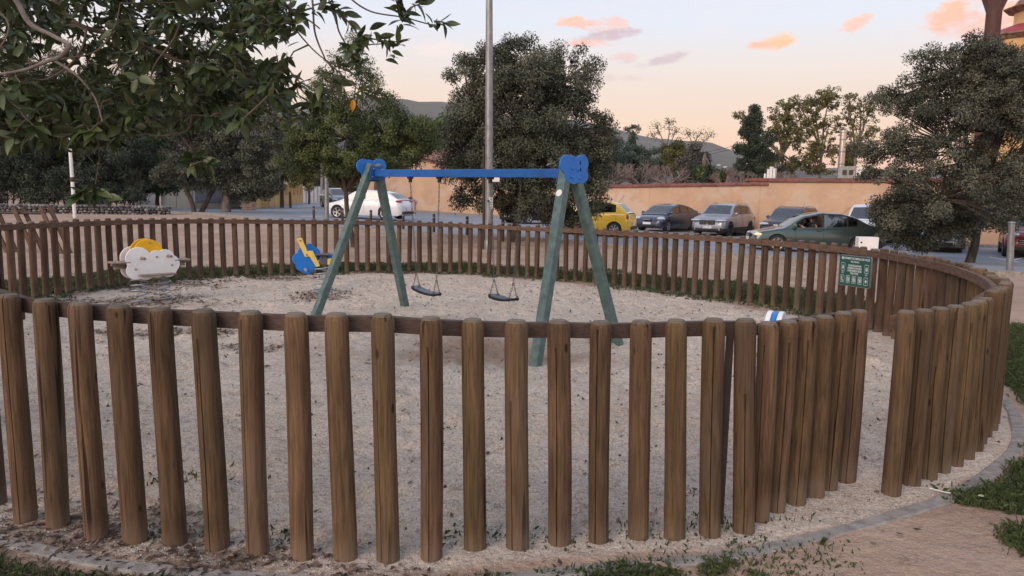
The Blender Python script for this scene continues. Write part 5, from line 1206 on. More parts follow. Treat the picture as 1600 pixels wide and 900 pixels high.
t, b = T('holm_oak', 'big round dark holm oak in the middle, hanging low behind the tall lamp post', 803, 378)
crown(t, [(800,72,26,22),(830,105,58,45),(765,125,45,45),(885,120,48,50),(742,190,44,60),(733,125,34,38),(762,88,24,22),(815,185,85,75,-.6),(818,140,60,55,-.4),(895,195,48,65),(722,235,34,58),(715,190,22,36),(775,255,60,55,-.5),(850,255,75,60,-.9),(912,255,34,55),(730,292,26,32),(762,312,26,22),(800,318,44,30,-.3),(850,312,40,30,-.5),(892,322,34,38,-.3),(928,285,24,46),(942,225,18,50)], b.y, 150000, .085, LM['oak'], rc=.36, ncl=560, base=b, trunk_r=.15, trunk_top=tuple(at(812, 325, b.y)), limbs=9, droop=.12, shell=.45)
t, b = T('holm_oak', 'large spreading grey green holm oak on the right in front of the parked cars', 1513, 411)
crown(t, [(1492,112,62,44),(1440,165,52,50),(1448,92,26,24),(1405,150,30,30),(1545,108,56,38),(1600,118,56,46),(1560,150,60,45),(1625,165,70,85),(1400,235,48,45),(1480,215,88,75,-.6),(1575,235,90,80,-.5),(1372,268,34,26),(1385,152,26,14),(1345,230,22,12),(1402,335,44,36),(1440,352,52,36),(1482,348,46,34),(1522,342,36,28),(1572,328,52,30),(1582,300,46,44,-3.1),(1580,338,34,18,-3.1),(1555,98,52,36,-1.0),(1520,85,40,26),(1600,140,54,44,-1.2),(1530,160,50,44,-1.2),(1412,350,46,34,-.3),(1470,305,80,50,-.9),(1555,290,70,45,-.6),(1640,290,60,50),(1380,335,26,38),(1500,345,38,26),(1700,220,60,90),(1355,265,20,16),(1432,378,36,12)], b.y, 205000, .080, LM['oakw'], rc=.31, ncl=980, base=b, trunk_r=.165, trunk_top=tuple(at(1528, 340, b.y)), limbs=10, shell=.35)
t, b = T('young_tree', 'slim young green tree with a sparse top just left of the swing frame', 553, 386)
crown(t, [(480,215,42,36),(540,212,58,42,-.3),(600,205,50,36),(645,215,38,30),(560,252,66,22,-.3),(612,250,44,20),(468,250,32,22),(510,266,36,18)], b.y, 60000, .062, LM['green'], rc=.24, ncl=300, base=b, trunk_r=.085, trunk_top=tuple(at(540, 290, b.y)), trunk_mid=tuple(at(543, 335, b.y)), limbs=7, shell=.6)
crown(t, [(540,85,26,28),(508,128,30,24),(572,120,28,30),(535,165,44,24),(590,160,30,22),(560,60,12,12),(495,155,18,26)], b.y, 13000, .062, LM['green'], rc=.22, ncl=150, base=None, shell=.2)
mb = MB()
for px, py in [(545,70),(525,100),(508,118),(570,105),(588,150),(540,150),(560,62),(497,140),(515,165),(580,175),(600,170)]:
    a = at(545, 225, b.y); e = at(px, py - 8, b.y + random.uniform(-.5, .5)); mb.tube([a, a.lerp(e, .5) + Vector((random.uniform(-.15, .15), 0, .1)), e], [.022, .014, .005], 5, cap=False)
mb.obj('branches', M['bark'], t, kind='stuff')
t, b = T('holm_oak', 'small grey green oak on a thin trunk behind the gabion wall end', 304, 340, 37)
crown(t, [(292,228,42,50),(268,272,28,20),(300,284,28,14),(300,190,34,26)], b.y, 26000, .10, LM['oakw'], rc=.35, ncl=150, base=b, trunk_r=.14, trunk_top=tuple(at(293, 300, b.y)), limbs=4)
t, b = T('holm_oak', 'dark oak whose thin trunk leans to the right, second of the left group', 312, 340, 37.6)
crown(t, [(340,235,36,46),(325,282,24,14),(350,280,22,18)], b.y, 20000, .10, LM['oak'], rc=.35, ncl=120, base=b, trunk_r=.15, trunk_top=tuple(at(332, 296, b.y)), limbs=3)
t, b = T('holm_oak', 'tall dark oak on a thick grey trunk beside the stone pillar', 352, 341, 38)
crown(t, [(392,190,50,55),(372,255,46,42,-.5),(402,278,42,30),(420,232,28,48),(362,140,50,50),(400,130,34,30),(385,300,30,18)], b.y, 52000, .11, LM['oak'], rc=.38, ncl=280, base=b, trunk_r=.28, barkm=M['greybark'], trunk_top=tuple(at(357, 292, b.y)), limbs=6)
t, b = T('green_bush_tree', 'bright green bushy tree in front of the pale wall panel', 247, 330, 41)
crown(t, [(236,245,32,36),(228,278,26,22),(252,290,28,13),(245,225,22,18)], b.y, 26000, .11, LM['bright'], rc=.36, ncl=150, base=b, trunk_r=.14, trunk_top=tuple(at(247, 300, b.y)), limbs=3)
t, b = T('cypress_hedge_tree', 'yellow green upright shrub tree between the dark oak and the young tree', 440, 322, 50)
crown(t, [(440,215,20,40),(432,255,22,36),(462,262,22,26),(455,225,16,30),(415,290,26,16),(478,280,18,16)], b.y, 26000, .13, LM['ylg'], rc=.42, ncl=150, base=b, trunk_r=.15, trunk_top=tuple(at(440, 280, b.y)), limbs=3)
h_ = empty('oleander_hedge', (0, 0, 0), 0, 'tall dark oleander hedge behind the gabion wall on the left', 'hedge')
hl = [(x, 262 + random.uniform(-6, 8), 30, 58, random.uniform(-.5, .8)) for x in range(-60, 215, 22)] + [(x, 235 + random.uniform(-12, 8), 26, 34, .8) for x in range(-50, 225, 26)] + [(205, 290, 22, 32, .5)]
crown(h_, hl, 38, 90000, .22, LM['olean'], rc=.5, ncl=620, aspect=.2, shell=.5, depth=.8)
mb = MB()
for x in range(-60, 225, 9):
    a = at(x, 328, 38); e = at(x + random.uniform(-14, 14), 225, 38.5); mb.tube([a, a.lerp(e, .5) + Vector((random.uniform(-.3, .3), 0, 0)), e], [.04, .03, .01], 5, cap=False)
mb.obj('stems', M['bark'], h_, kind='stuff')
for (nm, lab, px, D, lobes, mt_k, n) in [
  ('olive_tree', 'pale grey green tree rising behind the hedge at the far left', 50, 58, [(20,150,60,55),(90,150,55,50),(60,90,60,45),(40,200,70,30)], 'olive', 44000),
  ('olive_tree', 'pale grey green tree behind the hedge, right of the slim white lamp post', 180, 60, [(150,175,45,40),(210,170,45,42),(180,120,48,38),(230,120,40,35),(200,205,50,26)], 'olive', 40000),
  ('leafy_tree', 'broad grey green tree standing behind the left oak group', 310, 56, [(285,150,55,45),(330,110,50,40),(260,190,40,30)], 'oakw', 26000)]:
    t, b = T(nm, lab, px, 320, D); crown(t, lobes, D, n, .15, LM[mt_k], rc=.55, ncl=220, base=b, trunk_r=.25, trunk_top=tuple(at(px, 235, D)), limbs=3)
t, b = T('street_tree', 'small brown leaved street tree leaning over the side street', 495, 314, 84)
crown(t, [(490,272,24,20),(505,262,16,14),(478,280,14,12)], b.y, 9000, .2, LM['brown'], rc=.6, ncl=70, base=b, trunk_r=.16, trunk_top=tuple(at(489, 284, b.y)), limbs=3)
t, b = T('street_tree', 'leafy green tree closing the far end of the side street', 540, 308, 100)
crown(t, [(525,288,26,20),(560,285,26,24),(545,262,34,18),(515,262,20,20)], b.y, 22000, .25, LM['green'], rc=.8, ncl=140, base=b, trunk_r=.25, trunk_top=tuple(at(541, 296, b.y)), limbs=3)
wd = empty('pine_wood', (0, 0, 0), 0, 'bright green pine covered slope behind the tiled roof', 'wood', kind='stuff')
crown(wd, [(x, y, 26, 22, d_) for x, y, d_ in [(610,232,0),(640,222,4),(668,216,8),(695,214,10),(725,222,6),(650,245,-8),(690,242,-8),(740,245,-4),(590,250,0),(770,250,0),(630,205,20),(700,203,20)]], 140, 42000, .55, LM['pine'], rc=1.6, ncl=300, shell=.3)
def conifer(name, label, px, py_base, py_top, D, half, mt_, n, L=.14, tilt=.25, lean=0, kindc='tree'):
    b = Vector((at(px, py_base, D).x, D, 0)); b.z = gz(b); q = at(px, py_top, D); o = empty(name, (0, 0, 0), 0, label, kindc); H = q.z - b.z; Wd = half * D / F
    mb = MB(); mb.tube([b, b.lerp(q, .5), q], [.2, .12, .02], 8); mb.obj('trunk', M['bark'], o)
    C, Dd, Nn, tn_ = [], [], [], []; nb = 90; mb = MB()
    for i in range(nb):
        f = (i + .5) / nb; z = b.z + H * (.12 + .86 * f); a = i * 2.4; w_ = Wd * (1 - f) ** .75 * random.uniform(.65, 1.12) + .12
        e = Vector((b.x + math.cos(a) * w_, b.y + math.sin(a) * w_, z - tilt * w_)); s0 = Vector((b.x, b.y, z)); mb.tube([s0, s0.lerp(e, .5) + Vector((0, 0, .06 * w_)), e], [.03, .02, .006], 4, cap=False)
        m_ = int(n / nb * (w_ / Wd + .25)); tt = rng.random(m_) ** .7; p = np.array(s0)[None] * (1 - tt[:, None]) + np.array(e)[None] * tt[:, None] + rng.normal(0, 1, (m_, 3)) * np.array([.13, .13, .05]) * (w_ * .5 + .25); p[:, 2] -= .04
        C.append(p); dd = np.array([math.cos(a), math.sin(a), -.3])[None] + rng.normal(0, .5, (m_, 3)); Dd.append(dd); nn = np.array([0, 0, 1.])[None] + rng.normal(0, .4, (m_, 3)); Nn.append(nn / np.linalg.norm(nn, axis=1)[:, None]); tn_.append(np.full(m_, random.random()) * .5 + rng.random(m_) * .5)
    mb.obj('branches', M['bark'], o, kind='stuff'); C = np.concatenate(C); k = len(C)
    leafcloud('foliage', C, np.concatenate(Dd), np.concatenate(Nn), L * rng.uniform(.7, 1.4, k), L * .45 * np.ones(k), .1, np.concatenate(tn_), mt_, o)
t, b = T('conifer_tree', 'dark pointed conifer standing behind the wall left of the plane trees', 1178, 300, 60)
crown(t, [(1178,163,5,9),(1176,178,11,12),(1180,194,17,12),(1172,208,20,11),(1186,220,20,12),(1170,232,22,11),(1188,243,26,12),(1172,256,28,12),(1192,266,30,11),(1162,270,24,9),(1180,280,34,10)], b.y, 34000, .15, LM['dark'], rc=.42, ncl=230, base=b, trunk_r=.2, trunk_top=tuple(at(1178, 180, b.y)), limbs=6, shell=.3)
t, b = T('cedar_tree', 'blue green cedar with a drooping tip behind the orange wall', 990, 300, 74)
crown(t, [(990,196,9,3),(981,201,4,6),(1000,202,5,6),(989,212,4,10),(985,230,26,8),(1005,236,22,8),(978,244,30,9),(1000,252,34,10),(985,264,36,10),(1000,275,34,9)], b.y, 20000, .19, LM['cedar'], rc=.42, ncl=200, base=b, trunk_r=.16, trunk_top=tuple(at(989, 204, b.y)), limbs=5, shell=.3, droop=.2)
t, b = T('cedar_tree', 'blue green cedar half hidden by the right edge of the middle oak', 948, 300, 70)
crown(t, [(946,205,12,12),(952,222,20,12),(944,238,26,14),(958,252,26,12),(948,268,34,12)], b.y, 17000, .19, LM['cedar'], rc=.45, ncl=140, base=b, trunk_r=.16, trunk_top=tuple(at(948, 230, b.y)), limbs=4, shell=.3, droop=.2)
conifer('small_conifer', 'little dark pointed conifer above the wall beside the bare branches', 1106, 290, 255, 64, 14, LM['dark'], 6000, .14)
def airy(name, label, px, D, top, lobes, mt_k, n, L, rc=.5, ncl=120, tr=.16, bark=None, fork=None, tw=.02):
    b = Vector((at(px, 300, D).x, D, 0)); b.z = gz(b); t = empty(name, (0, 0, 0), 0, label, 'tree')
    crown(t, lobes, D, n, L, LM[mt_k], rc=rc, ncl=ncl, shell=.15, base=b, trunk_r=tr, trunk_top=tuple(at(px + random.uniform(-2, 2), fork or 240, D)), limbs=min(9, len(lobes)), barkm=bark or M['greybark'], twig=tw)
airy('plane_tree', 'yellowing plane tree directly right of the dark conifer', 1222, 66, 150, [(1212,185,20,22),(1235,180,20,22),(1225,215,28,24),(1245,215,16,24),(1160,185,12,16),(1165,205,10,14),(1210,250,30,22),(1240,255,20,18),(1228,165,16,10)], 'plane', 5600, .25, rc=.36, ncl=210)
airy('plane_tree', 'tall yellowing plane tree just left of the steel flue', 1282, 66, 150, [(1250,165,18,20),(1275,165,20,22),(1295,155,18,18),(1265,200,26,24),(1295,195,24,26),(1270,235,26,22),(1300,235,18,22),(1255,255,26,18),(1285,262,22,14),(1300,145,14,10)], 'plane', 6200, .25, rc=.36, ncl=240)
airy('plane_tree', 'thin leafed plane tree between the steel flue and the right hand oak', 1338, 66, 150, [(1325,165,20,20),(1345,175,22,20),(1330,205,22,20),(1360,170,14,14),(1355,205,18,22),(1322,235,14,16)], 'plane', 2300, .24, rc=.34, ncl=130)
airy('palm_tree', 'small shaggy brownish palm behind the rooftop box', 1327, 80, 230, [(1327,240,9,10),(1328,252,8,10)], 'ylg', 2500, .35, rc=.5, ncl=30)
airy('autumn_tree', 'yellow green leafy tree behind the wall right of the cedar', 1058, 80, 200, [(1045,240,18,20),(1068,235,20,20),(1055,262,30,18),(1080,258,14,16),(1035,262,12,14)], 'ylg', 15000, .22, ncl=150)
airy('sparse_tree', 'almost leafless tree reaching above the yellow green one', 1040, 86, 185, [(1028,200,12,10),(1045,192,14,9),(1055,205,12,10),(1020,212,10,8)], 'plane', 420, .2, ncl=60, tr=.12, fork=232, tw=.018)
airy('sparse_tree', 'almost leafless wide tree left of the overhead wires', 1082, 88, 185, [(1075,208,14,9),(1095,208,16,10),(1110,212,12,8),(1090,222,20,8)], 'plane', 420, .2, ncl=60, tr=.12, fork=240, tw=.018)
airy('weeping_tree', 'grey drooping tree in front of the hazy hill', 1088, 70, 220, [(1085,238,10,14),(1080,262,20,20),(1095,252,12,18),(1070,275,22,12)], 'greyd', 12000, .2, ncl=110)
airy('broadleaf_tree', 'dark green tree mass low behind the wall', 1100, 66, 250, [(1100,272,16,14),(1120,276,16,10),], 'green', 9000, .2, ncl=90)
def bare(name, label, px, D, spread, top, seed):
    rr_ = random.Random(seed); b = Vector((at(px, 300, D).x, D, 0)); b.z = gz(b); o = empty(name, (0, 0, 0), 0, label, 'tree'); z0 = at(px, 288, D).z
    mb = MB(); mb.tube([b, Vector((b.x, b.y, z0))], [.22, .16], 8); mb.obj('trunk', M['greybark'], o); mb = MB()
    def grow(p, d, L_, r_, lv):
        q = p + d * L_; m1 = p.lerp(q, .5) + Vector((rr_.uniform(-.1, .1), rr_.uniform(-.1, .1), rr_.uniform(-.03, .08))) * L_ * .5; mb.tube([p, m1, q], [r_, r_ * .85, r_ * .6], 5 if lv < 2 else 3, cap=False)
        if lv < 4:
            for _ in range(3 if lv < 3 else 2):
                nd = (d + Vector((rr_.uniform(-.9, .9), rr_.uniform(-.9, .9), rr_.uniform(-.25, .75)))).normalized(); grow(q, nd, L_ * rr_.uniform(.55, .8), r_ * .6, lv + 1)
    s_ = spread * D / F
    for k in range(7):
        a = k * .9 + rr_.random(); grow(Vector((b.x, b.y, z0 - .1)), Vector((math.cos(a), math.sin(a) * .6, rr_.uniform(.25, .9))).normalized(), s_ * .48, .085, 0)
    mb.obj('branches', M['pollard'], o, kind='stuff')
M['pollard'] = mat('bare_branch_bark', (.20, .155, .145), .9, lo=.6, hi=1.35, scale=5)
for i, (px, D, s_) in enumerate([(962, 50, 34), (1000, 52, 34), (1040, 51, 32), (1132, 50, 24), (1165, 49, 20), (1225, 52, 20)]):
    bare('pollarded_tree', ['bare pollarded tree nearest the middle oak behind the wall', 'bare pollarded tree below the drooping cedar', 'bare pollarded tree below the yellow green tree', 'bare pollarded tree in front of the hazy hillside', 'bare pollarded tree just left of the dark conifer foot', 'bare pollarded twigs behind the white vents'][i], px, D, s_, 0, i + 3)

# ------------------------------------------------------------------ foreground broadleaf tree, upper left
def fleaf(seed, n=6):
    rr_ = random.Random(seed); L = 1.0; Wm = rr_.uniform(.18, .225); cur = rr_.uniform(-.25, .35); v, f = [], []
    for i in range(n + 1):
        t = i / n; w = Wm * (math.sin(math.pi * min(1, t * 1.02) ** .85) ** .85) if 0 < t < 1 else .004; z = -cur * t * t; x = t
        for s_ in (-1, 0, 1): v.append((x, s_ * w, z + (abs(s_) * w * .32) + .012 * math.sin(t * 9 + seed) * s_))
    for i in range(n):
        for s_ in range(2): a = i * 3 + s_; f.append((a, a + 3, a + 4, a + 1))
    return v, f
def flm(name, c1, c2, back):
    mt = bpy.data.materials.new(name); mt.use_nodes = True; nt = mt.node_tree; L = nt.links; bs = nt.nodes['Principled BSDF']
    a = N(nt, 'ShaderNodeAttribute'); a.attribute_name = 'tone'; oi = N(nt, 'ShaderNodeObjectInfo'); ad = N(nt, 'ShaderNodeMath', operation='ADD'); L.new(a.outputs['Fac'], ad.inputs[0]); L.new(oi.outputs['Random'], ad.inputs[1])
    fr = N(nt, 'ShaderNodeMath', operation='FRACT'); L.new(ad.outputs[0], fr.inputs[0])
    mx = N(nt, 'ShaderNodeMix', data_type='RGBA'); L.new(fr.outputs[0], mx.inputs[0]); mx.inputs[6].default_value = (*c1, 1); mx.inputs[7].default_value = (*c2, 1)
    ge = N(nt, 'ShaderNodeNewGeometry'); m2 = N(nt, 'ShaderNodeMix', data_type='RGBA'); L.new(ge.outputs['Backfacing'], m2.inputs[0]); L.new(mx.outputs[2], m2.inputs[6]); m2.inputs[7].default_value = (*back, 1)
    L.new(m2.outputs[2], bs.inputs['Base Color']); bs.inputs['Roughness'].default_value = .38; bs.inputs['Specular IOR Level'].default_value = .45
    tr = N(nt, 'ShaderNodeBsdfTranslucent'); L.new(mx.outputs[2], tr.inputs[0]); ms = N(nt, 'ShaderNodeMixShader'); ms.inputs[0].default_value = .22
    L.new(bs.outputs[0], ms.inputs[1]); L.new(tr.outputs[0], ms.inputs[2]); L.new(ms.outputs[0], nt.nodes['Material Output'].inputs[0]); return mt
M['fleaf'] = flm('laurel_leaf', (.022, .038, .012), (.082, .115, .036), (.07, .084, .045))
M['fleafy'] = flat('yellow_autumn_leaf', (.55, .26, .02), .5)
ft_ = empty('broadleaf_tree', (0, 0, 0), 0, 'glossy leaved tree whose branches hang into the upper left of the view', 'tree')
trunk_c = Vector((-4.6, 3.4, 0)); ttop = Vector((-4.3, 3.7, 2.9))
mb = MB(); mb.tube(crom([trunk_c, Vector((-4.55, 3.45, 1.2)), Vector((-4.4, 3.6, 2.2)), ttop], n=5), [.19, .17, .16, .15, .15, .14, .14, .14, .14, .13, .13, .13, .12, .12, .11, .11], 14); mb.obj('trunk', M['greybark'], ft_)
limbs_px = [
 ([(-60,-70,3.6),(15,-12,3.35),(45,35,3.3),(75,52,3.28),(110,70,3.25)], 7.5, True),
 ([(110,70,3.25),(95,88,3.25),(70,97,3.28),(35,110,3.3),(-30,120,3.4)], 6, False),
 ([(-80,-140,4.4),(50,-45,4.2),(90,8,4.1),(130,42,4.05),(200,58,4.0),(265,90,4.0),(335,108,4.0),(395,120,4.0)], 7, True),
 ([(135,45,3.6),(128,75,3.6),(105,105,3.6),(65,125,3.6),(25,113,3.5)], 3, False),
 ([(40,100,3.5),(100,92,3.5),(150,80,3.5),(178,45,3.5),(188,5,3.5)], 2.5, False),
 ([(85,95,3.4),(120,118,3.4),(148,152,3.4),(160,190,3.4)], 3.6, False),
 ([(285,25,3.5),(272,60,3.5),(240,105,3.5),(232,150,3.5)], 3, False),
 ([(330,30,3.9),(345,48,3.9),(368,80,3.9),(388,130,3.9),(415,170,3.9),(445,188,3.9),(472,188,3.9)], 3, False),
 ([(300,-60,4.0),(380,-20,3.9),(440,8,3.8),(480,30,3.8),(500,45,3.8)], 3, False),
 ([(430,-60,3.7),(452,-10,3.6),(457,35,3.6),(482,70,3.6),(512,96,3.6),(545,112,3.6)], 2.4, False),
 ([(480,-50,3.7),(488,0,3.6),(492,50,3.6),(505,85,3.6),(515,100,3.6),(560,140,3.6)], 2.8, False),
 ([(510,-30,3.7),(524,20,3.7),(530,50,3.7),(548,75,3.7),(575,70,3.7),(610,68,3.7)], 2.5, False),
 ([(520,-40,3.7),(545,-5,3.7),(580,18,3.7),(630,27,3.7),(672,38,3.7),(690,38,3.7)], 2.4, False),
 ([(600,-50,3.7),(612,-20,3.7),(622,0,3.7)], 2.4, False), ([(640,-40,3.7),(655,-12,3.7),(660,5,3.7)], 2, False),
 ([(160,160,3.5),(152,200,3.5),(155,245,3.5),(148,295,3.5)], 2, False),
 ([(300,180,3.6),(290,205,3.6),(250,212,3.6),(225,208,3.6)], 2.2, False), ([(285,215,3.6),(300,235,3.6),(315,255,3.6)], 2, False),
 ([(-60,-20,3.2),(10,30,3.1),(0,75,3.0),(-30,100,3.0)], 2.5, False),
 ([(500,-60,4.6),(300,-90,4.8),(100,-110,4.9),(-80,-140,5.0)], 6, True)]
LS = []
for pts, w, big in limbs_px:
    P = crom([at(*p) for p in pts], n=6); d0 = pts[0][2]; rad = w / 2 * d0 / F
    mb = MB(); mb.tube(P, [rad * (1.25 - .65 * i / len(P)) for i in range(len(P))], 8); mb.obj('limb', M['greybark'] if w > 3.2 and pts[0][2] < 3.9 else M['twig'], ft_); LS += P
for a_ in (0, 2, 19, 18):
    e = at(*limbs_px[a_][0][-1 if a_ == 19 else 0]); mb = MB(); mb.tube(crom([ttop, ttop.lerp(e, .5) + Vector((0, 0, .15)), e], n=5), .035, 8); mb.obj('limb', M['greybark'], ft_)
mb = MB(); mb.tube(crom([at(500,-60,4.6), at(540,-60,4.2), at(520,-40,3.7)], n=4), .012, 6); mb.tube(crom([at(500,-60,4.6), at(450,-70,4.2), at(430,-60,3.7)], n=4), .012, 6); mb.tube(crom([at(500,-60,4.6), at(600,-65,4.1), at(640,-40,3.7)], n=4), .010, 6); mb.tube(crom([at(300,-90,4.8), at(310,-70,4.3), at(300,-60,4.0)], n=4), .012, 6); mb.obj('limb', M['twig'], ft_)
LSA = np.array([tuple(p) for p in LS])
ros = [(p, q, 3.6, 1.0) for p, q in [(513,4),(536,20),(550,42),(633,20),(618,0),(657,6),(680,33),(695,36),(571,60),(600,66),(622,66),(544,74),(538,104),(532,128),(567,140),(585,146),(505,150),(493,163),(443,36),(423,40),(451,120),(458,144),(423,101),(425,132),(478,160),(560,95),(470,184),(470,20),(470,130)]]
ros += [(p, q, 3.4, 1.15) for p, q in [(317,252),(300,258),(330,262),(128,302),(148,298),(160,305),(223,162),(205,165),(196,128),(215,122),(276,19),(255,30),(300,12),(236,150),(438,151),(427,42),(408,52),(125,185),(57,200),(90,180),(30,170),(100,215),(395,20),(365,40),(375,190),(350,60),(150,125),(20,215),(5,150),(140,205)]]
for _ in range(620):
    x = rng.uniform(-60, 455); y = rng.uniform(-60, 195)
    if y > 120 and 150 < x < 260 and random.random() < .75: continue
    if x > 400 and (y > 60 and y < 95): continue
    if 40 < x < 130 and 55 < y < 130 and random.random() < .6: continue
    if x > 330 and y > 165: continue
    ros.append((x, y, rng.uniform(3.5, 5.2), 1.0))
for _ in range(160): ros.append((rng.uniform(-60, 200), rng.uniform(120, 225), rng.uniform(3.8, 5.2), 1.0))
for _ in range(130): ros.append((rng.uniform(-60, 190), rng.uniform(150, 232), rng.uniform(3.7, 5.0), 1.0))
for _ in range(50): ros.append((rng.uniform(190, 330), rng.uniform(130, 205), rng.uniform(3.7, 5.0), .95))
for _ in range(70): ros.append((rng.uniform(230, 450), rng.uniform(120, 190), rng.uniform(3.6, 5.0), 1.0))
variants = [fleaf(k) for k in range(6)]
vmeshes = []
for v, f in variants:
    me = bpy.data.meshes.new('leaf'); me.from_pydata(v, [], f); me.materials.append(M['fleaf']); me.shade_smooth(); a = me.attributes.new('tone', 'FLOAT', 'POINT'); vmeshes.append(me)
single = 0; cand = []; tw_mb = MB()
rc3 = [(at(px, py, D), sc_) for (px, py, D, sc_) in ros]
rc3.sort(key=lambda t: float(((LSA - np.array(t[0])) ** 2).sum(1).min()))
for (c, sc_) in rc3:
    D = c.y; j = np.argmin(((LSA - np.array(c)) ** 2).sum(1)); a = Vector(LSA[j]); d0 = (c - a); Ld = d0.length; LSA = np.vstack([LSA, np.array(c)[None], np.array(a.lerp(c, .5))[None]])
    ax = (d0.normalized() * .5 + Vector((random.uniform(-.3, .7), random.uniform(-.6, .2), random.uniform(-.35, .45)))).normalized()
    st_ = a
    tw_mb.tube([st_, st_.lerp(c, .5) + Vector((random.uniform(-.06, .06), random.uniform(-.06, .06), random.uniform(-.02, .07))) * min(1, Ld * 2) , c, c + ax * .02], [.0045, .0035, .003, .002], 4, cap=False)
    x_ = ax.orthogonal().normalized(); y_ = ax.cross(x_); nl = random.randint(6, 11)
    for k in range(nl):
        an = k * 2.4 + random.uniform(-.3, .3); el = random.uniform(.35, 1.15) + (.25 if k > 5 else 0); d = (ax * math.cos(el) + (x_ * math.cos(an) + y_ * math.sin(an)) * math.sin(el)); d = (d + Vector((0, 0, -.18))).normalized()
        L_ = random.uniform(.055, .095) * sc_; pos = c - ax * (.012 * k * .9); up = (ax * .7 + Vector((0, 0, .6)) + Vector((random.gauss(0, .35), random.gauss(0, .35), random.gauss(0, .35)))); s_ = d.cross(up)
        if s_.length < .05: continue
        s_.normalize(); n_v = s_.cross(d); n_v = -n_v if n_v.z < -.5 else n_v
        cand.append((L_ / D, pos, d, n_v, L_))
tw_mb.obj('twigs', M['twig'], ft_, kind='stuff')
def onscreen(p):
    v = np.array(p) - np.array([0, 0, EYE]); dd = v @ fwv; return -5 < 800 + F * (v @ RV) / dd < 1605 and -5 < 450 - F * (v @ UV) / dd < 900
cand.sort(key=lambda t: -t[0]); vis_ = [c for c in cand if onscreen(c[1])]; big_ = vis_[:285]; rest = vis_[285:] + [c for c in cand if not onscreen(c[1])]
def leafM(c): _, pos, d, nv, L_ = c; s_ = nv.cross(d).normalized(); return Matrix((d * L_, s_ * L_, nv * L_)).transposed().to_4x4(), pos
for i, c in enumerate(big_):
    Mx, pos = leafM(c); o = bpy.data.objects.new('leaf', vmeshes[i % 6]); col.objects.link(o); o.parent = ft_; o.matrix_local = Matrix.Translation(pos) @ Mx
VV, FF, TT = [], [], []; nb = 0
for i, c in enumerate(rest):
    v, f = variants[i % 6]; Mx, pos = leafM(c); m3 = np.array(Mx.to_3x3()); VV.append(np.array(v) @ m3.T + np.array(pos)); FF.append(np.array(f) + nb); nb += len(v); TT += [random.random()] * len(v)
me = npmesh('foliage', np.concatenate(VV), np.concatenate(FF), M['fleaf'], True, {'tone': TT}); link('foliage', me, None, ft_, kind='stuff')
v, f = variants[2]; me = bpy.data.meshes.new('yellow_leaf'); me.from_pydata(v, [], f); me.materials.append(M['fleafy']); o = bpy.data.objects.new('leaf', me); col.objects.link(o); o.parent = ft_
Mx, pos = leafM((0, at(552, 155, 3.6), Vector((-.1, 0, -1)).normalized(), Vector((.3, -1, .1)).normalized(), .06)); o.matrix_local = Matrix.Translation(pos) @ Mx; o['label'] = 'single orange yellow leaf'
# a few fallen leaves one can pick out
for px, py, L_, colr, lab in [(1527,782,.07,(.42,.42,.25),'pale green fallen leaf lying on the lawn edge at lower right'),(1400,836,.035,(.05,.04,.04),'small dark fallen leaf on the bare soil outside the kerb'),(697,842,.03,(.03,.05,.02),'dark curled leaf at the foot of the middle near posts'),(262,800,.045,(.30,.19,.10),'tan fallen leaf between the left near posts'),(1120,800,.03,(.06,.05,.05),'dark crumpled leaf left of the hinge bar')]:
    p = onz(px, py, 0); p.z = float(terrain(np.array([p.x]), np.array([p.y]))[0]) + (.03 if px > 1500 else .012); me = bpy.data.meshes.new('fallen_leaf'); vv = [(x, y * 1.5, z) for x, y, z in variants[1][0]]; me.from_pydata(vv, [], variants[1][1]); me.materials.append(flat('fallen_leaf_%d' % px, colr, .7)); me.shade_smooth()
    o = bpy.data.objects.new('fallen_leaf', me); col.objects.link(o); o.location = p; o.scale = (L_,) * 3; o.rotation_euler = (0, 0, random.uniform(-.4, .6)); tag(o, lab, 'leaf')
a = onz(1452, 768, 0); b = onz(1485, 776, 0); mb = MB(); mb.tube([a + Vector((0, 0, .02)), a.lerp(b, .6) + Vector((0, 0, .018)), b + Vector((0, 0, .02))], .003, 6); tag(mb.obj('drinking_straw', M['whitepaint']), 'thin white straw lying on the sand by the right hand posts', 'straw')
for px, py, L_, an in [(60, 822, .16, .5), (120, 812, .12, .2), (1030, 888, .17, -.35), (480, 872, .1, .1), (350, 832, .1, .1)]:
    p = onz(px, py, 0); p.z += .015; mb = MB(); d = Vector((math.cos(an), math.sin(an), 0)); n_v = Vector((-d.y, d.x, 0)); mb.tube([p - d * L_ / 2, p + n_v * .012, p + d * L_ / 2], [.006, .011, .004], 7)
    tag(mb.obj('fallen_stick', M['plank']), {60: 'longest pale stick among the wood chips at the bottom left', 120: 'pale bark chip right of the longest stick at the bottom left', 1030: 'curved dry stick lying across the edging at the bottom', 480: 'small stick at the foot of the seventh near post', 350: 'small pale chip of wood behind the edging'}[px], 'stick')

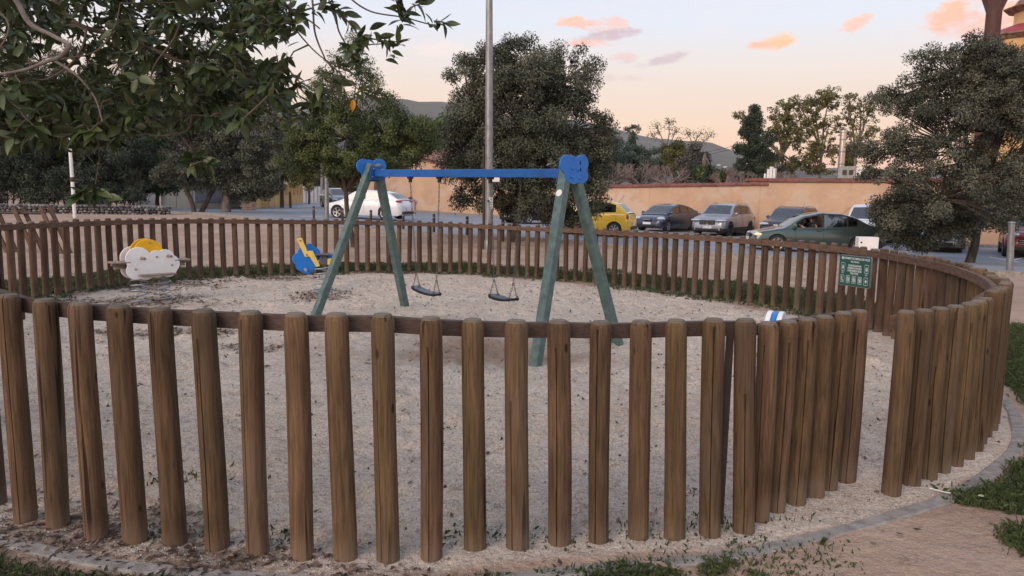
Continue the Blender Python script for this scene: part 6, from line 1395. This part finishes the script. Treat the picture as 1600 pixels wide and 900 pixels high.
# ------------------------------------------------------------------ vehicles
def glass_mat():
    mt = bpy.data.materials.new('car_glass'); mt.use_nodes = True; nt = mt.node_tree; L = nt.links; nt.nodes.remove(nt.nodes['Principled BSDF'])
    tr = N(nt, 'ShaderNodeBsdfTransparent'); tr.inputs[0].default_value = (.22, .25, .26, 1); gl = N(nt, 'ShaderNodeBsdfGlossy'); gl.inputs['Roughness'].default_value = .03; gl.inputs[0].default_value = (.9, .9, .9, 1)
    fr = N(nt, 'ShaderNodeFresnel'); fr.inputs[0].default_value = 2.5; mx = N(nt, 'ShaderNodeMixShader'); L.new(fr.outputs[0], mx.inputs[0]); L.new(tr.outputs[0], mx.inputs[1]); L.new(gl.outputs[0], mx.inputs[2]); L.new(mx.outputs[0], nt.nodes['Material Output'].inputs[0]); return mt
M['glass'] = glass_mat()
M['tyre'] = flat('tyre_rubber', (.02, .02, .021), .8); M['rim'] = flat('alloy_rim', (.48, .48, .49), .35, .7); M['trim'] = flat('black_trim', (.018, .018, .02), .5)
M['headl'] = flat('headlamp_lens', (.55, .58, .62), .12, .3, .6, .8); M['taill'] = flat('tail_lamp_lens', (.42, .02, .03), .2, 0, .5, .8); M['plate'] = flat('number_plate', (.72, .73, .73), .5); M['seatf'] = flat('car_seat_fabric', (.035, .035, .04), .9)
M['lit_headl'] = flat('lit_headlamp', (.9, .7, .4), .3, emit=(.30, .20, .10)); M['chrome'] = flat('chrome', (.6, .6, .6), .15, 1)
M['plateblue'] = flat('plate_blue', (.02, .06, .35), .5)
def paint(name, c, metal=.35, rough=.35): return flat(name, c, rough, metal, .5, .8)
def interp(K, u):
    for (a, x), (b, y) in zip(K[:-1], K[1:]):
        if u <= b: t = (u - a) / (b - a + 1e-9); t = t * t * (3 - 2 * t) * .35 + t * .65; return x + (y - x) * t
    return K[-1][1]
wheel_cache = {}
def car(name, label, loc, heading, L, W, H, pm, belt, roof, wheels=(.19, .80), wr=.32, side=((.0, .0),), winu=(), headl=(.05, .62, .22, .09, .13), taill=None, grille='plain', group=None, platetxt=None, opened=None, cat='car', lit=False, rails=False, spokes=5, rimdark=False, clad=False, plate_rear=True):
    o = empty(name, loc, heading, label, cat, group); bs = H
    X = lambda u: L / 2 - u * L
    us = sorted(set([0, .006, .015, .03, .05] + [round(x, 4) for x in np.linspace(.07, .93, 46)] + [.95, .97, .985, .994, 1] + sum([[wc - wr * 1.13 / L, wc + wr * 1.13 / L, wc - wr / L, wc + wr / L, wc - .7 * wr / L, wc + .7 * wr / L] for wc in wheels], [])))
    def hw(u):
        e = min(u, 1 - u); return W / 2 * (1 - .055 * abs(2 * u - 1) ** 3) * (1 - .22 * max(0, 1 - e / .05) ** 2.2)
    zs = lambda u: interp(belt, u)
    def zb(u):
        z = .20 + .10 * max(0, 1 - min(u, 1 - u) / .04)
        for wc in wheels:
            d = abs(u - wc) * L; R_ = wr * 1.12
            if d < R_: z = max(z, wr + math.sqrt(R_ * R_ - d * d))
        return z
    prof = lambda f: interp([(0, .93), (.18, .985), (.5, 1.0), (.72, .985), (.9, .955), (1, .90)], f)
    def sidey(u, z): f = min(1, max(0, (z - .2) / (zs(u) - .2 + 1e-6))); return hw(u) * prof(f)
    rows = []
    for u in us:
        b, s_ = zb(u), zs(u); lv = [b + (s_ - b) * k for k in (0, .12, .3, .5, .7, .86, .95, 1.0)]; r_ = [(X(u), 0, b)] + [(X(u), sidey(u, z), z) for z in lv]
        cr_ = .035 * min(1, min(u, 1 - u) / .08); yb = r_[-1][1]
        r_ += [(X(u), yb * .88, s_ + cr_ * .5), (X(u), yb * .5, s_ + cr_ * .9), (X(u), 0, s_ + cr_)]
        rows.append(r_ + [(x, -y, z) for x, y, z in r_[-2:0:-1]])
    mb = MB(); b0 = mb.quadgrid(rows, closev=True); n = len(rows[0]); mb.f.append(tuple(range(n))); e = len(mb.v); mb.f.append(tuple(range(e - n, e)))
    me = mb.mesh('body', pm, True, 40); me.materials.append(M['trim'])
    for p in me.polygons:
        c = p.center
        if clad and c.z < .42 + (.0): p.material_index = 1
        if abs(p.normal.z) > .9 and c.z < .9 * H and p.normal.z < 0: p.material_index = 1
        u = (L / 2 - c.x) / L
        if roof[0][0] + .03 < u < roof[-1][0] - .03 and p.normal.z > .7: p.material_index = 1
    body = link('body', me, None, o)
    # greenhouse
    u0, u1 = roof[0][0], roof[-1][0]; gus = sorted(set([round(x, 4) for x in np.linspace(u0, u1, 40)] + [k[0] for k in roof] + [x for w_ in winu for x in w_]))
    zr = lambda u: max(interp(roof, u), zs(u) + .01)
    def gpt(u, k):
        s_, r_ = zs(u), zr(u); h = r_ - s_; yb = sidey(u, s_) * .985; yt = yb - .20 * h - .02 * min(1, h / .2); c_ = min(.035, h * .25)
        wt = max(s_ + .035, r_ - .075)
        if k == 0: return (X(u), yb, s_ - .02)
        if k == 1: return (X(u), yb - .2 * .03, s_ + min(.03, h * .2))
        if k == 2: f = (min(wt, r_ - c_ * 1.2) - s_) / (h + 1e-6); return (X(u), yb + (yt - yb) * max(f, .25), s_ + h * max(f, .25))
        if k == 3: return (X(u), yt - .01, r_ - c_ * .6)
        if k == 4: return (X(u), yt - .07 * min(1, h / .2) - .03, r_)
        if k == 5: return (X(u), (yt - .1) * .5, r_ + .012)
        return (X(u), 0, r_ + .016)
    G_ = [[gpt(u, k) for k in range(7)] for u in gus]; full = [r_ + [(x, -y, z) for x, y, z in r_[-2::-1]] for r_ in G_]
    ws_u1 = roof[1][0]; rw_u0 = roof[-2][0]; mb = MB(); mb.v = [p for r_ in full for p in r_]; nn_ = 13; glassf = {}
    for i in range(len(gus) - 1):
        um = (gus[i] + gus[i + 1]) / 2
        for k in range(12):
            q = (i * nn_ + k, (i + 1) * nn_ + k, (i + 1) * nn_ + k + 1, i * nn_ + k + 1); kk = k if k < 6 else 11 - k; key = None
            if kk == 1:
                for wi, (a, b) in enumerate(winu):
                    if a <= um <= b: key = ('side_window', wi, k)
            if kk in (4, 5):
                if u0 + .012 < um < ws_u1 - .008: key = ('windshield', 0, 0)
                elif rw_u0 + .008 < um < u1 - .012: key = ('rear_window', 0, 0)
            if key: glassf.setdefault(key, []).append(q)
            else: mb.f.append(q)
    me = mb.mesh('roof', pm, True, 35); me.materials.append(M['trim'])
    for p in me.polygons:
        u = (L / 2 - p.center.x) / L
        if winu and winu[0][0] < u < winu[-1][1] and zs(u) + .03 < p.center.z < zr(u) - .09 and abs(p.normal.y) > .5: p.material_index = 1
    link('roof', me, None, o)
    for key, fs in glassf.items():
        if opened is not None and key == ('side_window', opened[0], opened[1]): continue
        m2 = MB(); m2.v = mb.v; m2.f = fs; me = m2.mesh(key[0], M['glass'], True, 60); bm = bmesh.new(); bm.from_mesh(me); bmesh.ops.delete(bm, geom=[v for v in bm.verts if not v.link_faces], context='VERTS'); bm.to_mesh(me); bm.free(); link(key[0], me, None, o)
    # seats seen through the glass
    for u in (.47, .66):
        if u < u1 - .12:
            for y in (-.36, .36):
                mb = MB(); z = zs(u); mb.box((X(u), y * W / 1.8, z + .02), (.12, .46, .26)); mb.box((X(u) - .03, y * W / 1.8, z + .23), (.09, .24, .15)); ob = mb.obj('seat', M['seatf'], o, smooth=False); bevel(ob, .03)
    if True:
        u = u0 + .09; mb = MB(); mb.box((X(u), 0, zs(u) + .01), (.3, W * .78, .06)); mb.obj('dashboard', M['trim'], o, smooth=False)
        mb = MB(); uu = u + .06; 
        pts = [(X(uu) - .02 - .04 * math.sin(a), .36 * W / 1.8 + .18 * math.cos(a), zs(uu) + .04 + .17 * math.sin(a)) for a in [k * math.pi / 8 for k in range(17)]]; mb.tube(pts, .014, 5, cap=False); mb.obj('steering_wheel', M['trim'], o)
    # wheels
    for wc in wheels:
        for sy in (1, -1):
            w_ = empty('wheel', (X(wc), sy * (W / 2 - .115), wr)); w_.parent = o; s_ = sy
            k_ = (wr, spokes, rimdark, sy)
            if k_ not in wheel_cache:
                m1 = MB(); m1.lathe([(wr * .66, -.09 * s_), (wr * .95, -.10 * s_), (wr, -.07 * s_), (wr, .07 * s_), (wr * .95, .10 * s_), (wr * .68, .105 * s_), (wr * .64, .08 * s_)], n=26, axis='y', cap=False); t1 = m1.mesh('tyre', M['tyre'], True)
                m2 = MB(); m2.lathe([(wr * .68, .10 * s_), (wr * .62, .095 * s_), (wr * .60, .03 * s_)], n=26, axis='y', cap=False); m2.lathe([(.001, .085 * s_), (wr * .15, .085 * s_), (wr * .17, .06 * s_)], n=12, axis='y', cap=False)
                for q in range(spokes):
                    a = 2 * math.pi * q / spokes
                    for da in (-.12, .12): m2.bar((wr * .12 * math.cos(a), .07 * s_, wr * .12 * math.sin(a)), (wr * .63 * math.cos(a + da), .085 * s_, wr * .63 * math.sin(a + da)), .03, .028, roll=(0, 1, 0))
                t2 = m2.mesh('rim', M['trim'] if rimdark else M['rim'], True)
                m3 = MB(); m3.lathe([(.001, .02 * s_), (wr * .62, .02 * s_)], n=20, axis='y', cap=False); t3 = m3.mesh('brake_disc', M['trim'], True)
                wheel_cache[k_] = (t1, t2, t3)
            for nm, me in zip(('tyre', 'rim', 'brake_disc'), wheel_cache[k_]): link(nm, me, None, w_)
    # inner arches
    mb = MB()
    for wc in wheels: mb.box((X(wc), 0, wr + .12), (wr * 2.1, W - .30, wr * 1.6))
    mb.box((0, 0, .3), (L * .86, W * .82, .16)); mb.obj('underbody', M['trim'], o, smooth=False)
    hu, hz, hly, hlh, hlx = headl
    for sy in (1, -1):
        mb = MB(); mb.ball((X(hu), sy * (sidey(hu, hz) - hly * .62), hz), 1, 14, 8, (hlx * 1.5, hly, hlh)); mb.obj('headlight', M['lit_headl'] if lit and sy == 1 else M['headl'], o)
        tu, tz, ty, th, tx = taill or (.972, zs(.97) - .12, .15, .11, .10)
        mb = MB(); mb.ball((X(tu), sy * (sidey(tu, tz) - ty * .62), tz), 1, 12, 8, (tx, ty, th)); mb.obj('taillight', M['taill'], o)
        um = u0 + .085; mb = MB(); c = (X(um), sy * (sidey(um, zs(um)) + .10), zs(um) + .08); mb.ball(c, 1, 12, 8, (.07, .11, .075)); mb.bar((X(um), sy * (sidey(um, zs(um)) - .02), zs(um) + .02), (c[0], c[1], c[2] - .03), .05, .03); mb.obj('wing_mirror', pm, o)
        for wi, (a, b) in enumerate(winu[:2]):
            uh = b - .02; z = zs(uh) - .09; mb = MB(); mb.box((X(uh), sy * (sidey(uh, z) + .012), z), (.17, .03, .025)); ob = mb.obj('door_handle', pm, o, smooth=False); bevel(ob, .008)
            mb = MB()
            for ue in (a - .005, b + .012) if wi == 0 else (b + .012,):
                pts = [(X(ue), sy * (sidey(ue, zz_) + .0015), zz_) for zz_ in np.linspace(.3, zs(ue) - .01, 9)]; mb.tube(pts, .0045, 4)
            mb.obj('door_gap', M['trim'], o)
    nz_f = X(0)
    gw, gh, gzz = {'plain': (.62, .10, .60), 'wide': (.95, .24, .58), 'kidney': (.4, .22, .70), 'small': (.5, .06, .66), 'big': (.85, .34, .60)}[grille]; gw *= W / 1.8
    if grille == 'kidney':
        for sy in (1, -1):
            mb = MB(); P = rrect(gw * .92, gh, .05, 5, sy * gw * .52, gzz); mb.v = []; b = 0
            for x in (nz_f - .08, nz_f + .022): mb.v += [(x, a, c) for a, c in P]
            m_n = len(P); mb.f = [tuple(range(m_n)), tuple(range(m_n, 2 * m_n))] + [(k, (k + 1) % m_n, m_n + (k + 1) % m_n, m_n + k) for k in range(m_n)]; gg = mb.obj('grille', M['trim'], o, smooth=False)
            for k in range(6): mb = MB(); mb.box((nz_f + .026, sy * gw * .52 + (k - 2.5) * gw * .14, gzz), (.02, .018, gh * .88)); mb.obj('grille_slat', M['chrome'], gg, smooth=False)
    else:
        mb = MB(); P = rrect(gw, gh, min(gh, .2) * .4, 4, 0, gzz)
        for x in (nz_f - .08, nz_f + .018): mb.v += [(x, a, c) for a, c in P]
        m_n = len(P); mb.f = [tuple(range(m_n)), tuple(range(m_n, 2 * m_n))] + [(k, (k + 1) % m_n, m_n + (k + 1) % m_n, m_n + k) for k in range(m_n)]; gg = mb.obj('grille', M['trim'], o, smooth=False)
        for k in range(3): mb = MB(); mb.box((nz_f + .022, 0, gzz + (k - 1) * gh * .28), (.012, gw * .94, .012)); mb.obj('grille_slat', M['rim'], gg, smooth=False)
    mb = MB(); mb.box((nz_f - .03, 0, .34), (.09, W * .66, .13)); ob = mb.obj('lower_intake', M['trim'], o, smooth=False); bevel(ob, .02)
    for sx, xx, zz_ in ((1, nz_f + .03, .46), (-1, X(1) - .012, .52 if plate_rear else .7)):
        mb = MB(); mb.box((xx, 0, zz_), (.014, .52, .12)); pl = mb.obj('number_plate', M['plate'], o, smooth=False)
        mb = MB(); mb.box((xx + sx * .008, -.235 * -sx * -1, zz_), (.004, .045, .11)); mb.obj('plate_band', M['plateblue'], pl, smooth=False)
        if platetxt and sx == 1:
            t_ = text(platetxt, 0, 0, .10, pl, M['trim'], name='plate_lettering'); t_.matrix_local = Matrix.Translation((xx + .0085, 0, zz_)) @ Matrix.Rotation(R(90), 4, 'Z') @ Matrix.Rotation(R(90), 4, 'X')
    mb = MB(); mb.box((X(1) + .02, 0, .36), (.10, W * .7, .14)); ob = mb.obj('rear_bumper_trim', M['trim'], o, smooth=False); bevel(ob, .02)
    if rails:
        for sy in (1, -1):
            ua, ub = roof[1][0] + .03, roof[-2][0] - .02; mb = MB(); pts = [(X(u), sy * (gpt(u, 3)[1] - .03), zr(u) + (.035 if 0 < k < 7 else .0)) for k, u in enumerate(np.linspace(ua, ub, 8))]; mb.tube(pts, .016, 6); mb.obj('roof_rail', M['rim'], o)
    ua = (roof[-2][0]); mb = MB(); mb.tube([(X(ua - .04), 0, zr(ua - .04) + .01), (X(ua + .03), 0, zr(ua) + .34)], .007, 5); mb.obj('aerial', M['trim'], o)
    return o
HATCH = dict(belt=[(0, .52), (.02, .66), (.06, .76), (.24, .93), (.5, .97), (.8, 1.02), (.93, 1.0), (.975, .92), (1, .72)], roof=[(.22, .93), (.40, 1.39), (.52, 1.46), (.74, 1.40), (.83, 1.31), (.965, 1.0)], winu=((.335, .53), (.55, .72), (.735, .80)))
SUV = dict(belt=[(0, .55), (.015, .78), (.06, .92), (.24, 1.04), (.5, 1.06), (.8, 1.10), (.94, 1.08), (.98, .98), (1, .78)], roof=[(.23, 1.05), (.385, 1.55), (.5, 1.64), (.76, 1.60), (.86, 1.50), (.965, 1.10)], winu=((.335, .53), (.55, .71), (.73, .83)))
PRIUS = dict(belt=[(0, .50), (.02, .66), (.06, .76), (.20, .93), (.5, .96), (.8, 1.03), (.94, 1.08), (.98, 1.0), (1, .78)], roof=[(.15, .92), (.37, 1.40), (.50, 1.49), (.64, 1.44), (.72, 1.38), (.955, 1.09)], winu=((.27, .48), (.50, .68), (.70, .79)))
MINI = dict(belt=[(0, .50), (.02, .66), (.06, .78), (.22, .92), (.5, .94), (.8, .98), (.93, .97), (.97, .90), (1, .66)], roof=[(.20, .92), (.37, 1.40), (.50, 1.49), (.76, 1.44), (.84, 1.37), (.965, .97)], winu=((.31, .60), (.62, .82)))
SEDAN = dict(belt=[(0, .48), (.02, .62), (.05, .70), (.24, .86), (.5, .88), (.78, .95), (.92, 1.0), (.975, .96), (1, .72)], roof=[(.235, .86), (.40, 1.33), (.52, 1.44), (.66, 1.42), (.75, 1.33), (.90, 1.0)], winu=((.33, .52), (.54, .705), (.717, .785)))
VAN = dict(belt=[(0, .55), (.015, .76), (.05, .90), (.20, 1.10), (.5, 1.12), (.8, 1.14), (.97, 1.12), (.99, 1.1), (1, .95)], roof=[(.19, 1.10), (.34, 1.70), (.44, 1.81), (.80, 1.82), (.955, 1.78), (.99, 1.14)], winu=((.28, .46), (.49, .68)))
def place(px, py, D): p = at(px, py, D); return (p.x, D, gz((p.x, D)) + .035)
K = 'cars parked nose out along the orange wall'
car('parked_car', 'white hatchback seen from behind its rear corner, on the road left of the swing legs', place(577, 340, 37.2), R(163), 4.35, 1.80, 1.46, paint('white_paint_car', (.70, .71, .73), .0, .3), HATCH['belt'], HATCH['roof'], winu=HATCH['winu'], wr=.335, spokes=5, taill=(.955, .92, .26, .075, .17))
car('parked_car', 'small bright yellow rounded car seen from its rear corner beside the right swing leg', place(928, 370, 31.5), R(158), 3.45, 1.63, 1.49, paint('yellow_paint_car', (.78, .50, .05), .0, .3), MINI['belt'], MINI['roof'], wheels=(.17, .81), winu=MINI['winu'], wr=.30, spokes=7, taill=(.965, .82, .10, .13, .06))
car('parked_car', 'dark blue grey sloping hatchback parked nose out right beside the yellow car', place(1043, 358, 40.2), R(-132), 4.4, 1.75, 1.49, paint('blue_grey_paint', (.045, .06, .10), .5, .28), PRIUS['belt'], PRIUS['roof'], winu=PRIUS['winu'], wr=.31, headl=(.075, .70, .20, .11, .20), grille='small', group=K, wheels=(.18, .80))
car('parked_car', 'silver grey sport utility car with an upright slatted double grille, beside the blue grey one', place(1131, 360, 38.2), R(-128), 4.5, 1.86, 1.64, paint('silver_paint', (.30, .32, .36), .5, .3), SUV['belt'], SUV['roof'], winu=SUV['winu'], wr=.36, headl=(.035, .80, .27, .065, .17), grille='kidney', group=K, platetxt='4531 MC', clad=True, rails=True, rimdark=True)
au = car('parked_car', 'near black sport utility car half hidden by the moving green saloon', place(1237, 362, 36.5), R(-129), 4.5, 1.85, 1.62, paint('black_blue_paint', (.03, .036, .055), .4, .28), SUV['belt'], SUV['roof'], winu=SUV['winu'], wr=.36, headl=(.035, .80, .25, .08, .17), grille='big', group=K, clad=True, rails=True)
rg = MB()
for k in range(4):
    pts = [(4.5 / 2 + .03, (k - 1.5) * .085 + .055 * math.cos(a), .72 + .055 * math.sin(a)) for a in [q * math.pi / 8 for q in range(17)]]; rg.tube(pts, .008, 5, cap=False)
rg.obj('badge_rings', M['chrome'], au)
car('parked_van', 'white small van with a dark windscreen behind the green saloon, partly under the oak', place(1356, 370, 34.0), R(-124), 4.38, 1.84, 1.81, paint('white_van_paint', (.60, .63, .68), .0, .35), VAN['belt'], VAN['roof'], winu=VAN['winu'], wr=.32, headl=(.06, .86, .17, .16, .18), grille='wide', group=K, cat='van')
car('parked_car', 'silver car parked directly behind the low branches of the right oak', place(1468, 380, 30.5), R(-124), 4.3, 1.79, 1.55, paint('light_silver_paint', (.38, .40, .46), .4, .3), HATCH['belt'], [(u, z * 1.05) for u, z in HATCH['roof']], winu=HATCH['winu'], wr=.32, grille='wide', group=K)
car('parked_car', 'dark red car cut by the right edge of the view behind the grey post', place(1607, 385, 28.0), R(-121), 4.4, 1.84, 1.62, paint('red_paint', (.22, .018, .025), .3, .3), SUV['belt'], SUV['roof'], winu=SUV['winu'], wr=.35, headl=(.04, .84, .22, .09, .16), grille='wide', group=K, clad=True)
sal = car('moving_car', 'dark green saloon driving left along the road with its front window open', place(1268, 390, 26.6), R(172), 4.56, 1.77, 1.45, paint('green_paint', (.055, .085, .08), .55, .3), SEDAN['belt'], SEDAN['roof'], winu=SEDAN['winu'], wr=.315, headl=(.05, .63, .12, .06, .10), grille='plain', opened=(0, 1), lit=True, spokes=7)
car('parked_car', 'dark car mostly hidden behind the hanging leaves of the middle oak', place(838, 352, 42.0), R(-140), 4.4, 1.8, 1.6, paint('charcoal_paint', (.05, .052, .06), .4, .3), SUV['belt'], SUV['roof'], winu=SUV['winu'], wr=.34, clad=True)
car('parked_car', 'blue grey car showing only its roof beyond the bonnet of the white hatchback', place(527, 322, 55.0), R(-60), 4.2, 1.75, 1.46, paint('slate_paint', (.10, .16, .19), .4, .3), HATCH['belt'], HATCH['roof'], winu=HATCH['winu'], wr=.32)

# ------------------------------------------------------------------ people
def skinned(name, pts, edges, radii, mt, parent, loc=(0, 0, 0)):
    me = bpy.data.meshes.new(name); me.from_pydata(pts, edges, []); o = bpy.data.objects.new(name, me); col.objects.link(o); o.parent = parent; o.location = loc
    md = o.modifiers.new('skin', 'SKIN'); 
    for v, r_ in zip(me.skin_vertices[0].data, radii): v.radius = r_ if hasattr(r_, '__len__') else (r_, r_)
    me.skin_vertices[0].data[0].use_root = True
    s_ = o.modifiers.new('sub', 'SUBSURF'); s_.levels = s_.render_levels = 2; me.materials.append(mt); md.use_smooth_shade = True; return o
skinm = mat('skin', (.42, .24, .17), .6, lo=.92, hi=1.05); pinkm = mat('pink_trousers', (.62, .40, .40), .9, lo=.85, hi=1.06, scale=6); blk = mat('black_top', (.02, .018, .02), .9); hairm = mat('dark_hair', (.03, .018, .012), .6, lo=.6, hi=1.5, scale=30)
pp = at(647, 336, 46); per = empty('person', (pp.x, 46, gz((pp.x, 46)) + .03), R(165), 'person bending forward by the orange wall in pale pink trousers and a dark top', 'person')
# facing +x (away to the left), bent at the hips
P = [(0, 0, .93), (0, .10, .88), (.02, .11, .48), (-.03, .11, .09), (0, -.10, .88), (.01, -.11, .48), (-.04, -.11, .09), (.22, 0, 1.04), (.44, 0, .98), (.54, 0, .90), (.46, .17, .93), (.50, .20, .66), (.56, .18, .42), (.46, -.17, .93), (.50, -.20, .66), (.58, -.18, .42), (.08, .11, .03), (.07, -.11, .03)]
E = [(0, 1), (1, 2), (2, 3), (3, 16), (0, 4), (4, 5), (5, 6), (6, 17), (0, 7), (7, 8), (8, 9), (8, 10), (10, 11), (11, 12), (8, 13), (13, 14), (14, 15)]
Rr = [(.17, .14), .12, .075, .045, .12, .075, .045, (.14, .11), (.16, .11), .055, .06, .042, .03, .06, .042, .03, .035, .035]
skinned('body', P, E, Rr, skinm, per)
skinned('trousers', [(-.01, 0, .95), (0, .10, .88), (.02, .11, .48), (-.03, .11, .14), (0, -.10, .88), (.01, -.11, .48), (-.04, -.11, .14)], [(0, 1), (1, 2), (2, 3), (0, 4), (4, 5), (5, 6)], [(.19, .17), .145, .10, .075, .145, .10, .075], pinkm, per)
skinned('top', [(.10, 0, 1.02), (.24, 0, 1.06), (.44, 0, 1.0), (.46, .18, .95), (.50, .21, .70), (.46, -.18, .95), (.50, -.21, .70)], [(0, 1), (1, 2), (2, 3), (3, 4), (2, 5), (5, 6)], [(.17, .14), (.165, .13), (.17, .13), .075, .055, .075, .055], blk, per)
mb = MB(); mb.ball((.66, 0, .84), .105, 14, 10, (1, .85, 1.15)); mb.ball((.745, 0, .80), .02, 8, 6); mb.obj('head', skinm, per)
mb = MB(); mb.ball((.645, 0, .87), .118, 14, 10, (1, .92, 1.1)); mb.ball((.66, .06, .72), .07, 10, 6, (.8, .6, 2.2)); mb.obj('hair', hairm, per)
for y in (.18, -.18):
    for k in range(5):
        mb = MB(); mb.tube([(.565, y + (k - 2) * .014, .41), (.58, y + (k - 2) * .017, .36 if k else .38), (.575, y + (k - 2) * .016, .325 if k else .35)], [.009, .008, .006], 6); mb.obj('finger', skinm, per)
for y in (.11, -.11): mb = MB(); mb.ball((.06, y, .035), 1, 12, 6, (.13, .05, .045)); mb.obj('shoe', M['whitepaint'], per)
# driver of the saloon, arm on the window sill
mw = sal.matrix_basis; drv = empty('person', (0, 0, 0), 0, 'dark haired driver with an arm at the open window of the green saloon', 'person'); dl = Vector((.16, .34, .42)); drv.location = sal.location + Matrix.Rotation(sal.rotation_euler.z, 3, 'Z') @ dl; drv.rotation_euler = sal.rotation_euler
skinned('body', [(0, 0, .0), (-.06, 0, .28), (-.10, 0, .50), (-.09, 0, .62), (-.08, .20, .48), (.10, .30, .36), (.36, .26, .50), (-.08, -.18, .48), (.12, -.20, .30), (.34, -.10, .46), (.42, .25, .55)], [(0, 1), (1, 2), (2, 3), (2, 4), (4, 5), (5, 6), (6, 10), (2, 7), (7, 8), (8, 9)], [(.16, .12), (.16, .12), (.17, .11), .055, .06, .045, .032, .06, .045, .032, .035], skinm, drv)
skinned('top', [(0, 0, .02), (-.06, 0, .28), (-.10, 0, .50), (-.08, .21, .48), (.08, .30, .37), (-.08, -.19, .48), (.10, -.21, .31)], [(0, 1), (1, 2), (2, 3), (3, 4), (2, 5), (5, 6)], [(.18, .14), (.18, .14), (.185, .125), .075, .06, .075, .06], blk, drv)
mb = MB(); mb.ball((-.06, 0, .74), .105, 16, 12, (.95, .8, 1.2)); mb.ball((.045, 0, .735), .018, 8, 6); 
for y in (-.085, .085): mb.ball((-.07, y, .73), .025, 8, 6, (.8, .4, 1.2))
mb.obj('head', skinm, drv); mb = MB(); mb.ball((-.085, 0, .775), .112, 16, 10, (.98, .88, 1.08)); mb.obj('hair', hairm, drv)
for k in range(5): mb = MB(); mb.tube([(.42, .235 + k * .012, .565), (.465, .235 + k * .013, .585 - .004 * k), (.475, .235 + k * .013, .55)], [.009, .0085, .007], 6); mb.obj('finger', skinm, drv)

# ------------------------------------------------------------------ hills and haze
def ridge(name, pts, Y, depth, seed, mt):
    X_ = []; Hh = []
    for px, py in pts: p = at(px, py, Y); X_.append(p.x); Hh.append(p.z)
    xs_ = np.linspace(X_[0], X_[-1], 260); hh = np.interp(xs_, X_, Hh); hh = hh + (vnoise(xs_, xs_ * 0, .02 * 1500 / Y, 4, seed) - .5) * Y * .010
    rows = 26; V_ = []
    for j in range(rows + 1):
        f = j / rows; y = Y - depth * (1 - f); zf = np.sin(f * math.pi / 2) ** 1.3; ns = (vnoise(xs_, np.full_like(xs_, y), 3.2 / (depth + 1), 4, seed + 3) - .5) * Hh[0] * .35 * math.sin(f * math.pi)
        V_.append(np.stack([xs_ * (y / Y) ** .2, np.full_like(xs_, y), np.maximum(hh * zf + ns, -2) - (2 if j == 0 else 0)], -1))
    V_.append(np.stack([xs_, np.full_like(xs_, Y + depth * .8), hh * 0 - 2], -1))
    V_ = np.concatenate(V_); nx2 = len(xs_); idx = np.arange(len(V_)).reshape(-1, nx2); q = np.stack([idx[:-1, :-1], idx[:-1, 1:], idx[1:, 1:], idx[1:, :-1]], -1).reshape(-1, 4)
    o = link(name, npmesh(name, V_, q, mt, True)); o['kind'] = 'structure'; return o
hm = mat('hill_scrub', (.050, .056, .038), .95, lo=.45, hi=1.6, scale=.012, detail=9)
ridge('hills', [(-900,150),(-300,160),(100,158),(400,172),(470,182),(560,170),(640,166),(690,172),(760,184),(880,190),(955,203),(1000,213),(1060,222),(1110,232),(1160,250),(1200,257),(1300,262),(1400,268),(1600,275),(2200,280),(3000,285)], 2600, 1300, 5, hm)
ridge('hills', [(-900,120),(-200,150),(300,170),(380,168),(430,170),(500,185),(600,200),(800,235),(1000,262),(1300,285),(1800,300)], 1500, 700, 9, hm)
mb = MB()
for k in range(40):
    px = random.uniform(1095, 1175); D = random.uniform(1500, 2000); p = at(px, random.uniform(256, 275), D); mb.box(tuple(p), (random.uniform(4, 8), 5, random.uniform(2, 4)))
tag(mb.obj('hillside_houses', M['whitepaint'], None, smooth=False), 'tiny pale houses scattered on the distant hazy hillside', 'houses', kind='stuff')
mb = MB(); mb.box((0, 1750, 275), (9000, 3700, 560)); hz = mb.mesh('haze', None, False)
mt = bpy.data.materials.new('haze_air'); mt.use_nodes = True; nt = mt.node_tree; nt.nodes.remove(nt.nodes['Principled BSDF']); pv = N(nt, 'ShaderNodeVolumePrincipled'); pv.inputs['Density'].default_value = .00016; pv.inputs['Color'].default_value = (.95, .90, .93, 1); pv.inputs['Anisotropy'].default_value = .0
nt.links.new(pv.outputs[0], nt.nodes['Material Output'].inputs['Volume']); hz.materials.append(mt); HAZE = link('haze', hz); HAZE['kind'] = 'stuff'; HAZE['label'] = 'thin evening haze in the air'
